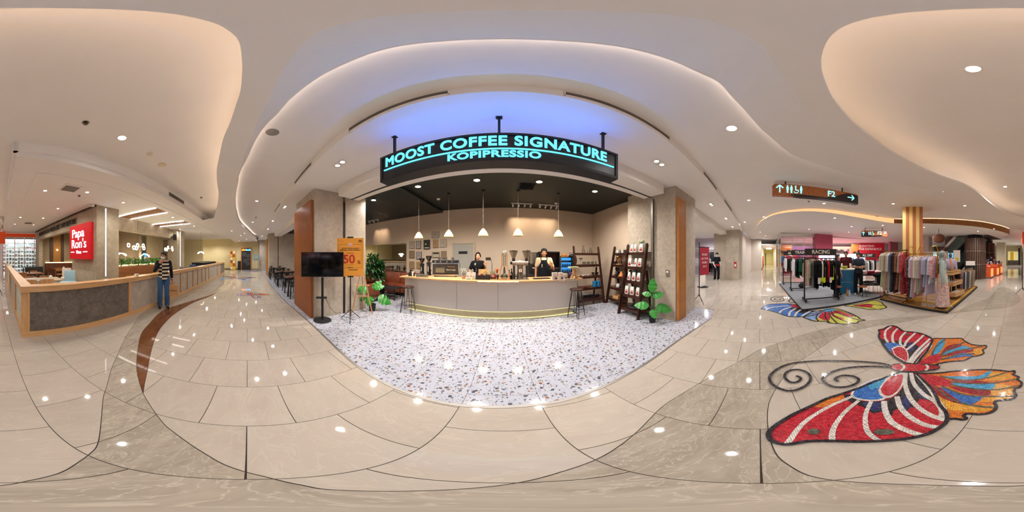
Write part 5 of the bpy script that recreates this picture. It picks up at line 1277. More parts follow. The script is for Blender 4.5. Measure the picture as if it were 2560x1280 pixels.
def bushy(name, label, loc, n, r, h0, h1, L=.12, W=.05, m=M_LEAFD, pot=(.16, .32), seed=1):
    random.seed(seed)
    p = thing(name, label, 'potted plant', loc)
    if pot: 
        MB().lathe([(.001, 0), (pot[0]*.8, 0), (pot[0], pot[1]), (pot[0]*.9, pot[1]), (.001, pot[1]*.9)], 18).build('pot', M_BLACKM, p, True)
    b = MB(); z0 = pot[1]*.9 if pot else 0
    for k in range(5):
        a = random.uniform(0, 6.28); b.tube([(0, 0, z0), (.3*r*math.cos(a), .3*r*math.sin(a), (z0+h1)/2), (.6*r*math.cos(a), .6*r*math.sin(a), h1*.92)], .008, 5)
    o = b.build('stems', mat('trunk_brown', '#4a3a26', .8), p); o['kind'] = 'stuff'
    b = MB()
    for k in range(n):
        a = random.uniform(0, 6.28); rr = r*math.sqrt(random.random()); z = random.uniform(h0, h1); rr *= 1-.5*((z-h0)/(h1-h0))**2
        c = V3((rr*math.cos(a), rr*math.sin(a), z)); q = Matrix.Rotation(a+random.uniform(-.8, .8), 3, 'Z') @ Matrix.Rotation(random.uniform(-.9, .9), 3, 'X')
        pts = [q @ V3(v)+c for v in ((0, 0, 0), (W/2, L*.5, .02), (0, L, -.02), (-W/2, L*.5, .02))]
        vs = [b.bm.verts.new(v) for v in pts]; b.bm.faces.new(vs)
    o = b.build('foliage', m, p, recalc=False); o['kind'] = 'stuff'
    return p
x, y = AT(934, 6.4)
bushy('potted_tree', 'dark bushy indoor tree by the wall mirror', (x, y, 0), 380, .34, .75, 1.62, .16, .07, seed=2)
x, y = AT(951, 6.15)
bushy('potted_tree', 'smaller dark leafy shrub right of the indoor tree', (x, y, 0), 220, .22, .7, 1.4, .15, .07, seed=4)
# ================================================================ seating bay on the left
def metal_chair(label, loc, rz, first=[None]):
    g = 'black metal chairs of the seating bay'
    if first[0]: return dup(first[0], label, loc, rz, g)
    p = thing('metal_chair', label, 'chair', loc, rz, g); first[0] = p
    MB().box((0, 0, .455), (.36, .36, .02), bev=.008).build('seat', M_BLACK, p)
    for sx in (-1, 1):
        MB().cyl((sx*.16, -.16, .45), (sx*.2, -.2, 0), .03, .016, 8).build('leg', M_BLACK, p); MB().cyl((sx*.16, .16, .45), (sx*.2, .21, 0), .03, .016, 8).build('leg', M_BLACK, p)
    MB().tube([(-.18, .17, .46), (-.18, .2, .72), (-.13, .22, .82), (.13, .22, .82), (.18, .2, .72), (.18, .17, .46)], .013).build('back_frame', M_BLACK, p, True)
    MB().box((0, .2, .65), (.13, .008, .36), rx=-.1).build('back_splat', M_BLACK, p)
    return p
def din_table(label, loc, rz, first=[None]):
    g = 'brown topped dining tables of the seating bay'
    if first[0]: return dup(first[0], label, loc, rz, g)
    p = thing('dining_table', label, 'table', loc, rz, g); first[0] = p
    MB().bx(-.55, .55, -.35, .35, .72, .75).build('tabletop', wood('table_brown', '#4a2c1e', '#6b4430', .25, 3, 0), p)
    MB().bx(-.48, .48, -.3, -.28, .66, .72).build('apron', M_BLACK, p); MB().bx(-.48, .48, .28, .3, .66, .72).build('apron', M_BLACK, p)
    for sx in (-1, 1):
        for sy in (-1, 1): MB().cyl((sx*.47, sy*.28, .72), (sx*.5, sy*.3, 0), .03, .018, 8).build('leg', M_BLACK, p)
    return p
for (s, wh) in ((-6.35, 'nearest the slat panel'), (-8.6, 'middle'), (-11.2, 'farthest')):
    din_table(f'brown topped black metal table of the seating bay, {wh}', (*CF(s, 2.05), 0), TH+R(90))
    for k, (ds, dt, r) in enumerate(((-.55, -.3, 90), (-.55, .35, 90), (.55, -.35, -90), (.58, .3, -90))):
        metal_chair(f'black metal chair at the {wh} bay table, {("far outer", "far inner", "near outer", "near inner")[k]} side', (*CF(s+ds, 2.05+dt), 0), TH+R(r))
p = cft('bay_easel', 'brown wooden easel standing inside the seating bay', 'easel', -9.0, 4.2, 0, R(60))
for sx in (-1, 1): MB().box((sx*.13, 0, .5), (.035, .03, 1.0), ry=-sx*.12).build('front_leg', M_LEATHER, p)
MB().bx(-.2, .2, -.02, .02, .62, .66).build('cross_bar', M_LEATHER, p); MB().box((0, .15, .45), (.03, .03, .95), rx=.3).build('rear_leg', M_LEATHER, p)
# bay interior: door frame, tall plant
mb = MB(); mb.bx(-12.0, -11.94, 5.2, 5.26, 0, 2.4); mb.bx(-11.2, -11.14, 5.2, 5.26, 0, 2.4); mb.bx(-12.0, -11.14, 5.2, 5.26, 2.4, 2.46)
struct('trim_11', mb, M_WHITE, 'white glazed partition frame inside the seating bay', rz=TH)
struct('wall_bay', MB().bx(-18.6, -13.2, 4.4, 4.5, 0, 3.42), M_WHITE, 'white inner wall of the seating bay', rz=TH)
# ================================================================ end wall of the left corridor
M_YEL = mat('yellow_wall', '#f2e4b8', .8, var=.02)
struct('wall_left', MB().bx(-19.2, -18.95, -13, 7, 0, 3.7), M_YEL, 'yellow end wall of the left corridor')
struct('baseboard_left', MB().bx(-18.95, -18.92, -7.6, 2, 0, .12), M_SILVER, 'steel skirting of the yellow end wall')
def atwall(px, x=-18.6):
    lo = ang(px, 0)[0]; return x/math.tan(lo)
yc = atwall(615.5, -18.4)
p = thing('bank_machine', 'tall black bank machine cabinet with orange frame against the yellow wall', 'cash machine', (-18.4, yc, 0), R(90))
MB().bx(-.5, .5, -.1, .4, 0, 2.45).build('cabinet', M_BLACKM, p)
b = MB(); b.bx(-.58, -.5, -.14, .4, 0, 2.55).bx(.5, .58, -.14, .4, 0, 2.55).bx(-.5, .5, -.14, .4, 2.45, 2.55); b.build('frame', mat('amber_frame', '#a5641f', .4), p)
MB().bx(-.5, .5, -.13, -.1, 2.12, 2.42).build('sign_board', M_BLACKM, p)
text('lettering', 'allo', .3, emit('sign_orange', '#ff8a2a', 2), p, (-.27, -.14, 2.27), bold=.01); text('lettering', 'bank', .3, emit('sign_blue', '#59b8ff', 2), p, (.24, -.14, 2.27), bold=.01)
random.seed(11)
for (x0, z0, rr) in ((-.2, 1.75, .28), (.2, 1.6, .22), (-.12, 1.05, .25), (.18, .75, .25), (.25, 1.2, .16)): MB().cyl((x0, -.102, z0), (x0, -.115, z0), rr, n=24).build('disc_pattern', mat('machine_grey', '#3a3a3c', .5), p)
MB().bx(-.95, -.6, -.1, .3, 0, 1.0).build('side_box', M_BLACKM, p)
yc = atwall(583, -18.2)
p = thing('leaflet_tower', 'yellow and white display tower of packets by the bank machine', 'display stand', (-18.2, yc, 0), R(80))
MB().bx(-.3, .3, -.15, .15, 0, 2.2).build('tower', mat('tower_yellow', '#dcb24a', .5, var=.1), p)
for r_ in range(6):
    for c_ in range(2): MB().bx(-.27+.28*c_, -.02+.28*c_, -.19, -.15, .12+.34*r_, .4+.34*r_).build('packet', mat('tower_packet%d' % ((r_+c_) % 3), ('#ece2d2', '#e8c04a', '#b5482f')[(r_+c_) % 3], .5, var=.2, scale=8), p)
yc = atwall(642, -18.0)
p = thing('notice_stand', 'slim grey notice board on two legs near the end wall', 'sign', (-17.1, yc-.05, 0), R(92))
MB().bx(-.3, .3, -.02, .02, 1.1, 1.75).build('board', mat('notice_grey', '#7d8a86', .5), p)
for sx in (-.15, .15): MB().cyl((sx, 0, 0), (sx, 0, 1.1), .015).build('leg', M_SILVER, p)
MB().bx(-.2, .2, -.15, .15, 0, .015).build('base', M_SILVER, p); text('lettering', 'INFO', .12, M_PAPER, p, (0, -.025, 1.45), ext=.001)
# ================================================================ pizza restaurant
M_PIZ = concrete('pizza_plaster', '#a0947f', '#b9ad99', .8, .85)
M_MARD = stone('dark_marble', '#564e47', '#776d64', '#9d958a', .3, 2.6, .4, .02)
M_PEB = concrete('pebble_panel', '#a89d90', '#c3b8ab', 6, .6)
M_TILEW = mat('glass_tile', '#cfd3c6', .15, var=.08)
# low partition: L-shaped wall with oak cap
pw = thing('partition_wall', 'low oak capped partition round the pizza restaurant', 'partition', (0, 0, 0))
YP, XP = -2.87, -.39
MB().bx(-14.6, XP+.02, YP-.2, YP+.02, .92, 1.03).build('cap_rail', M_OAK, pw)
MB().bx(XP-.2, XP+.02, -13, YP-.2, .92, 1.03).build('cap_rail', wood('pale_oak_side', '#c99a68', '#dcb280', .35, 3, 1), pw)
MB().bx(-14.6, XP+.005, YP-.16, YP+.005, 0, .115).build('base_rail', M_OAK, pw); MB().bx(XP-.16, XP+.005, -13, YP-.16, 0, .115).build('base_rail', MATS['pale_oak_side'], pw)
def post_x(x, w=.1): MB().bx(x-w/2, x+w/2, YP-.16, YP, .115, .92).build('post', M_OAKZ, pw)
def post_y(y, w=.1): MB().bx(XP-.16, XP, y-w/2, y+w/2, .115, .92).build('post', M_OAKZ, pw)
MB().bx(XP-.14, XP, YP-.14, YP, .115, .92).build('post', M_OAKZ, pw)
MB().bx(-2.90, XP-.14, YP-.12, YP-.02, .115, .92).build('dark_panel', M_MARD, pw)
for x in (-2.94, -5.18, -5.83, -6.48, -7.13, -7.78, -8.43, -9.08, -9.73, -12.0, -13.2, -14.55): post_x(x, .08)
xs = (-2.94, -5.18, -5.83, -6.48, -7.13, -7.78, -8.43, -9.08, -9.73, -12.0)
for a, b in zip(xs, xs[1:]): MB().bx(b+.04, a-.04, YP-.1, YP-.04, .115, .92).build('pale_panel', M_PEB, pw)
MB().bx(-13.16, -12.04, YP-.1, YP-.04, .115, .92).build('pale_panel', M_PEB, pw); MB().bx(-14.5, -13.24, YP-.1, YP-.04, .115, .92).build('grey_panel', mat('grey_lam', '#827a70', .5), pw)
MB().bx(-14.7, -14.55, -5.2, YP+.0, 0, 1.0).build('end_panel', M_OAKZ, pw)
post_y(-4.28, .08); post_y(-6.6, .1); post_y(-9.2, .1); post_y(-12.9, .1)
for a, b in ((-4.33, -6.55), (-6.65, -9.15), (-9.25, -12.85)): MB().bx(XP-.1, XP-.03, b, a, .115, .92).build('pale_panel', M_PEB, pw)
MB().bx(XP-.09, XP-.05, -4.24, YP-.15, .115, .92).build('tile_backing', mat('tile_grout', '#6f7066', .7), pw)
for i in range(8):
    for j in range(6): MB().bx(XP-.05, XP-.03, -4.235+.153*i, -4.235+.153*i+.143, .12+.134*j, .12+.134*j+.124).build('glass_tile', M_TILEW, pw)
# walls and pillars
mb = MB()
def wx(y): return -2.95+(y+4.4)*(-.45/-6.6)*-1 if False else -2.95+.068*(-4.4-y)
def wallseg(mb, y0, y1, z0, z1, th=.25):
    mb.prism([(wx(y0), y0), (wx(y1), y1), (wx(y1)-th, y1), (wx(y0)-th, y0)], z0, z1)
struct('wall_pizza', (wallseg(mb, -4.4, -6.0, 0, 3.3, .6), wallseg(mb, -6.0, -10.4, 2.66, 3.3), wallseg(mb, -10.4, -11.2, 0, 3.3), mb)[-1], M_PIZ, 'grey plaster wall with the restaurant slogan and window opening')
struct('pillar_pizza', MB().bx(-3.92, -2.96, -4.98, -4.39, 0, 3.3), M_PIZ, 'grey plaster pillar with vertical light strip')
struct('pillar_rear', MB().bx(-10.4, -9.3, -5.6, -4.9, 0, 3.3), M_PIZ, 'rear grey pillar with light strip beyond the masked man')
struct('beam_pizza', MB().bx(-9.4, -3.9, -5.5, -5.2, 2.72, 3.3), M_PIZ, 'grey header beam between the two pillars')
# wall moulding
mb = MB(); mb.prism([(wx(-4.3)+.04, -4.35), (wx(-11.2)+.04, -11.2), (wx(-11.2)-.02, -11.2), (wx(-4.4)-.02, -4.4)], 3.24, 3.3); struct('trim_12', mb, mat('trim_dark', '#4f4840', .6), 'dark top trim of the slogan wall')
# light strips on pillars
LED = emit('cool_led', '#f4ecff', 5)
for (x, y, lb) in ((-3.32, -4.385, 'near pillar'), (-9.75, -4.895, 'rear pillar')):
    p = thing('light_strip', f'vertical glowing light strip on the {lb} of the pizza restaurant', 'light strip', (x, y, 0))
    MB().bx(-.035, .035, -.0, .008, .9, 3.22).build('channel', M_SILVER, p); MB().bx(-.018, .018, .008, .016, .9, 3.22).build('tube', LED, p)
# red sign
sgx = wx(-5.2)+.16
p = thing('red_sign', 'red illuminated square sign Papa Ron\'s Pizza on the grey pillar wall', 'sign', (sgx-.08, -5.22, 1.47), R(90)-math.atan(.068)*-1)
MB().bx(-.68, .68, -.09, .08, 0, 1.26, bev=.01).build('box', mat('sign_red', '#b3101c', .35, var=.04, em=.35, emc='#c0101a'), p)
SW = emit('sign_white', '#e9efff', 1.4)
for body, sz, x, z in (('Papa', .46, -.05, .93), ("Ron's", .46, .0, .54), ('Pizza', .17, .02, .25)): text('lettering', body, sz, SW, p, (x, -.095, z), bold=.002 if sz > .3 else .001, ext=.006)
MB().bx(-.56, -.3, -.1, -.09, .24, .27).build('dash', SW, p); MB().bx(.3, .56, -.1, -.09, .24, .27).build('dash', SW, p)
# slogan
p = thing('slogan', 'dark slogan lettering along the top of the grey wall', 'lettering', (wx(-7.7)+.02, -7.7, 2.96), R(90)+math.atan(.068))
text('lettering', 'YOU NEVER HAD PIZZA LIKE THIS BEFORE', .30, mat('slogan_dark', '#3a332c', .6), p, (-.25, -.02, 0), bold=.003, ext=.01, sx=.82)
# camera dome
p = thing('security_camera', 'small white camera on top corner of the grey pillar wall', 'camera', (-2.83, -4.42, 3.2))
MB().lathe([(.06, .1), (.06, .06), (.045, .02), (.001, 0)], 16).build('dome', M_WHITE, p, True); MB().cyl((0, 0, .05), (.12, 0, .03), .03, n=12).build('barrel', M_WHITE, p, True)
# booth room behind the opening
M_TAUPE = mat('taupe_wall', '#8c7a62', .8, var=.03); M_BRB = wood('booth_brown', '#4a2416', '#6b3820', .4, 2, 2)
struct('wall_booth', MB().bx(-6.6, -6.4, -11.6, -5.6, 0, 3.3), M_TAUPE, 'taupe rear wall of the booth room')
struct('wall_booth_end', MB().bx(-6.4, -2.6, -11.2, -11.0, 0, 3.3), M_TAUPE, 'taupe end wall of the booth room')
p = thing('booth_bench', 'long dark brown booth bench along the taupe end wall', 'bench', (-4.75, -10.99, 0), R(180))
MB().bx(-1.6, 1.6, -.5, 0, 0, .46).build('seat', M_BRB, p); MB().bx(-1.6, 1.6, -.12, 0, .46, 1.08).build('backrest', M_BRB, p)
MB().bx(-1.6, 1.6, -.05, -.01, 1.09, 1.13).build('light_strip', emit('booth_led', '#ffe9a8', 5), p)
p = thing('wall_panel', 'amber wood wall panel between dark strips with a round wall lamp', 'wall panel', (-4.0, -10.99, 1.16), R(180))
MB().bx(-.28, .28, -.03, 0, 0, 2.08).build('amber_panel', mat('amber_panel', '#9a6a2a', .45), p)
for sx in (-.42, .42): MB().bx(sx-.12, sx+.12, -.035, 0, 0, 2.08).build('dark_strip', mat('strip_dark', '#4b3328', .5), p)
MB().ell((0, -.08, .85), .06, 14).build('globe_lamp', emit('globe_warm', '#ffe3b0', 6), p, True)
lamp('SPOT', (-4.6, -7.2, 3.2), 110, (1, .88, .72), .1, 150); lamp('SPOT', (-4.2, -9.6, 3.2), 150, (1, .88, .72), .1, 150)  # bare spots added to light the booth room
# restaurant furniture
M_CHW = wood('chair_brown', '#8a5a34', '#a9744a', .4, 3, 2); M_CHL = wood('chair_light', '#b98c5c', '#cfa577', .4, 3, 2); M_TBT = mat('table_pale', '#b9ab98', .25)
def rchair(label, loc, rz, m, first={}):
    if m.name in first: return dup(first[m.name], label, loc, rz)
    p = thing('dining_chair', label, 'chair', loc, rz); first[m.name] = p
    MB().box((0, 0, .44), (.44, .42, .035), bev=.012).build('seat', m, p, True)
    b = MB(); prev = None
    for i in range(9):
        u = -1+i/4; x = .23*u; y = .22-.07*abs(u)**2
        r = [b.bm.verts.new((x, y, .62)), b.bm.verts.new((x, y, .82)), b.bm.verts.new((x, y+.018, .82)), b.bm.verts.new((x, y+.018, .62))]
        if prev:
            for k in range(4): b.bm.faces.new((prev[k], prev[(k+1) % 4], r[(k+1) % 4], r[k]))
        else: b.bm.faces.new(r)
        prev = r
    b.bm.faces.new(prev[::-1]); b.build('backrest', m, p, True)
    for sx in (-1, 1):
        MB().cyl((sx*.19, -.18, .44), (sx*.21, -.2, 0), .018, .013, 8).build('leg', m, p); MB().cyl((sx*.21, .17, .7), (sx*.21, .22, 0), .018, .014, 8).build('leg', m, p)
    return p
def rtable(label, loc, rz, sx=.6, sy=.38, m=None, first={}):
    key = (sx, sy, (m or M_TBT).name)
    p = thing('restaurant_table', label, 'table', loc, rz)
    if key in first:
        for o in first[key]: c = o.copy(); COL.objects.link(c); c.parent = p
        return p
    a = MB().bx(-sx, sx, -sy, sy, .73, .76, bev=.006).build('tabletop', m or M_TBT, p); b = MB().cyl((0, 0, .02), (0, 0, .73), .035).build('pedestal', M_BLACKM, p); c = MB().box((0, 0, .012), (.5, .5, .024)).build('foot_plate', M_BLACKM, p); first[key] = (a, b, c)
    return p
def napkin(label, loc):
    p = thing('napkin_box', label, 'napkin box', loc); MB().bx(-.06, .06, -.05, .05, 0, .07).build('box_body', M_WHITE, p); MB().ell((0, 0, .08), (.05, .035, .03), 8).build('tissue', M_PAPER, p, True)
rtable('pale glossy table just inside the partition corner', (-1.42, -5.6, 0), 0, .75, .42); napkin('white napkin box on the pale table near the corner', (-1.85, -5.75, .76))
for x, y, r, m, lb in ((-.92, -4.9, 180, M_CHL, 'light chair nearest the partition corner'), (-1.5, -4.9, 180, M_CHL, 'light chair second along the corner table'), (-1.05, -6.3, 0, M_CHW, 'brown chair behind the corner table, corridor side'), (-1.75, -6.3, 0, M_CHW, 'brown chair behind the corner table, wall side'), (-2.1, -3.9, 160, M_CHL, 'light chair between corner table and high chairs')):
    rchair(lb, (x, y, 0), R(r), m)
rtable('brown table in front of the glass front of the next shop', (-1.35, -7.8, 0), 0, .7, .4, wood('table_walnut', '#6b4026', '#8a5836', .3, 3, 0)); rchair('brown chair at the second restaurant table', (-1.0, -7.15, 0), R(180), M_CHW); rchair('brown chair beyond the second restaurant table', (-1.7, -8.5, 0), R(0), M_CHW)
for i, (x, y) in enumerate(((-1.1, -7.65), (-1.4, -7.7))):
    p = thing('pepper_mill', f'dark pepper mill on the brown table, {("corridor side", "wall side")[i]}', 'pepper mill', (x, y, .76)); MB().lathe([(.035, 0), (.025, .08), (.032, .14), (.02, .2), (.028, .25), (.001, .27)], 12).build('mill', M_BLACKM, p, True); MB().ell((0, 0, .28), .012, 8).build('knob', M_BLACKM, p)
p = thing('black_bench', 'black upholstered bench by the glass shop front', 'bench', (-1.9, -9.6, 0), R(20)); MB().bx(-.6, .6, -.3, .3, .25, .5, bev=.03).build('seat', M_BLACKM, p, True); MB().bx(-.6, .6, .22, .34, .5, .95, bev=.03).build('backrest', M_BLACKM, p, True)
for sx in (-.5, .5):
    for sy in (-.22, .25): MB().cyl((sx, sy, 0), (sx, sy, .26), .02).build('leg', M_BLACKM, p)
# seen through the opening
rtable('dark table before the booth bench', (-4.0, -10.2, 0), 0, .6, .3, M_BRB); rtable('dark table deeper along the booth bench', (-5.5, -10.2, 0), 0, .6, .3, M_BRB)
for i, (y) in enumerate((-3.65, -4.3, -5.4)): rchair(f'wooden chair facing the booth bench, {("near", "middle", "far")[i]} one', (y, -9.5, 0), R(180), M_CHW)
rtable('pale table by the opening next to the high chairs', (-3.75, -7.2, 0), 0, .5, .36); napkin('napkin box on the table by the opening', (-3.75, -7.2, .76)); napkin('napkin box on the booth table', (-4.2, -10.2, .76))
# high chairs
for x, y, hexc, lb, r in ((-2.15, -4.75, '#9fc0cc', 'pale blue plastic high chair under the red sign', 150), (-2.5, -5.72, '#e0d6c8', 'cream plastic high chair behind the blue one', 160)):
    p = thing('high_chair', lb, 'high chair', (x, y, 0), R(r)); p.scale = (1.1, 1.1, 1.14); m = mat('hc_'+hexc[1:], hexc, .35)
    MB().box((0, 0, .52), (.36, .34, .06), bev=.025).build('seat', m, p, True); MB().box((0, .17, .74), (.34, .05, .46), rx=-.12, bev=.024).build('backrest', m, p, True)
    MB().box((0, -.26, .68), (.46, .3, .035), bev=.016).build('tray', m, p, True)
    for sx in (-1, 1):
        MB().cyl((sx*.15, -.14, .5), (sx*.23, -.24, 0), .02, .016, 8).build('leg', m, p); MB().cyl((sx*.15, .14, .5), (sx*.23, .24, 0), .02, .016, 8).build('leg', m, p); MB().box((sx*.19, -.06, .64), (.03, .3, .05), bev=.012).build('armrest', m, p)
# dining strip between partition and beam
for i, (x, y, lb) in enumerate(((-4.9, -3.95, 'nearest the light strip pillar'), (-6.6, -3.95, 'behind the masked man'))):
    rtable(f'pale dining table inside the partition, {lb}', (x, y, 0), 0, .6, .36); napkin(f'napkin box on the dining table {lb}', (x+.1, y-.05, .76))
    for j, (dx, dy, r) in enumerate(((-.35, -.62, 0), (.35, -.62, 0))): rchair(f'light wooden chair at the table {lb}, {("far", "near")[j]} side', (x+dx, y+dy, 0), R(r), M_CHL)
rchair('brown wooden chair tucked against the near pillar', (-4.02, -3.7, 0), R(60), M_CHW)
# planter bench
p = thing('planter_bench', 'brown bench back with planter box along the beam', 'bench', (-6.0, -5.0, 0)); M_BEN = wood('bench_brown', '#7a4a2a', '#94603a', .4, 2, 0)
MB().bx(-2.0, 2.0, -.2, .1, 0, 1.12).build('bench_back', M_BEN, p); MB().bx(-2.0, 2.0, -.15, .05, 1.12, 1.16).build('planter_rim', M_OAK, p)
MB().bx(-2.0, 2.0, -.19, -.17, 1.15, 1.19).build('light_strip', MATS['booth_led'], p)
random.seed(21)
for k in range(9):
    q = bushy('planter_plant', f'green trailing plant in the planter box, {("first", "second", "third", "fourth", "fifth", "sixth", "seventh", "eighth", "ninth")[k]} from the near pillar', (-4.2-.42*k, -5.0, 1.163), 60, .2, .03, .30, .12, .06, M_LEAF, None, seed=30+k)
    q['group'] = 'plants in the planter box'
# kitchen behind: back wall, menu boards, screen, slat screen
struct('wall_kitchen', MB().bx(-16, -6.6, -9.2, -9.0, 0, 3.3), mat('kitchen_wall', '#a99a84', .8), 'beige kitchen wall of the pizza restaurant')
struct('wall_restaurant_end', MB().bx(-16.2, -16, -12.2, -5.4, 0, 3.3), M_YEL, 'yellowish end wall behind the restaurant')
for i, (px, lb) in enumerate(((316, 'left'), (345, 'right'))):
    lo = ang(px, 0)[0]; yy = -8.99; xx = yy*math.tan(lo)
    p = thing('menu_board', f'pale menu board over the kitchen counter, {("nearer the near pillar", "nearer the slat screen")[i]}', 'menu board', (xx, yy, 1.75), R(180)); MB().bx(-.5, .5, -.03, 0, 0, 1.15).build('board', M_PAPER, p)
    text('lettering', 'PIZZA', .2, mat('menu_ink', '#8c5a3a', .7), p, (0, -.035, .3)); 
    for k in range(4): MB().bx(-.35, .3, -.034, -.03, .55+.12*k, .58+.12*k).build('text_line', mat('menu_grey', '#8d857a', .7), p)
lo = ang(363, 0)[0]
p = thing('menu_screen', 'bright blue menu screen by the slat screen', 'screen', (-8.98*math.tan(lo), -8.98, 1.15), R(180)); MB().bx(-.42, .42, -.05, 0, 0, .75).build('case', M_BLACKM, p); MB().bx(-.38, .38, -.056, -.05, .05, .7).build('display', emit('screen_blue', '#2f7fc0', 2), p)
MB().bx(-.2, 0, -.06, -.056, .12, .35).build('picture', emit('screen_orange', '#d98a4a', 1.5), p)
p = thing('kitchen_counter', 'brown kitchen counter with glass screen', 'counter', (-8.6, -8.4, 0)); MB().bx(-1.4, 1.6, -.3, .3, 0, 1.1).build('body', M_BEN, p); MB().bx(-1.4, 1.6, .2, .21, 1.1, 1.75).build('glass_screen', mat('screen_pale', '#8fb0bd', .1), p); MB().bx(-1.45, 1.65, -.35, .35, 1.1, 1.14).build('worktop', M_OAK, p)
p = thing('slat_screen', 'pale vertical slat screen right of the kitchen', 'screen', (-8.55, -6.1, 0), 0)
M_SLP = mat('slat_pale', '#cdbb9c', .6)
for k in range(12): MB().box((-.85+.15*k, 0, 1.95), (.05, .12, 2.0)).build('slat', M_SLP, p)
MB().bx(-.95, .95, -.06, .06, .9, .96).build('rail', M_SLP, p); MB().bx(-.95, .95, -.1, -.06, .98, 1.0).build('light_strip', MATS['booth_led'], p); MB().bx(-.95, .95, -.08, .08, 0, .9).build('base', M_BEN, p)
# pendants of rings
def ringlamp(label, x, y, z, n, rr, knot=False):
    p = thing('ring_lamp', label, 'lamp', (x, y, z)); g = emit('ring_glow', '#fff0d0', 7)
    MB().cyl((0, 0, .1), (0, 0, 3.3-z), .004, n=6).build('cord', M_BLACKM, p); MB().lathe([(.05, 3.3-z), (.05, 3.28-z), (.001, 3.27-z)], 12).build('ceiling_rose', M_WHITE, p)
    if knot:
        MB().tube([(.3*math.sin(t*2*PI/40)*(1+.2*math.sin(3*t*2*PI/40)), .2*math.cos(t*2*PI/40), .06+.07*math.sin(2*t*2*PI/40)) for t in range(40)], .016, 6, True).build('glow_loop', g, p, True)
    else:
        MB().bx(-.4, .4, -.01, .01, .09, .105).build('bar', mat('brass', '#c79a55', .3, 1), p)
        for k in range(n):
            a = 2*PI*k/n; c = (-.38+.76*k/(n-1), .12*math.sin(k*2.3), .05+.09*(k % 2)); MB().tube([(c[0]+rr*math.cos(t*PI/8), c[1], c[2]+rr*math.sin(t*PI/8)) for t in range(16)], .018, 6, True).build('glow_ring', g, p, True)
    lamp('POINT', (0, 0, -.1), 14, (1, .88, .66), .15, parent=p)
x, y = AT(344, 6.2); ringlamp('brass pendant with glowing rings, nearer the near pillar', x, y, 1.84, 6, .065)
x, y = AT(422, 8.3); ringlamp('brass pendant with glowing rings, beside the masked man', x, y, 1.86, 5, .065)
x, y = AT(362, 8.6); ringlamp('glowing loop pendant seen before the menu screen', x, y, 1.35+.2, 0, 0, True)
x, y = AT(303, 8.4); ringlamp('glowing loop pendant seen beside the near pillar', x, y, 1.40+.2, 0, 0, True)
x, y = AT(502, 11.5); ringlamp('glowing loop pendant near the yellow wall', x, y, 1.75, 0, 0, True)
# ceiling troughs with line lights
for i, (x0, x1, y0, y1, lb) in enumerate(((-5.35, -4.6, -5.15, -3.25, 'nearer the near pillar'), (-7.8, -7.05, -5.2, -3.35, 'farther along the beam'))):
    p = thing('ceiling_trough', f'brown ceiling panel edged by two line lights, {lb}', 'ceiling light', ((x0+x1)/2, (y0+y1)/2, 3.3)); wx_, wy_ = (x1-x0)/2, (y1-y0)/2
    MB().bx(-wx_, wx_, -wy_, wy_, -.012, 0).build('panel', M_BROWNB, p)
    for sx in (-1, 1): MB().bx(sx*wx_-.02, sx*wx_+.02, -wy_, wy_, -.03, 0).build('line_light', emit('line_white', '#fff6ee', 7), p)
# speakers, tray
p = thing('wall_speaker', 'black speaker on the rear pillar corner', 'speaker', (-9.2, -5.0, 2.62), R(200)); MB().bx(-.12, .12, -.1, .1, 0, .34, bev=.01).build('cabinet', M_BLACKM, p); MB().cyl((0, -.1, .16), (0, -.105, .16), .08, n=16).build('cone', mat('cone_grey', '#2c2c2e', .6), p)
p = thing('wall_speaker', 'black speaker by the kitchen next to the menu boards', 'speaker', (-7.4, -8.7, 2.3), R(180)); MB().bx(-.14, .14, -.1, .1, 0, .36, bev=.01).build('cabinet', M_BLACKM, p); MB().cyl((0, -.1, .18), (0, -.105, .18), .09, n=16).build('cone', MATS['cone_grey'], p)
p = thing('service_tray', 'dark tray with blue bin on the partition cap behind the masked man', 'tray', (-7.6, YP-.32, 1.0)); MB().bx(-.9, .9, -.2, .1, 0, .03).build('tray', M_BLACKM, p); MB().bx(-.5, -.15, -.15, .05, .03, .13).build('bin', mat('bin_blue', '#234a86', .5), p)
p = thing('dark_counter', 'black topped service counter at the far end of the partition', 'counter', (-12.2, -3.9, 0)); MB().bx(-1.6, 1.6, -.5, .4, 0, 1.08).build('body', M_BLACKM, p); MB().bx(-1.7, 1.7, -.55, .45, 1.08, 1.12).build('worktop', M_BLACKM, p)
p = thing('wifi_box', 'small white box on the oak cap by the near pillar', 'box', (-3.3, YP-.1, 1.03)); MB().bx(-.06, .06, -.03, .03, 0, .06).build('box_body', M_WHITE, p); MB().bx(-.02, .02, .03, .032, .02, .04).build('logo_bar', M_SILVER, p)
p = thing('door_recess', 'dark service doorway with warm light strip behind the masked man', 'doorway', (-9.7, -6.6, 0)); MB().bx(-.5, .5, -.1, 0, 0, 2.1).build('dark_door', M_BLACKM, p); MB().bx(-.56, -.5, -.1, .02, 0, 2.16).build('light_strip', MATS['booth_led'], p); MB().bx(-.56, .56, -.1, .02, 2.1, 2.2).build('frame_head', M_WHITE, p)
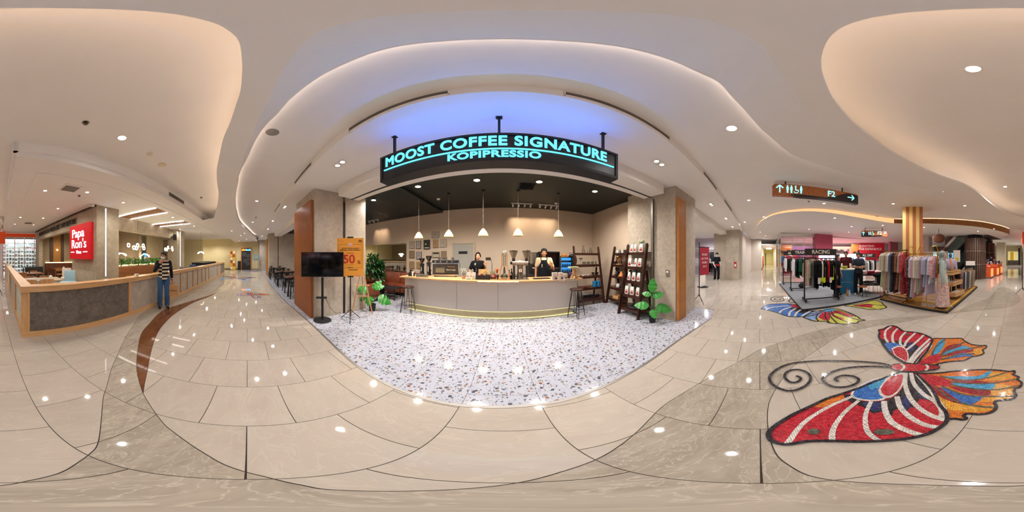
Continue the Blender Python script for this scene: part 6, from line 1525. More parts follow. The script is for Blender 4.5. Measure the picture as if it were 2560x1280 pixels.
# vents and ceiling bits
for px, py, lb in ((176, 470, 'square vent in the pizza ceiling near the corner'), (71, 557, 'far vent in the pizza ceiling by the glass front')):
    p = thing('ceiling_vent', lb, 'air vent', (*fl(px, py, 3.3), 3.3), R(2)); MB().bx(-.22, .22, -.22, .22, -.012, 0).build('frame', M_WHITE, p)
    for k in range(6): MB().box((0, -.14+.055*k, -.018), (.36, .04, .004), rx=.7).build('louver', M_SLOT, p)
p = thing('side_grille', 'small grille on the step of the pizza ceiling', 'air vent', (-4.55, PYS+.055, 3.47)); MB().bx(-.5, .5, 0, .01, -.06, .06).build('frame', M_SLOT, p)
for k in range(3): MB().bx(-.47, .47, .01, .014, -.04+.035*k, -.02+.035*k).build('louver', M_DARKSLOT, p)
# ================================================================ sportswear shop past the switch column
ORD = ['first', 'second', 'third', 'fourth', 'fifth', 'sixth', 'seventh', 'eighth', 'ninth', 'tenth', 'eleventh', 'twelfth', 'thirteenth', 'fourteenth', 'fifteenth', 'sixteenth', 'seventeenth', 'eighteenth', 'nineteenth', 'twentieth']
M_LAV = mat('lavender_wall', '#c4bcc8', .8, var=.02); M_SHOPW = mat('shop_white', '#e2dcd8', .6, var=.02)
struct('column_8', MB().bx(10.4, 11.6, 1.85, 2.8, 0, 3.31), M_CONC, 'concrete column with red notice right of the sportswear shop')
struct('wall_shop_side', MB().bx(10.45, 10.65, 2.8, 3.6, 0, 3.4), M_CONC, 'concrete side wall of the sportswear shop')
struct('wall_shop_back', (MB().bx(3.9, 13.1, 6.6, 6.8, 0, 3.4)).bx(12.95, 13.15, 2.06, 6.6, 0, 3.4), M_LAV, 'lavender back wall of the sportswear shop')
struct('wall_shop_left', MB().bx(4.0, 4.4, 2.6, 6.6, 0, 3.4), M_SHOPW, 'white side wall of the sportswear shop')
struct('ceiling_shop', MB().bx(4.0, 13.1, 2.8, 6.8, 3.1, 3.2), M_CEIL, 'white ceiling of the sportswear shop')
lamp('SPOT', (6.2, 3.9, 3.05), 100, (1, .95, .92), .1, 160); lamp('SPOT', (11.6, 4.6, 3.05), 150, (1, .95, .95), .1, 160); lamp('SPOT', (9.0, 4.3, 3.05), 120, (1, .95, .92), .1, 160)  # added shop spots, apart from the downlight fixtures below
for x, y, lb in ((6.0, 3.6, 'near'), (8.0, 4.4, 'middle'), (9.3, 3.5, 'far')):
    p = thing('shop_downlight', f'{lb} small round downlight inside the sportswear shop', 'ceiling light', (x, y, 3.1)); MB().lathe([(.06, 0), (.055, -.008), (.001, -.006)], 14).build('lens', M_COOL, p); MB().lathe([(.075, 0), (.07, -.01), (.06, -.008)], 14).build('trim_ring', M_WHITE, p)
def garment(label, loc, rz, m, L=.75, kind='shirt', group=None, w=.21, seed=0, hang=True, sleeve=None, stripe=None, rail=.055):
    """a garment on a hanger: local X is its width, the rail runs along local Y, z = 0 at the rail"""
    rnd = random.Random(seed)
    p = thing('hanging_garment', label, 'garment', loc, rz+rnd.uniform(-.16, .16), group)
    b = MB(); top = -rail
    if kind == 'pants': rows = [(top, .16, .02), (top-.05, .17, .03), (top-L*.5, .15, .035), (top-L, .14, .04)]
    elif kind == 'dress': rows = [(top+.015, .05, .03), (top-.03, w*.9, .04), (top-.1, w, .05), (top-.4, w*.86, .05), (top-.7*L, w*1.15, .06), (top-L, w*1.35, .07)]
    else: rows = [(top+.015, .05, .03), (top-.035, w*.92, .04), (top-.1, w, .05), (top-.5*L, w*.95, .05), (top-L, w*1.0, .055)]
    prev = None; n = 16
    for k, (z, hw, th) in enumerate(rows):
        r = []
        for i in range(n):
            a = 2*PI*i/n; f = 1+(.32*math.sin(5*a+seed)*(k/len(rows)) if k > 1 else 0)
            r.append(b.bm.verts.new((hw*math.cos(a), th*.55*math.sin(a)*f+.008*math.sin(seed+k), z+.012*math.sin(3*a+seed)*(k == len(rows)-1))))
        if prev:
            for i in range(n): b.bm.faces.new((prev[i], prev[(i+1) % n], r[(i+1) % n], r[i]))
        prev = r
    b.build('garment_body', m, p, True)
    sl = sleeve if sleeve is not None else (.5 if kind == 'dress' else .42)
    if kind != 'pants' and sl > 0:
        for sx in (-1, 1):
            MB().tube([(sx*w*.8, 0, top-.04), (sx*(w+.03), .01, top-.12), (sx*(w+.035), .015, top-.12-sl*.5), (sx*(w+.03), .02, top-.12-sl)], lambda u: .045+.012*u, 8).build('sleeve', m, p, True)
    if stripe is not None:
        MB().box((-w*1.0-.03, .0, top-.52*L), (.07, .085, L*.6), bev=.02).build('side_stripe', stripe, p)
    if hang:
        MB().tube([(0, 0, -.035), (0, 0, -.005), (.012, 0, .014), (.0, 0, .022)], .003, 5).build('hook', M_CHROME, p)
        MB().tube([(-.17, 0, -.085), (-.06, 0, -.045), (0, 0, -.035), (.06, 0, -.045), (.17, 0, -.085)], .008, 6).build('hanger', mat('hanger_wood', '#c2935a', .5), p, True)
    return p
for i, (x, y, z, m, lb) in enumerate(((12.55, 4.35, 1.95, T_NAVY, 'navy sweatshirt hanging high on the white wall grid'), (12.55, 5.05, 1.95, fabric('green_cotton', '#3d6a4c'), 'green top hanging high on the white wall grid'))): garment(lb, (x, y, z), R(90), m, .75, seed=i)
p = thing('wall_grid', 'white wall grid rack at the back of the sportswear shop', 'rack', (12.75, 4.7, 0), R(-90))
for x in (-1.6, -.8, 0, .8, 1.6): MB().cyl((x, 0, 0), (x, 0, 2.2), .018).build('upright', M_WHITE, p)
for z in (1.05, 1.95, 2.2): MB().bx(-1.6, 1.6, -.25, .0, z-.01, z+.01).build('rail', M_WHITE, p)
for i in range(7): garment(f'black top on the lower white rail of the sportswear shop, {ORD[i]} from the left', (12.5, 4.1+.19*i, 1.04), R(15), T_BLK, .72, seed=40+i, group='black tops on the white wall grid', sleeve=.3)
# sports mannequin
M_MAN = mat('mannequin_white', '#e4ddd6', .3, var=.02)
x, y = AT(1792, 10.4)
p, J, k, hz = person('mannequin', 'white sports mannequin with cap, black top and red waist bag', (x, y, 0), face(1792)+R(25), 1.80, M_MAN, mat('cap_black', '#1a1b20', .6), fabric('dark_sport_top', '#1d1c24'), T_DK, SHOE_W,
    dict(elL=(.22, .02, 1.1), wrL=(.21, -.08, .88), elR=(-.23, .03, 1.1), wrR=(-.19, -.12, .9)), blur=True, cat='mannequin')
MB().box((0, -.1, 1.0), (.34, .1, .12), bev=.03).build('waist_bag', mat('waist_red', '#a3182e', .5), p, True)
MB().lathe([(.1, 1.665), (.095, 1.72), (.05, 1.765), (.001, 1.775)], 16, (0, -.01, .02)).build('cap', mat('cap_black', '#1a1b20', .6), p, True); MB().box((0, -.13, 1.695), (.14, .14, .012), rx=.15).build('cap_visor', MATS['cap_black'], p)
# red banner on tripod and standee
x, y = AT(1748, 5.25)
p = thing('banner_stand', 'red vertical banner on a thin black tripod beside the concrete column', 'banner', (x, y, 0), face(1750)+R(48))
MB().cyl((0, 0, .25), (0, 0, 2.02), .013).build('pole', M_BLACKM, p); MB().bx(.02, .48, -.02, -.012, .95, 1.86).build('banner', mat('banner_red', '#a81c35', .6), p); MB().bx(-.02, .5, -.02, -.005, 1.86, 1.885).build('top_bar', M_BLACKM, p)
for q in range(3):
    a = R(20+120*q); MB().tube([(0, 0, .32), (.24*math.cos(a), .24*math.sin(a), .01)], .009).build('leg', M_BLACKM, p)
for q, wd in enumerate(('SPORT', 'ACTIVE', 'EVERY', 'DAY')): text('lettering', wd, .1, M_PAPER, p, (.25, -.025, 1.62-.13*q), ext=.001)
x, y = AT(1757, 8.2)
p = thing('standee', 'white standee on a round black base in front of the sportswear shop', 'sign', (x, y, 0), face(1757)+R(60)); MB().lathe([(.001, 0), (.28, 0), (.28, .02), (.05, .05), (.001, .05)], 22).build('base', M_BLACKM, p, True); MB().bx(-.25, .25, -.012, .012, .05, 1.2).build('board', M_PAPER, p)
p = thing('wall_notice', 'small red and white extinguisher notice on the far concrete column', 'notice', (10.395, 2.12, 1.0), R(-90)); MB().bx(-.09, .09, -.006, 0, -.2, .2).build('plate', M_RED, p); MB().bx(-.05, .05, -.009, -.006, -.12, .06).build('pictogram', M_PAPER, p)
p = thing('switch_box', 'small steel switch plate on the far concrete column', 'switch', (10.395, 2.2, 1.38), R(-90)); MB().bx(-.06, .06, -.008, 0, -.07, .07).build('plate', M_SILVER, p); MB().bx(-.03, .03, -.012, -.008, -.03, .03).build('button', M_PAPER, p)
# ================================================================ corridor and pink shop at the far right
M_PINKC = mat('pink_wall', '#c0566f', .7, var=.03); M_CORR = mat('corridor_white', '#ddd3c8', .7, var=.02)
struct('wall_corridor_left', MB().bx(11.6, 18, 1.85, 2.05, 0, 3.3), M_CORR, 'white corridor wall past the far concrete column')
struct('wall_corridor_jog', MB().bx(17.9, 18.1, .75, 2.05, 0, 3.3), M_CORR, 'white jog of the corridor wall')
struct('wall_corridor_inner', MB().bx(18, 29, .75, .95, 0, 2.9), M_CORR, 'inner white corridor wall')
struct('wall_corridor_right', MB().bx(19.2, 29, -1.15, -.95, 0, 2.9), M_CORR, 'right white corridor wall')
struct('wall_corridor_end', MB().bx(28.8, 29, -1.2, 1, 0, 2.9), mat('corridor_yellow', '#d9cf7c', .7), 'yellow end wall of the service corridor')
struct('ceiling_corridor', MB().bx(18, 29, -1.2, 1, 2.8, 2.9), M_CEIL, 'white ceiling of the service corridor')
struct('baseboard_corridor', MB().bx(18.1, 28.8, .73, .75, 0, .12), M_DARKSLOT, 'dark skirting of the service corridor')
d2 = thing('door_2', 'pale door with dark gap at the end of the service corridor', None, (28.78, -.15, 0), R(-90)); d2['kind'] = 'structure'
MB().bx(-.5, .5, -.03, 0, 0, 2.1).build('door_leaf', mat('door_cream', '#d2c896', .6), d2); MB().bx(-.62, -.5, -.03, 0, 0, 2.1).build('door_gap', M_BLACKM, d2); MB().bx(.3, .36, -.07, -.03, .95, 1.1).build('door_handle', M_SILVER, d2)
lamp('SPOT', (26, 0, 2.75), 240, (1, .95, .75), .1, 165); lamp('SPOT', (21, 0, 2.75), 240, (1, .95, .85), .1, 165)  # unseen spots added to light the service corridor
p = thing('exit_sign', 'small glowing hanging sign at the corridor mouth', 'sign', (19, -.1, 2.45), R(-90)); MB().bx(-.3, .3, -.04, .04, -.1, .1).build('box', emit('sign_pale', '#e4ecff', 2), p); MB().cyl((0, 0, .1), (0, 0, .35), .01).build('rod', M_WHITE, p)
p = thing('red_cabinet', 'narrow red cabinet on the corridor side', 'cabinet', (22, .68, 0)); MB().bx(-.4, .4, -.04, .05, 0, 1.6).build('carcass', mat('cabinet_red', '#b3262b', .5), p); MB().bx(-.3, .3, -.05, -.04, .1, 1.0).build('door', MATS['cabinet_red'], p)
# pink shop
struct('floor_pink', MB().bx(12.35, 21, -14, -1.15, .0, .012), M_PINK, 'pink floor of the cosmetics shop')
struct('wall_pink_back', MB().bx(20.9, 21.1, -16, -.95, 0, 3.3), M_SHOPW, 'white rear wall of the pink shop')
struct('wall_pink_front', MB().prism([(12.3, -11.6), (12.5, -11.6), (12.5, -16), (12.3, -16)], 0, 3.3), M_SHOPW, 'white front wall beside the pink shop')
struct('lintel_pink', MB().bx(12.28, 12.5, -11.7, -.9, 3.1, 3.3), M_CEIL, 'white lintel over the pink shop front')
struct('column_9', MB().bx(11.7, 12.6, -4.9, -3.55, 0, 3.3), M_PINKC, 'pink column in front of the pink shop')
struct('column_10', MB().bx(12.0, 12.29, -12.3, -11.2, 0, 3.3), mat('pink_dull', '#b3626f', .7), 'dull pink pier beyond the red mural')
lamp('AREA', (16.5, -3.2, 3.05), 170, (1, .92, .9), 3, rot=None, sizey=3); lamp('AREA', (16.5, -8, 3.05), 170, (1, .92, .9), 3, sizey=3)  # unseen area lamps added to brighten the pink shop
struct('ceiling_pink', MB().bx(12.5, 21, -16, -.95, 3.12, 3.2), M_CEIL, 'white ceiling of the pink shop')
wn = thing('window_1', 'tall glass shop front with white frames of the pink shop', None, (12.3, -.95, 0)); wn['kind'] = 'structure'
for i in range(3): MB().bx(-.006, .006, -.03-.87*(i+1)+.04, -.03-.87*i, .05, 3.08).build('pane', M_GLASS, wn)
for i in range(4): MB().bx(-.03, .03, -.87*i-.03, -.87*i+.0, 0, 3.1).build('mullion', M_WHITE, wn)
for z in (.02, 2.3, 2.75, 3.08): MB().bx(-.028, .028, -2.6, 0, z-.015, z+.015).build('transom', M_WHITE, wn)
for i in range(4): MB().bx(.05+1.6*i, 1.6*(i+1), -.006, .006, .05, 3.08).build('side_pane', M_GLASS, wn); MB().bx(1.6*(i+1), 1.6*(i+1)+.05, -.03, .03, 0, 3.1).build('mullion', M_WHITE, wn)
def mural(label, x, y, rz, W, Hh, z, base, blobs, txt=None):
    p = thing('mural', label, 'mural', (x, y, z), rz); MB().bx(-W/2, W/2, 0, .03, -z, Hh).build('support_wall', M_SHOPW, p); MB().bx(-W/2, W/2, -.03, 0, 0, Hh).build('panel', mat('mural_'+base[1:], base, .6, var=.12, scale=1.2), p)
    for i, (bx_, bz, r1, r2, c) in enumerate(blobs): MB().ell((bx_, -.032, bz), (r1, .004, r2), 14).build('print_shape', mat('mural_'+c[1:], c, .6, var=.1), p)
    for t_, s_, tx, tz in txt or (): text('lettering', t_, s_, M_PAPER, p, (tx, -.036, tz), bold=.012, ext=.002)
    return p
HD = '#6b4336'; HK = '#2b1c1a'
def headset(x, z, s, shirt): return [(x, z-.42*s, .3*s, .34*s, shirt), (x, z, .13*s, .17*s, '#a8735a'), (x, z+.07*s, .16*s, .14*s, HK), (x, z-.03*s, .11*s, .13*s, '#b5806a')]
x, y = AT(2180, 19)
mural('large red mural with white words and a row of small faces', x, y, face(2178), 2.9, 2.15, .93, '#c4142f', headset(-.9, .45, 1, '#d95a7a')+headset(0, .55, 1, '#a31030')+headset(.75, .4, 1, '#d95a7a')+headset(1.1, .95, .9, '#5a2a6a'), [('ELEVATING', .34, -.6, 1.8), ('THE EXPERIENCE', .34, -.2, 1.45)])
x, y = AT(2142, 19.2)
mural('orange mural with two large faces beside the red one', x, y, face(2140), 1.3, 2.1, .9, '#c9803a', headset(-.25, .9, 1.5, '#3a2a2a')+headset(.3, 1.05, 1.7, '#4a2a2a'))
x, y = AT(2106, 19.4)
mural('brown and grey mural with round dark shapes left of the maroon man', x, y, face(2110), 2.3, 1.6, 1.1, '#a89080', [(-.8, .9, .45, .42, '#2b2326'), (-.1, .9, .4, .36, '#3a2a26'), (.6, .9, .25, .35, '#a8485a'), (.7, 1.15, .15, .18, '#6b4336')])
x, y = AT(1961, 17)
mural('orange mural with a woman in blue seen through the shop glass', x, y, face(1961), 1.6, 2.2, .5, '#d0703f', headset(-.3, 1.3, 1.7, '#4f7fb0')+headset(.45, 1.45, 1.5, '#b03050')+[(0, .3, .7, .3, '#b5182c')])
x, y = AT(2006, 18.5)
mural('purple and red mural behind the glass next to the pink column', x, y, face(2006), 2.7, 1.8, .9, '#7d4a78', headset(-.8, 1.0, 2.0, '#b03050')+headset(.8, .9, 2.0, '#8a2a4a'))
p = thing('red_sofa', 'glossy red display block on the pink floor behind the glass', 'display', (15.2, -1.9, 0)); MB().bx(-.7, .7, -.5, .5, 0, .95, bev=.05).build('block', mat('block_red', '#b5182c', .35), p, True); MB().bx(-.5, .5, -.4, .4, .95, 1.0).build('top_plate', M_WHITE, p)
x, y = AT(2105, 11)
p = thing('cosmetic_shelf', 'white backlit shelf unit behind the maroon man', 'shelf', (x, y, 0), face(2105))
MB().bx(-1.6, 1.6, .0, .3, 0, 1.75).build('unit', M_WHITE, p); MB().bx(-1.55, 1.55, -.01, 0, 1.15, 1.7).build('backlight', emit('shelf_glow', '#f3dcec', 1.3), p)
for q in range(10): MB().bx(-1.5+.3*q, -1.3+.3*q, -.1, -.02, 1.2, 1.45).build('packet', mat('cos%d' % (q % 4), ('#d36a9a', '#6a7fd3', '#e8e0dd', '#5fb7c9')[q % 4], .4), p)
x, y = AT(2190, 12.5)
p = thing('white_table', 'white draped display tables in front of the red mural', 'table', (x, y, 0), face(2190)); MB().bx(-1.5, 1.5, -.4, .4, 0, 1.05).build('cloth', mat('cloth_pinkish', '#dcc0bd', .8, var=.1), p); MB().bx(-1.5, 1.5, -.42, .42, 1.05, 1.07).build('tabletop', M_WHITE, p)
for q in range(6): MB().box((-1.2+.45*q, 0, 1.14), (.2, .15, .14)).build('item', mat('cos%d' % (q % 4), '#888888'), p)
# ================================================================ racing kiosk
M_MAT = mat('grey_carpet', '#84868c', .95, var=.08, scale=40); M_EDGE = mat('mat_edge', '#232222', .6)
def platform(name, label, poly, h, top, edge):
    p = thing(name, label, 'platform', (0, 0, 0)); MB().prism(poly, 0, h-.006).build('edge', edge, p); MB().prism(shrink(poly, .02) if area(poly) > 0 else shrink(poly, .02), h-.006, h).build('top_carpet', top, p); return p
platform('kiosk_platform', 'grey carpeted kiosk platform with black edge under the racing racks', [(4.40, -.93), (4.66, -3.98), (9.3, -4.2), (9.1, -.62)], .055, M_MAT, M_EDGE)
def rack(label, x, y0, y1, rail_z, sign=None, base=.055, m=M_BLACK, ztop=None):
    p = thing('clothes_rack', label, 'clothes rack', (x, (y0+y1)/2, base), 0); L = abs(y1-y0)/2; rz_ = rail_z-base
    for sy in (-1, 1):
        MB().bx(-.03, .03, sy*L-.02, sy*L+.02, .09, rz_+.02).build('post', m, p); MB().bx(-.24, .24, sy*L-.035, sy*L+.035, .055, .1).build('foot_bar', m, p)
        for sx in (-1, 1): MB().ell((sx*.2, sy*L, .028), (.028, .02, .028), 10).build('caster', M_BLACKM, p, True)
    MB().bx(-.015, .015, -L, L, rz_-.015, rz_+.015).build('rail', m, p); MB().bx(-.02, .02, -L, L, .06, .09).build('base_rail', m, p)
    if sign:
        MB().bx(-.03, -.01, -L*.98, L*.98, rz_+.1, rz_+.32).build('sign_board', mat('sign_dark', '#262324', .5), p)
        for sy in (-.5, .5): MB().cyl((-.02, sy*L, rz_), (-.02, sy*L, rz_+.12), .008).build('sign_rod', m, p)
        text('lettering', sign, .17, M_PAPER, p, (-.035, 0, rz_+.21), rot=(PI/2, 0, -PI/2), bold=.004)
    return p
rack('black rack with RACING sign board at the kiosk front', 5.2, -1.18, -2.31, 1.50, 'RACING')
rack('black rack with TRAINING sign board in the kiosk middle', 7.1, -1.0, -2.15, 1.52, 'TRAINING')
rack('black rack with ALL DAY sign board at the kiosk rear', 8.75, -.82, -2.0, 1.52, 'ALL DAY')
M_LIME = fabric('lime_cloth', '#c6d92a', .05); M_SPW = fabric('sport_white', '#dcdad8', .05); M_SPR = fabric('sport_red', '#b5182a', .08); M_SAND = fabric('sand_cloth', '#b39a86'); M_DGRN = fabric('dark_green_cloth', '#1f4a36'); M_SGRY = fabric('grey_cloth', '#9a9a98'); M_SGRN = fabric('sage_cloth', '#6f8478'); M_NVY = fabric('navy_cloth', '#1d2335')
rg = [(M_SAND, 'sand', .95, 'shirt', None), (M_SGRN, 'sage green', .9, 'shirt', None), (M_SGRY, 'light grey', 1.0, 'pants', None), (M_SGRY, 'grey', 1.02, 'pants', None), (T_BLK, 'black', 1.0, 'shirt', None), (T_BLK, 'black', 1.05, 'shirt', M_SPW), (T_BLK, 'black and white', .95, 'shirt', M_LIME), (M_SPW, 'white', .9, 'shirt', M_LIME), (T_BLK, 'black', 1.0, 'shirt', M_LIME), (T_BLK, 'plain black', .98, 'shirt', None), (M_SPR, 'red', .8, 'shirt', None), (T_BLK, 'black and white', 1.02, 'shirt', M_SPW), (T_BLK, 'black', .9, 'shirt', M_LIME), (T_BLK, 'long black', 1.15, 'pants', None), (T_BLK, 'black', 1.2, 'pants', None)]
for i, (m, cn, L, kd, stp) in enumerate(rg): garment(f'{cn} garment on the RACING rack, {ORD[i]} from the corridor end', (5.2, -1.26-.068*i, 1.485), 0, m, L*.88, kd, 'garments on the racing rack', seed=i, stripe=stp)
tg = [(M_SPW, 'white'), (M_NVY, 'navy'), (M_DGRN, 'dark green'), (M_DGRN, 'green'), (M_NVY, 'dark navy'), (M_DGRN, 'deep green'), (M_NVY, 'navy'), (M_DGRN, 'bottle green'), (M_SAND, 'sand'), (M_SAND, 'beige')]
for i, (m, cn) in enumerate(tg): garment(f'{cn} top on the TRAINING rack, {ORD[i]} from the corridor end', (7.1, -1.12-.1*i, 1.505), 0, m, .72+.06*(i % 3), 'shirt', 'garments on the training rack', seed=50+i)
for i in range(9): garment(f'{"white" if i == 0 else "black"} top on the ALL DAY rack, {ORD[i]} from the corridor end', (8.75, -.95-.11*i, 1.505), 0, M_SPW if i == 0 else T_BLK, .7, 'shirt', 'garments on the all day rack', seed=70+i)
p = thing('sports_bag', 'dark shoe bag and bottle standing on the training rack base', 'bag', (7.1, -1.5, .15)); MB().ell((0, 0, .1), (.1, .16, .12), 14).build('bag_body', M_BLACKM, p, True); MB().tube([(0, -.08, .2), (0, 0, .28), (0, .08, .2)], .01).build('handle', M_BLACKM, p)
# blue cabinet and people
x, y = AT(2121, 6.5)
p = thing('blue_cabinet', 'blue two-panel kiosk cabinet with pale edges', 'cabinet', (x, y, .055), face(2121)); M_BLU = mat('cabinet_blue', '#1f6f9f', .35, var=.05)
MB().bx(-.37, .37, .0, .4, 0, .97).build('carcass', mat('cabinet_edge', '#cfd3c4', .5), p)
for z0, z1 in ((.02, .46), (.48, .95)): MB().bx(-.35, .35, -.015, 0, z0, z1).build('door', M_BLU, p)
MB().bx(-.4, .4, -.03, .42, .97, 1.0).build('worktop', mat('cabinet_edge', '#cfd3c4', .5), p); MB().bx(.2, .3, -.02, -.015, .86, .92).build('badge', M_PAPER, p)
x, y = AT(2111, 6.6); p = thing('fruit_bowl', 'lime yellow bowl on the blue cabinet', 'bowl', (x, y, 1.055)); MB().lathe([(.001, 0), (.07, 0), (.13, .08), (.13, .11), (.12, .1), (.001, .03)], 20).build('bowl', mat('bowl_lime', '#bfc23a', .4), p, True); MB().lathe([(.135, .1), (.135, .115), (.12, .115)], 20).build('rim', MATS['bowl_lime'], p, True)
x, y = AT(2115, 7.4)
p, J, k, hz = person('person', 'short-haired man in a maroon T-shirt behind the blue cabinet', (x, y, .055), face(2115), 1.74, SK_D, HAIR, T_MAR, T_DK, SHOE_B, dict(elL=(.26, .0, 1.1), wrL=(.18, -.2, 1.0), elR=(-.26, .0, 1.1), wrR=(-.2, -.2, .98)), wide=1.12)
x, y = AT(2146, 6.35)
p, J, k, hz = person('person', 'man in a charcoal T-shirt standing with crossed arms by the blue cabinet', (x, y, .055), face(2146), 1.66, SK_D, HAIR, T_NAVY, T_DK, SHOE_W, dict(elL=(.235, -.08, 1.13), wrL=(-.06, -.24, 1.13), handL=dict(d=(-1, .1, .05), n=(0, 1, 0), t=(0, 0, 1), curl=.4), elR=(-.235, -.08, 1.12), wrR=(.05, -.2, 1.1), handR=dict(d=(1, .15, .1), n=(0, 1, 0), t=(0, 0, 1), curl=.4)))
x, y = AT(2093, 6.2)
p, J, k, hz = person('person', 'dark-haired woman in black seen behind the RACING rack', (x, y, .055), face(2093)+R(60), 1.60, SK_F, HAIR, T_BLK, T_DK, SHOE_B, dict(elL=(.21, .0, 1.08), wrL=(.21, -.07, .86), elR=(-.21, .0, 1.08), wrR=(-.21, -.07, .86)), female=True, hairstyle='tied')
def rstool(label, px, py, first=[None]):
    loc = (*fl(px, py, .055), .055)
    if first[0]: return dup(first[0], label, loc, random.random(), 'round brown stools of the kiosk')
    p = thing('round_stool', label, 'stool', loc, 0, 'round brown stools of the kiosk'); first[0] = p
    MB().lathe([(.001, .38), (.17, .38), (.175, .4), (.16, .42), (.001, .42)], 20).build('seat', mat('stool_brown', '#8a4a2a', .4), p, True)
    for q in range(4):
        a = q*PI/2; MB().tube([(.08*math.cos(a), .08*math.sin(a), .38), (.15*math.cos(a), .15*math.sin(a), 0)], .008).build('leg', M_BLACKM, p)
    MB().tube([(.12*math.cos(t*PI/8), .12*math.sin(t*PI/8), .15) for t in range(16)], .006, 5, True).build('footring', M_BLACKM, p)
rstool('round brown stool behind the RACING rack', 2093, 743); rstool('round brown stool at the crossed-arm man\'s feet', 2156, 742)
p = thing('spray_bottles', 'water bottles with orange caps on the carpet before the blue cabinet', 'bottles', (*fl(2120, 740, .055), .055))
for x, c, h in ((-.12, '#b8bfc4', .22), (-.04, '#9aa3a8', .2), (.06, '#d9922a', .2)):
    o = MB().lathe([(.001, 0), (.04, 0), (.04, h*.7), (.015, h), (.015, h+.05), (.001, h+.05)], 12, (x, 0, 0)).build('bottle', mat('bot_'+c[1:], c, .2), p, True)
MB().bx(.02, .1, -.02, .0, .22, .32).build('red_spray_head', M_RED, p)
x, y = AT(2186, 6.95)
p = thing('display_table', 'black table piled with folded clothes beside the crossed-arm man', 'table', (x, y, .055), face(2180)); MB().bx(-.6, .6, -.35, .35, .72, .76).build('tabletop', M_BLACKM, p); MB().bx(-.55, .55, -.3, .3, .3, .33).build('lower_shelf', M_BLACKM, p)
for sx in (-.55, .55):
    for sy in (-.3, .3): MB().bx(sx-.02, sx+.02, sy-.02, sy+.02, 0, .72).build('leg', M_BLACKM, p)
random.seed(8)
cl = (('pinkish white', fabric('fold_pink', '#d0a8ac')), ('dark red', fabric('fold_red', '#7d1f2c')), ('white', M_SPW), ('black', T_BLK), ('grey', M_SGRY), ('pale grey', fabric('fold_grey', '#b8b2b4')))
for i in range(8):
    nm, m = cl[i % 6]; q = Matrix.Rotation(p.rotation_euler[2], 3, 'Z') @ V3((-.45+.3*(i % 4), -.17+.32*(i//4), 0))
    f = thing('folded_clothes', f'{nm} folded pile on the black table, {"front" if i < 4 else "back"} row, {ORD[i % 4]} from the blue cabinet', 'clothes', (x+q.x, y+q.y, .815), p.rotation_euler[2])
    for k_ in range(3): MB().box((random.uniform(-.01, .01), 0, .025+.045*k_), (.27, .26, .045), bev=.018).build('folded_piece', m, f, True)
f = thing('dark_clothes_heap', 'heap of black clothes hanging over the right end of the black table', 'clothes', (*AT(2200, 6.3), .8), face(2200)); MB().ell((0, 0, .05), (.3, .25, .12), 16).ell((.1, -.1, -.1), (.25, .2, .2), 14).build('heap', T_BLK, f, True); MB().ell((-.1, 0, .14), (.12, .1, .04), 10).build('red_piece', M_SPR, f, True)
for i, (px, py) in enumerate(((2197, 736), (2170, 731))):
    loc = (*fl(px, py, .055), .055)
    p = thing('chrome_chair', f'chrome framed black stool chair {("by the gold racks", "under the black table")[i]}', 'chair', loc, R(20)); MB().box((0, 0, .45), (.36, .34, .05), bev=.015).build('seat', M_BLACKM, p)
    for sx in (-1, 1): MB().tube([(sx*.17, -.2, 0), (sx*.16, -.14, .44), (sx*.16, .14, .44), (sx*.17, .2, 0)], .011).build('leg_frame', M_CHROME, p, True)
x, y = AT(2168, 9.2)
p = rack('low black rack with DAY sign board behind the crossed-arm man', x, y+.6, y-.6, 1.4, 'ALL DAY', base=0)
for i in range(8): garment(f'{("pale", "black", "grey")[i % 3]} garment on the rack behind the crossed-arm man, {ORD[i]} one', (x, y+.5-.13*i, 1.385), 0, (M_SPW, T_BLK, M_SGRY)[i % 3], .8, 'shirt', 'garments on the rear day rack', seed=90+i)
# ================================================================ gold rack kiosk
M_GOLD = mat('gold_metal', '#c8982f', .3, .9, var=.06); M_KW = wood('kiosk_wood', '#8a6236', '#ab7f4b', .45, 3, 0)
KP = [(4.42, -3.62), (1.93, -3.80), (2.25, -7.7), (4.75, -7.6)]
kp = thing('kiosk_platform', 'wooden kiosk platform with black rim under the gold racks', 'platform', (0, 0, 0))
MB().prism(KP, 0, .06).build('edge', M_EDGE, kp)
for i in range(10):
    f0, f1 = i/10+.003, (i+1)/10-.003
    def LQ(f, e): return (KP[0][0]+(KP[1][0]-KP[0][0])*e+(KP[3][0]-KP[0][0])*f+(KP[2][0]-KP[1][0]-(KP[3][0]-KP[0][0]))*f*e, KP[0][1]+(KP[1][1]-KP[0][1])*e+(KP[3][1]-KP[0][1])*f+(KP[2][1]-KP[1][1]-(KP[3][1]-KP[0][1]))*f*e)
    MB().prism([LQ(f0, .01), LQ(f0, .99), LQ(f1, .99), LQ(f1, .01)], .06, .1).build('plank', M_KW, kp)
for i in range(40):
    a = V3((1.97, -3.83)).lerp(V3((2.29, -7.68)), i/40); b = V3((1.97, -3.83)).lerp(V3((2.29, -7.68)), (i+.5)/40)
    MB().prism([(a.x+.01, a.y), (a.x+.07, a.y), (b.x+.07, b.y-.03), (b.x+.01, b.y-.03)], .1, .102).build('hazard_mark', mat('hazard_yellow', '#d9b23a', .6), kp)
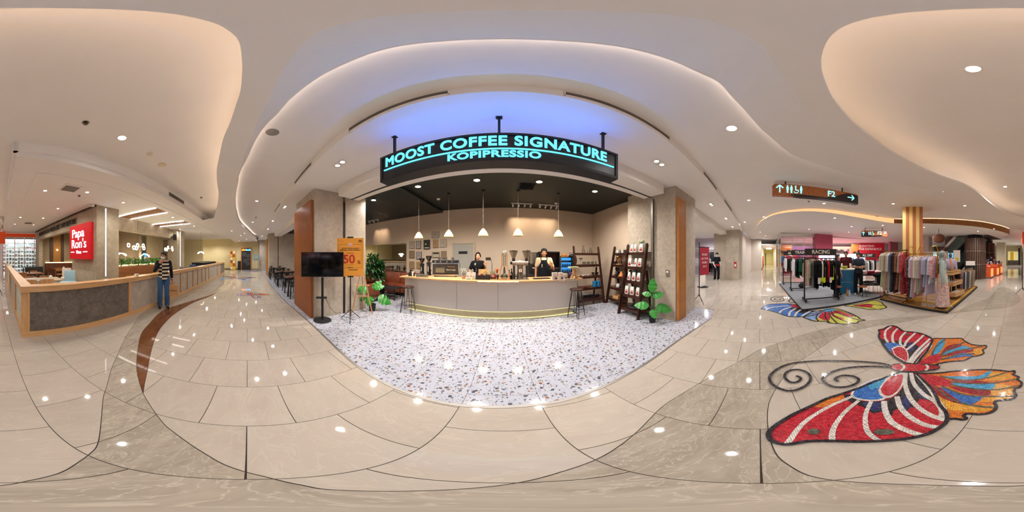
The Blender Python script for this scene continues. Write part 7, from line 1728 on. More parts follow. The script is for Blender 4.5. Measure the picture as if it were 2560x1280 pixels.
def grack(label, x0, y0, x1, y1, z, m=M_GOLD, base=.1):
    c = V3(((x0+x1)/2, (y0+y1)/2)); L = math.dist((x0, y0), (x1, y1))/2; a = math.atan2(y1-y0, x1-x0)
    p = thing('clothes_rack', label, 'clothes rack', (c.x, c.y, base), a); zz = z-base
    for s in (-1, 1):
        MB().bx(s*L-.018, s*L+.018, -.018, .018, .03, zz+.03).build('post', m, p); MB().bx(s*L-.02, s*L+.02, -.22, .22, .03, .06).build('foot_bar', m, p)
        for q in (-1, 1): MB().ell((s*L, q*.19, .016), .018, 8).build('caster', M_BLACKM, p, True)
    MB().bx(-L, L, -.014, .014, zz-.014, zz+.014).build('rail', m, p); MB().bx(-L, L, -.016, .016, .1, .13).build('base_rail', m, p)
    return p, a
pA, aA = grack('dark wood clothes rack at the left of the gold kiosk', 4.38, -3.78, 3.36, -3.84, 1.76, mat('rack_bronze', '#6b4a2c', .4, .3))
pB, aB = grack('gold clothes rack at the front corner of the kiosk', 3.28, -3.86, 2.30, -3.92, 1.64)
FLO = (['#c9566b', '#e3d6c8', '#7a8a5a', '#b5404f'], 34, .35)
gA = [('#c6c9ac', 'sage green', None), ('#b9bca2', 'pale olive', None), ('#c4ada0', 'dusty pink', None), ('#b8a59a', 'taupe', None), ('#d8d2cc', 'white', None), ('#5b6b84', 'slate blue', None), ('#46526a', 'steel blue', None), ('#2a1f25', 'dark plum', None), ('#4a3026', 'dark brown', None), ('#7a4f3c', 'brown patterned', (['#a88a6c'], 40, .4)), ('#b5a198', 'beige', None), ('#b8404a', 'red floral', FLO)]
for i, (c, nm, pt) in enumerate(gA):
    f = (i+.6)/len(gA); x = 4.33+(3.4-4.33)*f; y = -3.785-.05*f
    garment(f'{nm} long dress on the dark wood rack, {ORD[i]} from the left', (x, y, 1.745), aA+PI/2, fabric('dress_%d' % i, c, .08, 14, pt), 1.18+.06*(i % 3), 'dress', 'dresses on the dark wood rack', seed=100+i, w=.2)
gB = [('#9c2f3b', 'red', FLO), ('#2a2c3c', 'navy dotted', (['#d9d6d6'], 60, .3)), ('#c9c5d0', 'lavender white', None), ('#c79aa6', 'pink', None), ('#d8cfc8', 'cream', None), ('#b9b08a', 'khaki floral', (['#d9d2b8'], 40, .4)), ('#aab6c6', 'pale blue', None), ('#b88a90', 'rose', (['#8c5a66'], 50, .35)), ('#a9b9d0', 'sky blue', None), ('#b7aec6', 'lilac', None), ('#b9c4d4', 'ice blue lace', (['#e3e6ea'], 44, .4)), ('#e08aa0', 'bright pink edged', (['#d9cdd0'], 30, .5))]
for i, (c, nm, pt) in enumerate(gB):
    f = (i+.6)/len(gB); x = 3.25+(2.36-3.25)*f; y = -3.865-.05*f
    garment(f'{nm} dress on the gold rack, {ORD[i]} from the left', (x, y, 1.625), aB+PI/2, fabric('gown_%d' % i, c, .08, 14, pt), (1.25, 1.28, 1.2, 1.22, 1.05, 1.1, 1.0, .95, .85, 1.1, .75, .6)[i], 'dress', 'dresses on the gold rack', seed=130+i, w=.2, sleeve=.5 if i < 8 else .38)
pC, aC = grack('low silver trouser rack at the back of the gold kiosk', 2.55, -5.55, 2.40, -7.3, 1.0, M_CHROME)
cC = [('#2a2224', 'black'), ('#3a2c26', 'dark brown'), ('#9a7a66', 'tan'), ('#8a7288', 'mauve'), ('#232733', 'navy'), ('#d8d3cc', 'white'), ('#55596a', 'slate'), ('#6a6a70', 'grey'), ('#c9bcae', 'cream'), ('#8a7860', 'khaki'), ('#a08a78', 'beige'), ('#b5a894', 'sand')]
for i, (c, nm) in enumerate(cC):
    f = (i+.5)/12; garment(f'{nm} trousers on the low silver rack, {ORD[i]} from the front', (2.55-.15*f, -5.55-1.75*f, .985), aC+PI/2, fabric('trouser_%d' % i, c, .08), .78-.02*(i % 4), 'pants', 'trousers on the low silver rack', seed=160+i)
# striped column
sc_ = thing('column_11', 'square yellow column with brown vertical stripes inside the gold kiosk', None, (4.02, -4.95, .1), R(38)); sc_['kind'] = 'structure'
MB().bx(-.36, .36, -.36, .36, 0, 3.36).build('core', mat('column_yellow', '#f4cf7e', .6, var=.02), sc_)
SB = mat('stripe_brown', '#bd7446', .6, var=.03); SY = mat('column_yellow', '#f4cf7e')
for fa in range(4):
    M_ = Matrix.Rotation(fa*PI/2, 4, 'Z')
    for i in range(6):
        b = MB().bx(-.372+.124*i+.001, -.372+.124*(i+1)-.001, -.372, -.36, 0, 3.36); bmesh.ops.transform(b.bm, matrix=M_, verts=b.bm.verts[:]); b.build('stripe_panel', SB if i % 2 else SY, sc_)
# gold leaf loops behind the racks
p = thing('gold_arch', 'curly gold display loops behind the gold rack', 'display', (3.15, -4.3, .1), R(5))
for s in (-.45, 0, .45): MB().tube([(s-.2, 0, 0), (s-.2, 0, 1.55), (s-.1, 0, 1.8), (s+.05, 0, 1.78), (s+.12, 0, 1.6)], .012, 6).build('loop', M_GOLD, p, True)
# hijab mannequin
x, y = 2.16, -3.98
p = thing('hijab_mannequin', 'mannequin in grey headscarf, mint top and pink floral skirt on a chrome base', 'mannequin', (x, y, .1), R(-62))
b = MB(); b.ell((0, .01, 1.2), (.165, .11, .2), 18).ell((0, .01, 1.02), (.15, .11, .16), 16).cap((-.13, .01, 1.3), .06, (.13, .01, 1.3), .06)
remesh(b.build('mint_top', fabric('mint_cloth', '#b3c6bf', .05), p, True), .014, 3)
for sx in (-1, 1): MB().tube([(sx*.17, .01, 1.31), (sx*.22, .02, 1.1), (sx*.23, -.02, .9), (sx*.22, -.05, .78)], lambda u: .06+.025*u, 10).build('sleeve', MATS['mint_cloth'], p, True)
b = MB(); prev = None
for z, r in ((1.0, .14), (.9, .17), (.6, .2), (.3, .23), (.08, .25)):
    ring = [b.bm.verts.new(((r+.012*math.sin(i*3.1)*(1-z))*math.cos(2*PI*i/36), (r+.012*math.sin(i*3.1)*(1-z))*.8*math.sin(2*PI*i/36)+.01, z)) for i in range(36)]
    if prev:
        for i in range(36): b.bm.faces.new((prev[i], prev[(i+1) % 36], ring[(i+1) % 36], ring[i]))
    prev = ring
b.build('floral_skirt', fabric('skirt_floral', '#d9b9b4', .06, 12, (['#a8868a', '#8f9a8a', '#e3d3cc', '#c98a94'], 26, .42)), p, True)
MB().ell((0, -.005, 1.49), (.072, .09, .105), 18).ell((0, -.09, 1.475), (.014, .02, .018), 8).cyl((0, 0, 1.34), (0, 0, 1.44), .05).build('head', mat('mannequin_skin', '#c9a690', .4), p, True)
b = MB(); b.ell((0, .02, 1.515), (.098, .11, .118), 20).ell((0, .02, 1.37), (.11, .1, .1), 16).ell((0, .03, 1.28), (.17, .12, .1), 16).cap((.1, .05, 1.3), .08, (.13, .07, 1.0), .05).cap((-.12, .03, 1.3), .07, (-.14, .04, 1.05), .05)
for v in [v for v in b.bm.verts if v.co.y < -.045 and abs(v.co.x) < .07 and 1.40 < v.co.z < 1.57]: v.co.y = -.02
remesh(b.build('headscarf', fabric('scarf_grey', '#8f9a96', .08), p, True), .012, 3)
MB().cyl((0, 0, .03), (0, 0, .4), .016).build('pole', M_CHROME, p)
for q in range(3):
    a = R(30+120*q); MB().tube([(0, 0, .12), (.18*math.cos(a), .18*math.sin(a), .05), (.27*math.cos(a), .27*math.sin(a), .012)], .011).build('leg', M_CHROME, p, True)
# wooden A-shelf with crates
x, y = AT(2380, 5.7)
p = thing('crate_shelf', 'leaning wooden shelf with three slatted crates beside the headscarf mannequin', 'shelf', (x, y, .1), face(2380)+R(60))
for sx in (-.3, .3): MB().box((sx, .1, .7), (.04, .06, 1.45), rx=-.22).build('rail', M_OAKZ, p)
for z, y0 in ((.12, -.12), (.48, -.04), (.84, .04)):
    o = MB().bx(-.33, .33, y0-.2, y0+.2, z, z+.02).build('crate', M_OAK, p)
    for zz in (.03, .1):
        MB().bx(-.33, .33, y0-.21, y0-.195, z+zz, z+zz+.055).build('slat', M_OAK, o); MB().bx(-.335, -.32, y0-.2, y0+.2, z+zz, z+zz+.055).build('slat', M_OAK, o); MB().bx(.32, .335, y0-.2, y0+.2, z+zz, z+zz+.055).build('slat', M_OAK, o)
q = Matrix.Rotation(p.rotation_euler[2], 3, 'Z')
for i, (z, y0, lb, m) in enumerate(((.14, -.12, 'white folded scarves in the lowest crate', M_SPW), (.50, -.04, 'grey folded scarves in the middle crate', M_SGRY), (.86, .04, 'dark folded scarves in the top crate', T_BLK))):
    w_ = q @ V3((0, y0, z)); f = thing('folded_scarves', lb, 'clothes', (x+w_.x, y+w_.y, .1+z), p.rotation_euler[2])
    for k_ in range(3): MB().ell((-.18+.18*k_, 0, .06), (.09, .14, .055), 12).build('scarf', m, f, True)
x, y = AT(2376, 6.4)
p = thing('torso_stand', 'lavender top on a dark torso stand behind the crate shelf', 'mannequin', (x, y, .1), face(2388)); b = MB(); b.ell((0, 0, 1.15), (.2, .13, .26), 16).cap((-.13, 0, 1.3), .07, (.13, 0, 1.3), .07).cap((.19, 0, 1.28), .06, (.25, -.02, .85), .05).cap((-.19, 0, 1.28), .06, (-.22, -.02, .95), .05)
remesh(b.build('lavender_top', fabric('lavender_cloth', '#b9a6c0', .08), p, True), .015, 3); MB().ell((0, 0, 1.5), (.075, .09, .11), 14).build('head', mat('head_grey', '#55504e', .5), p, True); MB().cyl((0, 0, .02), (0, 0, 1), .02).build('pole', M_BLACKM, p); MB().lathe([(.001, 0), (.2, 0), (.2, .02), (.001, .02)], 16).build('base', M_BLACKM, p)
x, y = AT(2358, 5.75)
p = thing('dark_garment_stand', 'dark long garment standing behind the headscarf mannequin', 'garment', (x, y, .1)); MB().lathe([(.001, 0), (.2, 0), (.16, .7), (.1, 1.1), (.001, 1.15)], 16).build('garment_body', T_BLK, p, True); MB().ell((0, 0, 1.4), (.08, .09, .13), 14).build('mirror_oval', M_STEELD, p, True); MB().cyl((0, 0, 1.1), (0, 0, 1.3), .015).build('pole', M_BLACKM, p)
p = thing('price_stand', 'white price stand with blue screen above the trousers', 'sign', (*AT(2392, 7.6), .1), face(2392)); MB().bx(-.16, .16, -.01, .01, 1.2, 1.75).build('board', M_PAPER, p); MB().bx(-.4, -.18, -.02, .02, 1.4, 1.62).build('screen', emit('small_blue', '#3f9fe0', 2), p); MB().cyl((0, 0, 0), (0, 0, 1.2), .015).build('pole', M_WHITE, p); MB().bx(-.08, .08, -.02, -.01, 1.25, 1.4).build('yellow_tag', mat('tag_yellow', '#d9cf3a', .6), p)
# ================================================================ hanging way signs
M_SIGNW = wood('sign_wood', '#9c5228', '#c47a42', .35, 3, 1)
def waysign(label, x, yc, L, z0, h, rz, items, flip=False, ztop=3.45, s=1):
    p = thing('way_sign', label, 'sign', (x, yc, z0), rz)
    # local x runs along the sign, -Y faces the viewer
    pts = [(-L/2+.06, h), (L/2-.03, h*.86), (L/2, h*.74), (L/2, .0), (-L/2, .03), (-L/2, h-.06)]
    b = MB(); b.prism(pts, -.06, .06); bmesh.ops.transform(b.bm, matrix=Matrix.Rotation(PI/2, 4, 'X'), verts=b.bm.verts[:]); b.build('board', M_SIGNW, p)
    dk = [(L*.5+.004, .0), (L*.5+.004, h*.74), (L*.36, h*.80), (L*.27, h*.6), (L*.20, h*.36), (L*.08, h*.16), (-L*.12, h*.2), (-L*.26, h*.22), (-L*.34, .035), (-L*.2, .01)]
    if flip: dk = [(-x_, y_) for x_, y_ in dk]
    b = MB(); b.prism(dk, -.066, .067); bmesh.ops.transform(b.bm, matrix=Matrix.Rotation(PI/2, 4, 'X'), verts=b.bm.verts[:]); b.build('dark_wave', mat('sign_black', '#1d1a1a', .3), p)
    E_ = emit('sign_icons', '#8fe6ee', 1.1)
    for kind, x0, z0_, sz in items:
        y = -.068
        if kind in ('up', 'right', 'diag'):
            a = {'up': 0, 'right': PI/2, 'diag': PI/4}[kind]; b = MB(); t = .14*sz
            b.box((0, 0, 0), (t, .006, sz)); b.box((-sz*.2, 0, sz*.32), (t, .006, sz*.55), ry=PI/4); b.box((sz*.2, 0, sz*.32), (t, .006, sz*.55), ry=-PI/4)
            bmesh.ops.transform(b.bm, matrix=Matrix.Translation((x0, y, z0_)) @ Matrix.Rotation(a, 4, 'Y'), verts=b.bm.verts[:]); b.build('arrow_icon', E_, p)
        elif kind == 'man':
            MB().ell((x0, y, z0_+sz*.42), (sz*.1, .004, sz*.1), 10).box((x0, y, z0_+.08*sz), (sz*.26, .006, sz*.42)).box((x0, y, z0_-.3*sz), (sz*.18, .006, sz*.42)).build('person_icon', E_, p)
        elif kind == 'wheel':
            MB().ell((x0-.05*sz, y, z0_+sz*.42), (sz*.1, .004, sz*.1), 10).box((x0-.05*sz, y, z0_+.1*sz), (sz*.12, .006, sz*.45)).box((x0+.1*sz, y, z0_-.1*sz), (sz*.35, .006, .1*sz)).tube([(x0+sz*.28*math.cos(t*PI/8), y, z0_-.2*sz+sz*.28*math.sin(t*PI/8)) for t in range(9, 18)], .04*sz, 5).build('wheelchair_icon', E_, p)
        else: text('lettering', kind, sz, E_, p, (x0, y, z0_), bold=.003)
    for sx in (-.36*L, .3*L): MB().cyl((sx, 0, h*.8), (sx, 0, ztop-z0), .018).build('hanger_rod', M_BLACKM, p)
    return p
waysign('curved wooden hanging way sign with F2 and arrows', 3.80, -1.2, 2.2, 3.02, .34, R(-90), (('up', -.93, .2, .2), ('man', -.75, .2, .2), ('man', -.66, .2, .2), ('wheel', -.55, .2, .2), ('man', -.43, .2, .2), ('F2', .33, .17, .22), ('right', .88, .16, .19)))
x, y = AT(2186, 9.3)
waysign('smaller wooden hanging way sign farther into the mall', x, y, 1.5, 2.68, .38, face(2186)-R(8), (('up', -.62, .19, .2), ('man', -.3, .2, .2), ('man', -.2, .2, .2), ('wheel', -.07, .2, .22), ('F2', .3, .2, .26), ('diag', .6, .2, .18)), True, 3.2)
# ================================================================ mall depth: escalator, slatted drums, bazaar, end
M_ESC = mat('escalator_side', '#6b5a48', .3, .3, var=.2, scale=3); M_ESCG = mat('escalator_glass', '#5f7470', .08, .2)
def escal(label, x0, x1, y, z0, z1, side):
    L = math.hypot(x1-x0, z1-z0); a = math.atan2(z1-z0, x1-x0)
    p = thing('escalator', label, 'escalator', ((x0+x1)/2, y, (z0+z1)/2), 0)
    def slab(dy, dz, w, h, m, nm): MB().box((-math.sin(a)*dz, dy, math.cos(a)*dz), (L, w, h), ry=-a).build(nm, m, p)
    slab(0, -.35, 1.1, .3, M_ESC, 'truss'); slab(-.52, .3, .03, .75, M_ESCG, 'balustrade'); slab(.52, .3, .03, .75, M_ESCG, 'balustrade'); slab(-.52, .72, .09, .07, M_BLACKM, 'handrail'); slab(.52, .72, .09, .07, M_BLACKM, 'handrail'); slab(-.56, -.1, .06, .2, M_BLACKM, 'skirt'); slab(.56, -.1, .06, .2, M_CHROME, 'skirt')
    n = int(L/.3)
    for i in range(n):
        f = (i+.5)/n-.5; MB().bx(f*(x1-x0)-.18, f*(x1-x0)+.18, -.48, .48, f*(z1-z0)-.28, f*(z1-z0)-.05).build('step', M_STEELD, p)
escal('escalator with wood side climbing behind the gold kiosk', 7.9, 3.3, -11.5, 0, 4.37, 1); escal('second dark escalator beside the first one', 6.9, 2.3, -12.9, 0, 4.37, 1)
struct('ceiling_well_shade', MB().poly([(x_, y_, 3.33+.0317*(y_+1.6)-.006) for x_, y_ in ((5.6, -10.8), (2.4, -10.8), (1.8, -13.4), (5.0, -13.4))]), mat('well_shade', '#2a1d16', .6), 'dark sheet painted with the shade of the escalator well')  # opaque sheet; the shade of the well opening is put into its colour
struct('trim_13', MB().bx(6.4, 9.5, -12.5, -11.0, 2.85, 3.2), M_TAUPE, 'taupe soffit left of the escalator')
M_SLB = wood('drum_slat', '#523b31', '#745a4d', .4, 2, 2)
def drum(label, px, d, r, zt):
    x, y = AT(px, d); p = thing('column_drum', label, None, (x, y, 0)); p['kind'] = 'structure'
    MB().cyl((0, 0, 0), (0, 0, zt), r-.06, n=28).build('core', mat('drum_core', '#2c1610', .6), p, True); MB().cyl((0, 0, zt), (0, 0, zt+.45), r*.72, n=24).build('neck', M_BLACKM, p, True)
    o = MB().bx(-.045, .045, -r-.01, -r+.06, 0, zt).build('slat', M_SLB, p); n = int(2*PI*r/.15)
    for i in range(1, n): c = o.copy(); COL.objects.link(c); c.rotation_euler = (0, 0, 2*PI*i/n)
    for z in (1.0, 1.9): MB().lathe([(r+.015, z), (r+.015, z+.03)], 32).build('band', M_SILVER, p)
drum('large round column clad in dark brown slats', 2438, 11.6, .75, 2.80); drum('second slatted round column farther away', 2468.5, 16.5, .75, 2.85)
plat = [AT(2438, 11.2), AT(2478, 11.4), AT(2500, 15.5), AT(2430, 16)]
platform('bazaar_platform', 'grey platform of the orange bazaar stands', [tuple(q) for q in plat], .05, M_MAT, M_EDGE)
M_ORG = mat('bazaar_orange', '#c85a30', .5, em=.12, emc='#ff5a20'); M_ORL = emit('bazaar_lamp', '#ff9a5a', .8)
random.seed(14)
for i, (px, d, w_, h_, lb) in enumerate(((2442, 12.5, .5, .85, 'beside the trousers'), (2468, 11.9, .75, 1.05, 'nearest the camera, with light side'), (2483, 13.2, .8, .95, 'behind the nearest one'), (2493, 14.5, .8, 1.0, 'farthest to the right'))):
    x, y = AT(px, d); p = thing('bazaar_stand', f'orange bazaar display stand {lb}', 'display stand', (x, y, .05), face(px)-R(20))
    MB().bx(-w_/2, w_/2, -.3, .3, 0, h_*.65).build('body', M_ORG, p); MB().bx(w_/2, w_/2+.01, -.28, .28, .05, h_*.6).build('light_panel', M_ORL, p); MB().box((0, 0, h_*.82), (w_, .5, .04), rx=.5).build('sloped_shelf', M_ORG, p)
    text('lettering', 'bazaar', .12, M_PAPER, p, (0, -.31, h_*.4), ext=.002)
    for k_ in range(6): MB().box((-w_/2+.08+w_/6*k_, random.uniform(-.15, .15), h_*.92+random.uniform(0, .12)), (w_/7, .12, .16), rx=.4).build('merchandise', mat('baz%d' % (k_ % 4), ('#2f3a52', '#c9bcb0', '#6b2a22', '#8aa0b5')[k_ % 4], .6), p)
x, y = AT(2457, 12.8); p = thing('pink_banner', 'narrow pink and red vertical banner in the bazaar', 'banner', (x, y, .05), face(2457)); MB().bx(-.14, .14, -.01, .01, .2, 2.2).build('banner', mat('banner_pink', '#d9788a', .6, var=.25, scale=4), p); MB().bx(-.2, .2, -.1, .1, 0, .04).build('base', M_BLACKM, p)
for i in range(6):
    x, y = AT(2446+8*i, 15.2); p = thing('toy_pile', f'small bright plush goods on the rear bazaar table, {ORD[i]} from the slatted column', 'goods', (x, y, 1.05), 0, 'plush goods in the bazaar'); MB().ell((0, 0, .14), (.16, .14, .16), 10).build('lower', mat('baz%d' % (i % 4), '#888888'), p, True); MB().ell((0, 0, .36), .11, 10).build('upper', mat('baz%d' % ((i+1) % 4), '#888888'), p, True)
x, y = AT(2470, 15.2); p = thing('bazaar_table', 'long bazaar table carrying the plush goods', 'table', (x, y, .05), face(2470)); MB().bx(-1.3, 1.3, -.3, .3, .96, 1.0).build('tabletop', M_ORG, p); MB().bx(-1.25, 1.25, -.28, .28, 0, .96).build('skirt', mat('baz0', '#2f3a52'), p)
x, y = AT(2426, 10.2); p = thing('white_carton', 'white carton on a dark stand above the trousers rack', 'carton', (x, y, 0), face(2426)); MB().bx(-.3, .3, -.2, .2, 0, 1.0).build('stand', M_BLACKM, p); MB().bx(-.28, .28, -.2, .2, 1.0, 1.25).build('carton', M_PAPER, p)
# round sign board behind the striped column
x, y = AT(2347, 9.0)
p = thing('emblem_board', 'grey rounded emblem board hanging left of the escalator', 'sign', (x, y, 2.3), face(2347)); MB().bx(-.35, .35, -.03, .03, -.2, .35, bev=.02).build('board', mat('emblem_grey', '#6f6a66', .5, var=.15), p); MB().ell((0, -.03, .25), (.33, .02, .25), 16).build('emblem_disc', mat('emblem_brown', '#6b3a26', .5, var=.3, scale=20), p, True); MB().cyl((0, 0, .35), (0, 0, .8), .012).build('rod', M_BLACKM, p)
x, y = AT(2322, 11); p = thing('far_stall', 'far orange and blue lit stall behind the gold rack', 'stall', (x, y, 0), face(2322)); MB().bx(-1.3, 1.3, 0, .3, 0, 1.9).build('unit', mat('stall_grey', '#a79c92', .6), p); MB().bx(-1.1, -.3, -.01, 0, 1.3, 1.8).build('orange_panel', M_ORG, p); MB().bx(.3, .9, -.01, 0, 1.2, 1.8).build('blue_screen', emit('stall_blue', '#8fd0e8', 1.5), p); MB().bx(-1.3, -.6, -.2, .3, 1.9, 2.4).build('header', mat('stall_header', '#c9622f', .5), p)
x, y = AT(2318, 13); struct('pillar_far', MB().bx(x-.4, x+.4, y-.4, y+.4, 0, 3.2), M_SHOPW, 'pale far pillar behind the gold rack')
# mall end walls
struct('wall_far_right', MB().bx(30.8, 31, -32, 7, 0, 3.6), M_CORR, 'far right end wall of the mall')
struct('wall_far_back', MB().bx(-20, 31, -30.2, -30, 0, 3.6), mat('far_beige', '#cdbf9e', .8), 'beige end wall far down the mall hall')
struct('wall_mid_right', MB().bx(12.3, 31, -16.2, -16, 0, 3.5), M_SHOPW, 'white wall closing the right side of the hall')
x, y = AT(2529, 26)
p = thing('far_kiosk', 'yellow lit kiosk opening at the far end of the hall', 'kiosk', (x, -29.5, 0), R(180)); MB().bx(-.95, .95, -.1, 0, 0, 2.4).build('back_panel', emit('kiosk_cream', '#e6dc9a', .35), p); MB().bx(-.5, .1, -.15, -.1, .6, 2.3).build('yellow_panel', mat('kiosk_yellow', '#dba51f', .5, em=.15, emc='#ffc020'), p); MB().bx(-1.0, 1.0, -.3, -.1, .0, .8).build('rail', M_STEELD, p); MB().bx(.95, 1.3, -.4, 0, 0, 3).build('jamb', M_BLACKM, p)
x, y = AT(2503, 23)
struct('pillar_hall', MB().bx(x-.6, x+.6, y-.5, y+.5, 0, 3.45), mat('pillar_beige', '#c9bda2', .7), 'beige pillar far down the hall beside the bazaar')
# orange shop on the left of the hall (photo's outer edges)
M_OFAS = mat('orange_fascia', '#d9491c', .5, em=.15, emc='#e8501c')
struct('wall_toyshop', MB().bx(-3.4, -.05, -20, -19.8, 0, 3.3), M_SHOPW, 'white rear wall of the shop behind the glass front')
struct('wall_hall_left', MB().bx(-.25, -.05, -30, -13.6, 0, 3.6), M_SHOPW, 'white shop wall on the left side of the hall')
p = thing('orange_fascia', 'orange fascia board over the glass front shop', 'fascia', (0, 0, 0)); MB().bx(-3.4, -.35, -12.3, -12.2, 3.02, 3.28).build('front_board', M_OFAS, p); MB().bx(-.35, .12, -11.8, -11.3, 2.45, 3.28).build('corner_board', M_OFAS, p)
sh_ = thing('shop_shelves', 'brightly lit toy shop shelves behind the glass front', 'shelves', (-1.8, -13.3, 0)); MB().bx(-1.6, 1.5, -.4, -.35, 0, 3.0).build('back_panel', mat('lit_white', '#e6e6ea', .6, em=.8, emc='#ffffff'), sh_)
random.seed(17); TC = ['#e3b4bc', '#b9c9d9', '#d9d4e0', '#8fa0b0', '#d98a96', '#a0a4b0', '#cfd9c4', '#e8e4e0', '#b7d6c8', '#787c86']
for r_ in range(9):
    MB().bx(-1.6, 1.5, -.35, 0, .3+.3*r_-.012, .3+.3*r_).build('shelf_board', M_WHITE, sh_)
g_ = 0
for r_ in range(9):
    for c_ in range(13):
        p = thing('toy_box', f'boxed item on the lit shop shelves, {ORD[r_]} row up, {ORD[c_]} from the left', 'box', (-3.25+.24*c_, -13.5, .302+.3*r_), 0, 'boxed goods behind the glass front')
        h_ = random.uniform(.14, .24); MB().bx(-.09, .09, -.05, .1, 0, h_).build('carton', mat('toy%d' % ((r_*3+c_*7+r_*c_) % 10), TC[(r_*3+c_*7+r_*c_) % 10], .5, var=.2, scale=12), p); MB().bx(-.06, .06, .1, .103, h_*.25, h_*.8).build('print_patch', mat('toy%d' % ((r_+c_*2) % 10), TC[(r_+c_*2) % 10], .5), p)
w2 = thing('window_2', 'white gridded glass front of the toy shop', None, (-1.87, -12.35, 0)); w2['kind'] = 'structure'
for i in range(4): MB().bx(-1.5+.75*i+.02, -1.5+.75*(i+1)-.02, -.005, .005, .05, 3.0).build('pane', M_GLASS, w2)
for i in range(5): MB().bx(-1.5+.75*i-.025, -1.5+.75*i+.025, -.03, .03, 0, 3.02).build('mullion', M_WHITE, w2)
for i in range(24): MB().bx(-1.5, 1.5, .01, .018, .12*i+.1, .12*i+.108).build('grid_bar', M_WHITE, w2)
for i in range(24): MB().bx(-1.5+.125*i, -1.492+.125*i, .01, .018, .05, 3.0).build('grid_bar', M_WHITE, w2)
lamp('AREA', (-1.8, -12.9, 3.1), 90, (1, .98, 1), 2.6, sizey=.4)  # unseen area lamp added above the toy shelves
struct('column_12', MB().bx(-.2, .12, -13.2, -12.9, 0, 3.3), mat('white_gloss', '#e8e2e0', .2), 'white glossy shop front post')
struct('trim_14', MB().bx(-.02, .22, -20, -13.3, 2.6, 3.0), mat('pink_glow', '#e8a8a0', .5, em=.6, emc='#ff9a8a'), 'pink glowing fascia along the hall')
w3 = thing('window_3', 'row of tall glass shop windows along the hall', None, (.0, -13.4, 0)); w3['kind'] = 'structure'
for i in range(5): MB().bx(-.01, .01, -1.3*(i+1)+.05, -1.3*i, .1, 2.6).build('pane', M_GLASS, w3); MB().bx(-.04, .06, -1.3*i-.05, -1.3*i, 0, 2.6).build('mullion', M_WHITE, w3)
x, y = AT(1, 6.2)
p = thing('tripod_banner', 'slim black tripod banner seen edge-on beside the pizza partition', 'banner', (.06, -6.6, 0), R(90)); MB().cyl((0, 0, .2), (0, 0, 1.75), .014).build('pole', M_BLACKM, p); MB().bx(-.4, .4, -.03, -.022, .6, 1.72).build('banner', M_BLACKM, p)
for q in range(3): a = R(30+120*q); MB().tube([(0, 0, .3), (.28*math.cos(a), .28*math.sin(a), .012)], .01).build('leg', M_BLACKM, p)
# ================================================================ mosaic butterflies in the floor
MO = {n: mosaic('mosaic_'+n, a, b) for n, a, b in (('red', '#b31326', '#d22a3c'), ('dark_red', '#8d1020', '#b51e2e'), ('black', '#17141a', '#2c2830'), ('navy', '#1c2550', '#343f7d'), ('blue', '#2a5fb5', '#3f86d6'), ('cyan', '#2f93cf', '#55b9e6'), ('white', '#d9d3cd', '#efeae4'), ('orange', '#d96a1a', '#f08a2c'), ('amber', '#e39a22', '#f2b545'), ('yellow', '#c9c23e', '#dcd862'), ('paleblue', '#7fa3d9', '#a3c2e8'), ('grey', '#4d5248', '#6a6f5e'), ('lilac', '#8a6aa8', '#a88cc4'))}
def ccs(c, ox, oy, s): return [fl(ox+x*s, oy+y*s) for x, y in c]
class Fly:
    def __init__(f, name, label, ox, oy, s):
        f.o, f.s = (ox, oy), s; f.z = .0008; f.pts = None; f.name, f.label = name, label; f.t = None
    def start(f, c):
        w = ccs(c, *f.o, f.s); f.c = (sum(p[0] for p in w)/len(w), sum(p[1] for p in w)/len(w)); f.t = thing(f.name, f.label, 'floor mosaic', (*f.c, 0))
    def W(f, c): return [(p[0]-f.c[0], p[1]-f.c[1]) for p in ccs(c, *f.o, f.s)]
    def reg(f, nm, c, m, k=3, closed=True):
        w = f.W(c); q = smooth_path(w+[w[0]], k)[:-1] if k > 1 else w
        f.z += .00022
        b = MB(); b.flat(q, f.z); return b.build(nm, MO[m], f.t, recalc=False)
    def line(f, nm, c, m, wd, k=4):
        f.z += .00022
        b = MB(); q = smooth_path(f.W(c), k); b.ribbon(q, wd, f.z-.0004, f.z); return b.build(nm, MO[m], f.t, recalc=True)
    def ell(f, nm, cx, cy, rx, ry, m):
        return f.reg(nm, [(cx+rx*math.cos(2*PI*i/14), cy+ry*math.sin(2*PI*i/14)) for i in range(14)], m, 1)
B = Fly('butterfly_mosaic', 'large red and orange butterfly mosaic set in the floor, nearest the camera', 1860, 780, .28124)
LW = [(1385,540),(1200,610),(1000,690),(880,730),(740,775),(600,840),(450,910),(330,980),(250,1040),(220,1085),(232,1135),(290,1168),(380,1182),(480,1167),(600,1152),(800,1152),(1000,1157),(1200,1152),(1400,1137),(1550,1112),(1650,1082),(1740,1032),(1790,992),(1806,950),(1790,890),(1740,830),(1710,760),(1660,680),(1600,620),(1540,560),(1500,540)]
LO = [(1520,545),(1700,545),(1900,525),(2100,514),(2250,518),(2360,530),(2400,524),(2406,545),(2390,556),(2442,580),(2430,600),(2468,632),(2450,672),(2410,682),(2402,718),(2417,742),(2380,777),(2300,785),(2230,800),(2242,850),(2200,892),(2100,912),(1990,905),(1953,925),(1975,945),(1950,959),(1880,951),(1810,946),(1790,880),(1740,820),(1710,760),(1640,660),(1560,570)]
UW = [(1445,460),(1380,432),(1310,382),(1250,312),(1220,262),(1198,222),(1205,185),(1198,163),(1240,154),(1290,129),(1340,129),(1380,150),(1420,175),(1520,185),(1600,205),(1672,245),(1660,290),(1630,350),(1580,410),(1530,466)]
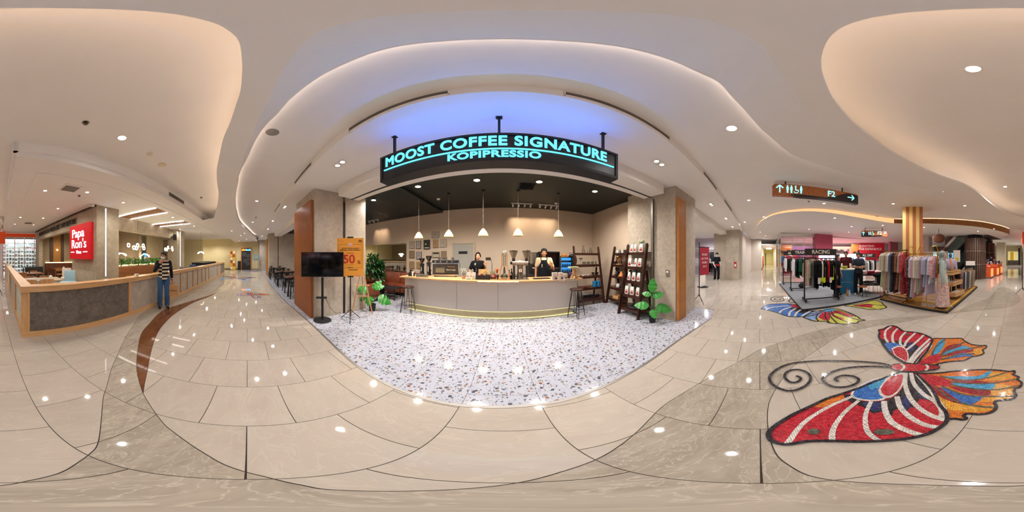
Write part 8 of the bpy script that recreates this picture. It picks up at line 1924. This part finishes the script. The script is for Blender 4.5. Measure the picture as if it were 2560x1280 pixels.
UO = [(1535,469),(1590,400),(1640,330),(1670,245),(1760,237),(1850,237),(1930,235),(1960,258),(2020,288),(2100,299),(2150,299),(2152,320),(2122,340),(2132,370),(2080,391),(2020,402),(1960,431),(1850,441),(1780,451),(1710,466),(1722,476),(1640,473)]
B.start(LW+LO+UW+UO)
def inset(c, k): 
    mx, my = sum(p[0] for p in c)/len(c), sum(p[1] for p in c)/len(c); return [(mx+(x-mx)*k, my+(y-my)*k) for x, y in c]
B.reg('hind_wing', LO, 'orange'); B.reg('hind_wing', UO, 'orange')
B.reg('wing_patch', [(1700,760),(1740,740),(1900,800),(2080,830),(2220,830),(2190,870),(2050,890),(1900,880),(1800,860),(1750,810)], 'amber')
B.reg('wing_patch', [(2110,590),(2200,535),(2330,545),(2400,585),(2330,600),(2240,610)], 'amber'); B.reg('wing_patch', [(2170,680),(2250,640),(2390,660),(2370,740),(2220,745),(2170,720)], 'amber')
B.reg('wing_patch', [(2020,800),(2120,765),(2240,745),(2380,760),(2200,795)], 'amber')
B.reg('wing_root', [(1530,546),(1640,556),(1760,582),(1842,622),(1830,660),(1720,656),(1650,662),(1590,600)], 'red')
B.reg('wing_patch', [(1830,600),(2050,607),(2170,625),(2240,630),(2100,640),(1900,622)], 'dark_red'); B.reg('wing_patch', [(1820,660),(1950,670),(2170,690),(2180,740),(2050,735),(1900,700)], 'dark_red'); B.reg('wing_patch', [(1650,665),(1740,668),(1850,750),(1960,820),(1850,800),(1740,750)], 'dark_red')
B.reg('wing_patch', [(1740,572),(1900,572),(2050,572),(2110,560),(2180,525),(2200,535),(2130,590),(1950,602),(1840,598)], 'cyan'); B.reg('wing_patch', [(1842,630),(2000,640),(2220,632),(2200,690),(2050,680),(1900,660)], 'cyan'); B.reg('wing_patch', [(1745,668),(1830,690),(1950,730),(2120,755),(2000,830),(1900,780),(1800,715)], 'blue')
for c in ([(1740,570),(1950,605),(2130,592),(2330,540)], [(1842,622),(2050,640),(2240,630),(2440,595)], [(1835,645),(2050,685),(2250,690),(2440,655)], [(1760,660),(1950,735),(2150,752),(2400,745)], [(1700,664),(1850,780),(2050,835),(2220,848)]): B.line('vein', c, 'grey', .022)
B.line('outline', LO[:-3], 'black', .03)
B.reg('wing_patch', [(1655,385),(1690,320),(1740,255),(1790,248),(1760,330),(1700,385)], 'cyan'); B.reg('wing_patch', [(1750,375),(1850,330),(1940,300),(2030,330),(1900,350),(1800,380)], 'cyan'); B.reg('wing_patch', [(1750,425),(1850,390),(1960,365),(2040,390),(1950,400),(1850,412)], 'blue'); B.reg('wing_patch', [(1750,372),(1800,310),(1880,285),(1940,300),(1850,335)], 'dark_red'); B.reg('wing_patch', [(1750,400),(1880,350),(2000,335),(2050,345),(1900,375)], 'dark_red')
B.reg('wing_root', [(1545,466),(1600,420),(1680,385),(1750,380),(1740,430),(1680,458)], 'red'); B.ell('eye_spot', 2080, 355, 45, 28, 'amber')
for c in ([(1670,385),(1710,310),(1790,245)], [(1750,380),(1850,320),(1970,262)], [(1755,395),(1900,345),(2120,305)], [(1750,425),(1900,385),(2050,372)]): B.line('vein', c, 'grey', .03)
B.line('outline', UO, 'black', .026)
B.reg('fore_wing', LW, 'red'); B.reg('fore_wing', UW, 'red')
B.reg('wing_patch', [(600,845),(740,782),(880,742),(900,775),(820,815),(700,850)], 'orange')
B.reg('dark_band', [(885,738),(950,735),(975,760),(1050,795),(1180,800),(1260,785),(1340,755),(1400,690),(1430,620),(1432,545),(1500,545),(1600,640),(1700,790),(1640,790),(1560,775),(1520,850),(1480,850),(1440,890),(1400,860),(1330,880),(1300,945),(1230,890),(1150,905),(1060,850),(960,810),(900,775)], 'black', 2)
for c in ([(1050,810),(1240,805),(1240,860),(1130,880)], [(1400,770),(1450,750),(1480,830),(1430,870)], [(1520,650),(1590,690),(1660,780),(1560,760)]): B.reg('blue_patch', c, 'navy')
B.reg('dark_band', [(1205,240),(1260,250),(1300,270),(1380,255),(1440,285),(1500,270),(1560,320),(1600,330),(1560,400),(1520,462),(1450,462),(1460,380),(1440,320),(1380,290),(1300,280),(1250,290)], 'black', 2)
for c in ([(1440,290),(1500,275),(1520,320),(1470,360)], [(1540,330),(1600,330),(1560,395),(1510,440)]): B.reg('blue_patch', c, 'navy')
V1 = ([(960,755),(820,815),(690,880),(560,965),(470,1055),(385,1172)], [(1020,790),(900,890),(815,1000),(785,1080),(785,1150)], [(1130,800),(1085,900),(1080,1000),(1110,1080),(1200,1148)], [(1245,795),(1255,880),(1310,980),(1430,1050),(1600,1105)], [(1360,755),(1390,850),(1480,940),(1620,1010),(1745,1030)], [(1440,545),(1432,640),(1470,760),(1560,860),(1680,930),(1795,965)], [(1485,545),(1510,640),(1600,740),(1700,800),(1760,880),(1752,945)], [(1540,560),(1630,660),(1700,760),(1780,880),(1795,950)])
for i, c in enumerate(V1): B.line('white_vein', c, 'white', .032 if i < 3 else .045)
V2 = ([(1310,130),(1260,170),(1255,230),(1280,275)], [(1365,150),(1325,200),(1325,270),(1370,300)], [(1440,180),(1395,230),(1390,290),(1420,320)], [(1525,188),(1450,260),(1425,310)], [(1600,208),(1510,290),(1440,345)], [(1655,240),(1560,330),(1500,400),(1462,460)], [(1665,270),(1580,350),(1510,430),(1490,462)], [(1665,300),(1630,350),(1580,410),(1535,463)])
for c in V2: B.line('white_vein', c, 'white', .045)
BC = [(945,742),(975,692),(1060,642),(1180,592),(1290,585),(1240,650),(1205,710),(1262,772),(1180,797),(1050,792),(970,772)]
B.reg('white_rim', BC, 'white'); B.reg('blue_cell', inset(BC, .86), 'blue'); B.reg('cyan_patch', [(1100,660),(1200,605),(1260,605),(1210,670),(1130,690)], 'cyan')  # patch of cyan tesserae inside the blue cell
RC = [(1192,700),(1230,640),(1300,570),(1390,543),(1430,545),(1425,620),(1392,692),(1340,745),(1280,772),(1215,752)]
B.reg('white_rim', RC, 'white'); B.reg('red_drop', inset(RC, .82), 'red')
BC2 = [(1240,290),(1290,278),(1370,290),(1430,330),(1380,310),(1320,330),(1310,370),(1350,420),(1290,370),(1255,330)]
B.reg('blue_cell', BC2, 'blue'); RC2 = [(1310,330),(1370,305),(1430,325),(1462,380),(1455,455),(1400,430),(1340,390)]
B.reg('white_rim', RC2, 'white'); B.reg('red_drop', inset(RC2, .84), 'red')
for e in ((620, 1068, 56, 26), (1245, 1072, 95, 26), (1310, 158, 14, 8), (1455, 205, 18, 9)): B.ell('eye_spot', *e, 'grey')
B.line('outline', LW+[LW[0]], 'black', .03); B.line('outline', UW+[UW[0]], 'black', .035)
B.reg('body', [(1302,497),(1320,474),(1370,464),(1500,464),(1640,470),(1722,478),(1744,497),(1722,516),(1640,531),(1500,541),(1400,531),(1330,517)], 'black'); B.reg('head', [(1310,497),(1330,478),(1385,470),(1410,495),(1385,522),(1335,514)], 'red'); B.reg('thorax', [(1415,472),(1520,470),(1620,478),(1632,500),(1610,525),(1500,532),(1405,525),(1430,497)], 'red'); B.reg('tail', [(1640,480),(1720,486),(1735,497),(1715,510),(1635,520)], 'dark_red')
B.line('white_collar', [(1395,466),(1425,495),(1395,530)], 'white', .03); B.line('white_collar', [(1615,474),(1636,500),(1612,528)], 'white', .03)
B.line('antenna', [(1302,482),(1200,460),(1000,445),(800,440),(640,442),(480,455),(380,475),(300,510),(245,555),(225,590),(235,630),(280,670),(350,700),(410,708),(480,695),(550,660),(585,620),(590,580),(560,545),(500,522),(440,520),(390,535),(362,565),(370,600),(410,630),(460,632),(500,610),(498,588),(462,575)], 'black', .03)
B.line('antenna', [(1302,497),(1150,490),(1000,495),(880,510),(780,540),(710,580),(703,615),(740,650),(800,672),(870,676),(940,666),(1000,640),(1020,610),(990,585),(930,572),(870,572),(820,590),(812,610),(840,625)], 'black', .03)
# second butterfly, partly under the racing kiosk
B = Fly('butterfly_mosaic', 'blue and yellow butterfly mosaic half covered by the racing kiosk platform', 1880, 480, .28125)
W1 = [(80,1040),(130,1005),(220,995),(330,994),(400,1008),(440,1035),(470,1052),(560,1058),(640,1055),(560,1092),(480,1107),(400,1111),(320,1106),(240,1080),(160,1056)]
W2 = [(455,1115),(500,1092),(640,1052),(720,1036),(800,1050),(880,1080),(940,1110),(960,1130),(1005,1140),(950,1150),(930,1166),(870,1166),(840,1176),(760,1171),(690,1166),(650,1150),(560,1150),(510,1135)]
W3 = [(820,1012),(900,1000),(1000,985),(1080,962),(1150,980),(1165,1000),(1195,1025),(1150,1041),(1050,1046),(960,1031)]
B.start(W1+W2+W3)
B.reg('fore_wing', W1, 'blue'); B.reg('hind_wing', W2, 'yellow'); B.reg('hind_wing', W3, 'yellow')
B.reg('wing_patch', [(470,1112),(540,1080),(640,1056),(700,1050),(640,1080),(590,1110),(560,1140),(500,1130)], 'paleblue'); B.reg('wing_patch', [(590,1115),(620,1075),(680,1055),(760,1055),(900,1100),(860,1110),(760,1080),(700,1090),(690,1135),(640,1140)], 'red'); B.reg('wing_patch', [(690,1065),(740,1100),(830,1130),(770,1125),(710,1100)], 'red'); B.reg('wing_patch', [(640,1040),(720,1036),(735,1055),(690,1068),(645,1060)], 'cyan')
B.reg('wing_patch', [(900,1010),(1000,995),(1070,1000),(1060,1025),(980,1022)], 'red')
B.reg('red_cell', [(340,1005),(390,1000),(420,1015),(400,1030),(355,1020)], 'red'); B.reg('dark_band', [(330,1030),(430,1028),(470,1052),(560,1058),(480,1078),(400,1070)], 'black'); 
for c in ([(120,1048),(180,1025),(330,1010)], [(240,1078),(270,1050),(350,1020)], [(330,1102),(340,1065),(390,1035)], [(380,1110),(400,1070),(440,1045)], [(440,1108),(480,1080),(520,1062)], [(480,1102),(560,1070),(600,1058)]): B.line('white_vein', c, 'white', .06)
for c in ([(720,1050),(800,1090),(950,1140)], [(700,1055),(740,1110),(860,1160)], [(680,1060),(700,1110),(760,1170)], [(655,1065),(650,1110),(690,1165)], [(740,1045),(850,1075),(930,1110)], [(600,1075),(570,1110),(590,1150)], [(880,1015),(1000,1018),(1100,1040)], [(900,1005),(1050,1002),(1160,1010)]): B.line('vein', c, 'black', .035)
B.line('outline', W1+[W1[0]], 'black', .04); B.line('outline', W2+[W2[0]], 'black', .04); B.line('outline', W3+[W3[0]], 'black', .04)
sp = [(330,938)]+[(240+88*math.cos(t)*(1-t/22), 955+27*math.sin(t)*(1-t/22)) for t in [-.9-i*.45 for i in range(30)]]
sp = [(420,945),(330,930)]+[(235+(78-5.2*i/2)*math.cos(-1.2-i*.5), 955+(27-1.9*i/2)*math.sin(-1.2-i*.5)) for i in range(26)]
B.line('antenna', sp, 'black', .035); B.line('antenna', [(400,975),(350,985),(325,968),(345,953),(375,955),(385,968)], 'black', .035)
# small distant butterflies
def smallfly(label, cx, cy, size, rz, cols):
    t = thing('butterfly_mosaic', label, 'floor mosaic', (cx, cy, 0), rz)
    for k, (nm, pts, m) in enumerate((('fore_wing', [(0, .05), (.35, .1), (.9, .35), (1.1, .6), (.8, .8), (.4, .6), (.1, .25)], cols[0]), ('hind_wing', [(0, -.05), (.4, -.02), (.8, -.2), (.95, -.5), (.7, -.75), (.4, -.6), (.12, -.25)], cols[1]), ('wing_patch', [(.15, .12), (.5, .25), (.8, .5), (.5, .45), (.25, .3)], cols[2]), ('wing_patch', [(.15, -.1), (.5, -.15), (.7, -.4), (.5, -.45), (.25, -.25)], cols[3]))):
        for sx in (-1, 1):
            w = [(x*sx*size, y*size) for x, y in pts]; q = smooth_path(w+[w[0]], 3)[:-1]; z = .001+.0003*k
            b = MB(); b.flat(q, z); b.build(nm, MO[m], t, recalc=False)
            b = MB(); b.ribbon(q+[q[0]], .03, z, z+.0006); b.build('outline', MO['black'], t)
    b = MB(); b.prism([(.06*size*math.cos(a*PI/6), .4*size*math.sin(a*PI/6)) for a in range(12)], .0015, .0028, both=False); b.build('body', MO[cols[2]], t)
    for sx in (-1, 1): b = MB(); b.ribbon([(sx*size*x, size*y) for x, y in ((.02, .38), (.1, .6), (.25, .75), (.38, .72), (.36, .6), (.28, .62))], .03, .0015, .0025); b.build('antenna', MO['black'], t)
smallfly('small orange and lilac butterfly mosaic on the cafe side of the corridor', *fl(630, 737), .55, R(60), ('orange', 'lilac', 'red', 'amber'))
smallfly('grey blue butterfly mosaic halfway down the corridor', *fl(592, 696), 1.15, R(80), ('navy', 'paleblue', 'orange', 'grey'))
smallfly('far blue butterfly mosaic near the bank machine', *fl(632, 678), .9, R(60), ('paleblue', 'lilac', 'grey', 'blue'))
# ================================================================ ceiling lights and small ceiling parts
def downlight(label, x, y, z, r=.05, watts=K_SPOT, col=(1, .98, .96), first={}):
    p = thing('downlight', label, 'ceiling light', (x, y, z), 0, 'round recessed downlights')
    key = r
    if key not in first:
        a = MB().lathe([(r*1.25, 0), (r*1.22, -.008), (r, -.012), (r, 0)], 20).build('trim_ring', M_WHITE, p, True); b = MB().lathe([(.001, -.005), (r, -.005)], 20).build('lens', M_LENS, p); first[key] = (a, b)
    else:
        for o in first[key]: c = o.copy(); COL.objects.link(c); c.parent = p
    if watts: lamp('SPOT', (0, 0, -.03), watts, col, .03, 165, 1, parent=p)
    return p
M_LENS = emit('downlight_lens', '#fffaf2', 7)
WD = (1, .92, .82)
downlight('bright round downlight in the curved tray above the pizza partition', *fl(305, 344, ZTR), ZTR, .06, K_SPOT*.35)
downlight('largest glaring downlight in the tray above the red butterfly', *fl(2433, 172, ZTR), ZTR, .045, K_SPOT*.35)
downlight('small downlight in the tray over the hall walkway', *fl(2513, 466, ZTR), ZTR, .05, K_SPOT*.8)
downlight('round downlight right of the coffee sign, before the wavy band', *fl(1829, 320, ZT), ZT, .06, K_SPOT*.35)
for px, py, lb in ((1872, 500, 'left of the F2 way sign'), (2060, 508, 'below the F2 way sign'), (2233, 509, 'left of the striped column'), (2412, 514, 'right of the striped column'), (2327, 470, 'above the striped column'), (642, 502, 'first along the left corridor'), (632, 555, 'second along the left corridor'), (1862, 555, 'before the far concrete column'), (1992, 556, 'at the left rim of the oval island')): downlight(f'round downlight {lb}', *fl(px, py, ZT), ZT)
for x, y, lb in ((-12.8, -1.2, 'before the yellow wall, first'), (-15.5, -.9, 'before the yellow wall, second'), (-17.2, -1.8, 'nearest the bank machine'), (-16.5, 0, 'by the last concrete column')): downlight(f'round corridor downlight {lb}', x, y, ZR, .05, K_SPOT*1.7)
for x, y in ((-13.5, -4.2), (-17.5, -4.5), (-17.5, -7)): lamp('SPOT', (x, y, 3.15), 110, (1, .93, .8), .08, 160)  # unseen wall-wash spots added for the dim end walls
for px, py, lb in ((579, 577, 'far down the corridor, left one'), (611, 583, 'far down the corridor, right one')): downlight(f'round downlight {lb}', *fl(px, py, ZR), ZR)
def zi(y): return 3.33+.0317*(y+1.6)
for px, py, lb in ((2129, 566, 'above the crossed-arm man'), (2023, 573, 'over the racing racks'), (2087, 545, 'on the island before the pink column'), (2207, 563, 'by the smaller way sign'), (2445, 578, 'before the slatted drum'), (2464, 592, 'above the slatted drum'), (2122, 580, 'behind the red mural words'), (2485, 572, 'at the right tip of the island'), (2310, 568, 'right behind the striped column')):
    z = 3.2
    for _ in range(6): z = zi(fl(px, py, z)[1])
    downlight(f'round island downlight {lb}', *fl(px, py, z), z, .05, K_SPOT*1.7)
for x, y, lb in ((12.6, .6, 'past the far concrete column'), (15, .2, 'before the service corridor'), (17.2, .4, 'at the mouth of the service corridor'), (7.6, .2, 'over the corridor floor by the racing racks')): downlight(f'round downlight {lb}', x, y, ZT, .05, K_SPOT*2)  # unseen downlights added to brighten the dim floor on the right
for x, y, lb in ((4, -19, 'far down the hall, near row'), (9, -21, 'far down the hall, right row'), (1.2, -25, 'added to brighten the hall end')): downlight(f'round downlight {lb}', x, y, ZT, .06, K_SPOT*7)  # last downlight added to brighten the dark far ceiling
for px, py, lb in ((113, 476, 'nearest the partition corner'), (218, 480, 'above the red sign'), (308, 506, 'above the near pillar'), (145, 521, 'along the slogan wall, first'), (108, 545, 'along the slogan wall, second'), (51, 543, 'near the ceiling edge'), (84, 562, 'before the glass front'), (37, 560, 'at the far ceiling edge'), (432, 543, 'above the masked man'), (450, 573, 'before the rear pillar'), (485, 565, 'past the rear pillar')):
    downlight(f'small downlight in the pizza ceiling {lb}', *fl(px, py, 3.3), 3.3, .045, K_SPOT*.75, (1, .93, .82))
for i, (px, py, lb) in enumerate(((850, 409, 'left of the coffee sign'), (1648, 407, 'right of the coffee sign'), (712, 517, 'above the slat panel column'), (682, 552, 'second along the seating bay'), (670, 572, 'third along the seating bay'), (655, 590, 'last along the seating bay'), (1778, 511, 'past the switch column'), (1815, 546, 'before the sportswear shop, second'), (1831, 567, 'before the sportswear shop, last'))):
    x, y = fl(px, py, ZS); p = thing('twin_spotlight', f'recessed twin spotlight {lb}', 'ceiling light', (x, y, ZS), TH, 'recessed twin spotlights')
    MB().bx(-.16, .16, -.08, .08, -.006, 0).build('frame', M_WHITE, p)
    for sx in (-.075, .075): MB().lathe([(.001, -.009), (.04, -.009)], 16, (sx, 0, 0)).build('lens', M_LENS, p); MB().lathe([(.055, -.006), (.052, -.014), (.04, -.009)], 16, (sx, 0, 0)).build('ring', M_SILVER, p, True)
    lamp('SPOT', (0, 0, -.03), K_TWIN if i < 2 else K_TWIN*2, (1, .98, .97), .05, 160, 1, parent=p)
for px, py, z, lb in ((214, 306, ZTR, 'in the tray near its downlight'), (503, 493, ZTR, 'in the tray over the corridor'), (198, 489, 3.3, 'in the pizza ceiling by the vent'), (2022, 503, ZT, 'below the F2 sign'), (2403, 503, ZT, 'right of the striped column'), (2193, 540, ZT, 'left of the striped column'), (640, 543, ZT, 'in the left corridor')):
    x, y = fl(px, py, z); p = thing('sprinkler', f'small dark sprinkler head {lb}', 'sprinkler', (x, y, z)); MB().lathe([(.04, 0), (.035, -.01), (.012, -.014), (.012, -.035), (.03, -.04), (.001, -.044)], 12).build('head', M_STEELD, p, True); MB().lathe([(.05, 0), (.05, -.004), (.04, -.006)], 12).build('rose', M_SILVER, p, True)
for px, py, r, lb in ((373, 385, .05, 'small white round detector in the tray'), (405, 411, .085, 'larger cream smoke detector in the tray')):
    x, y = fl(px, py, ZTR); p = thing('smoke_detector', lb, 'smoke detector', (x, y, ZTR)); MB().lathe([(r, 0), (r, -.02), (r*.6, -.035), (.001, -.04)], 18).build('cap', mat('detector_cream', '#e3d3b4', .5), p, True); MB().lathe([(r*1.2, 0), (r*1.2, -.008), (r, -.012)], 18).build('base', M_WHITE, p, True)
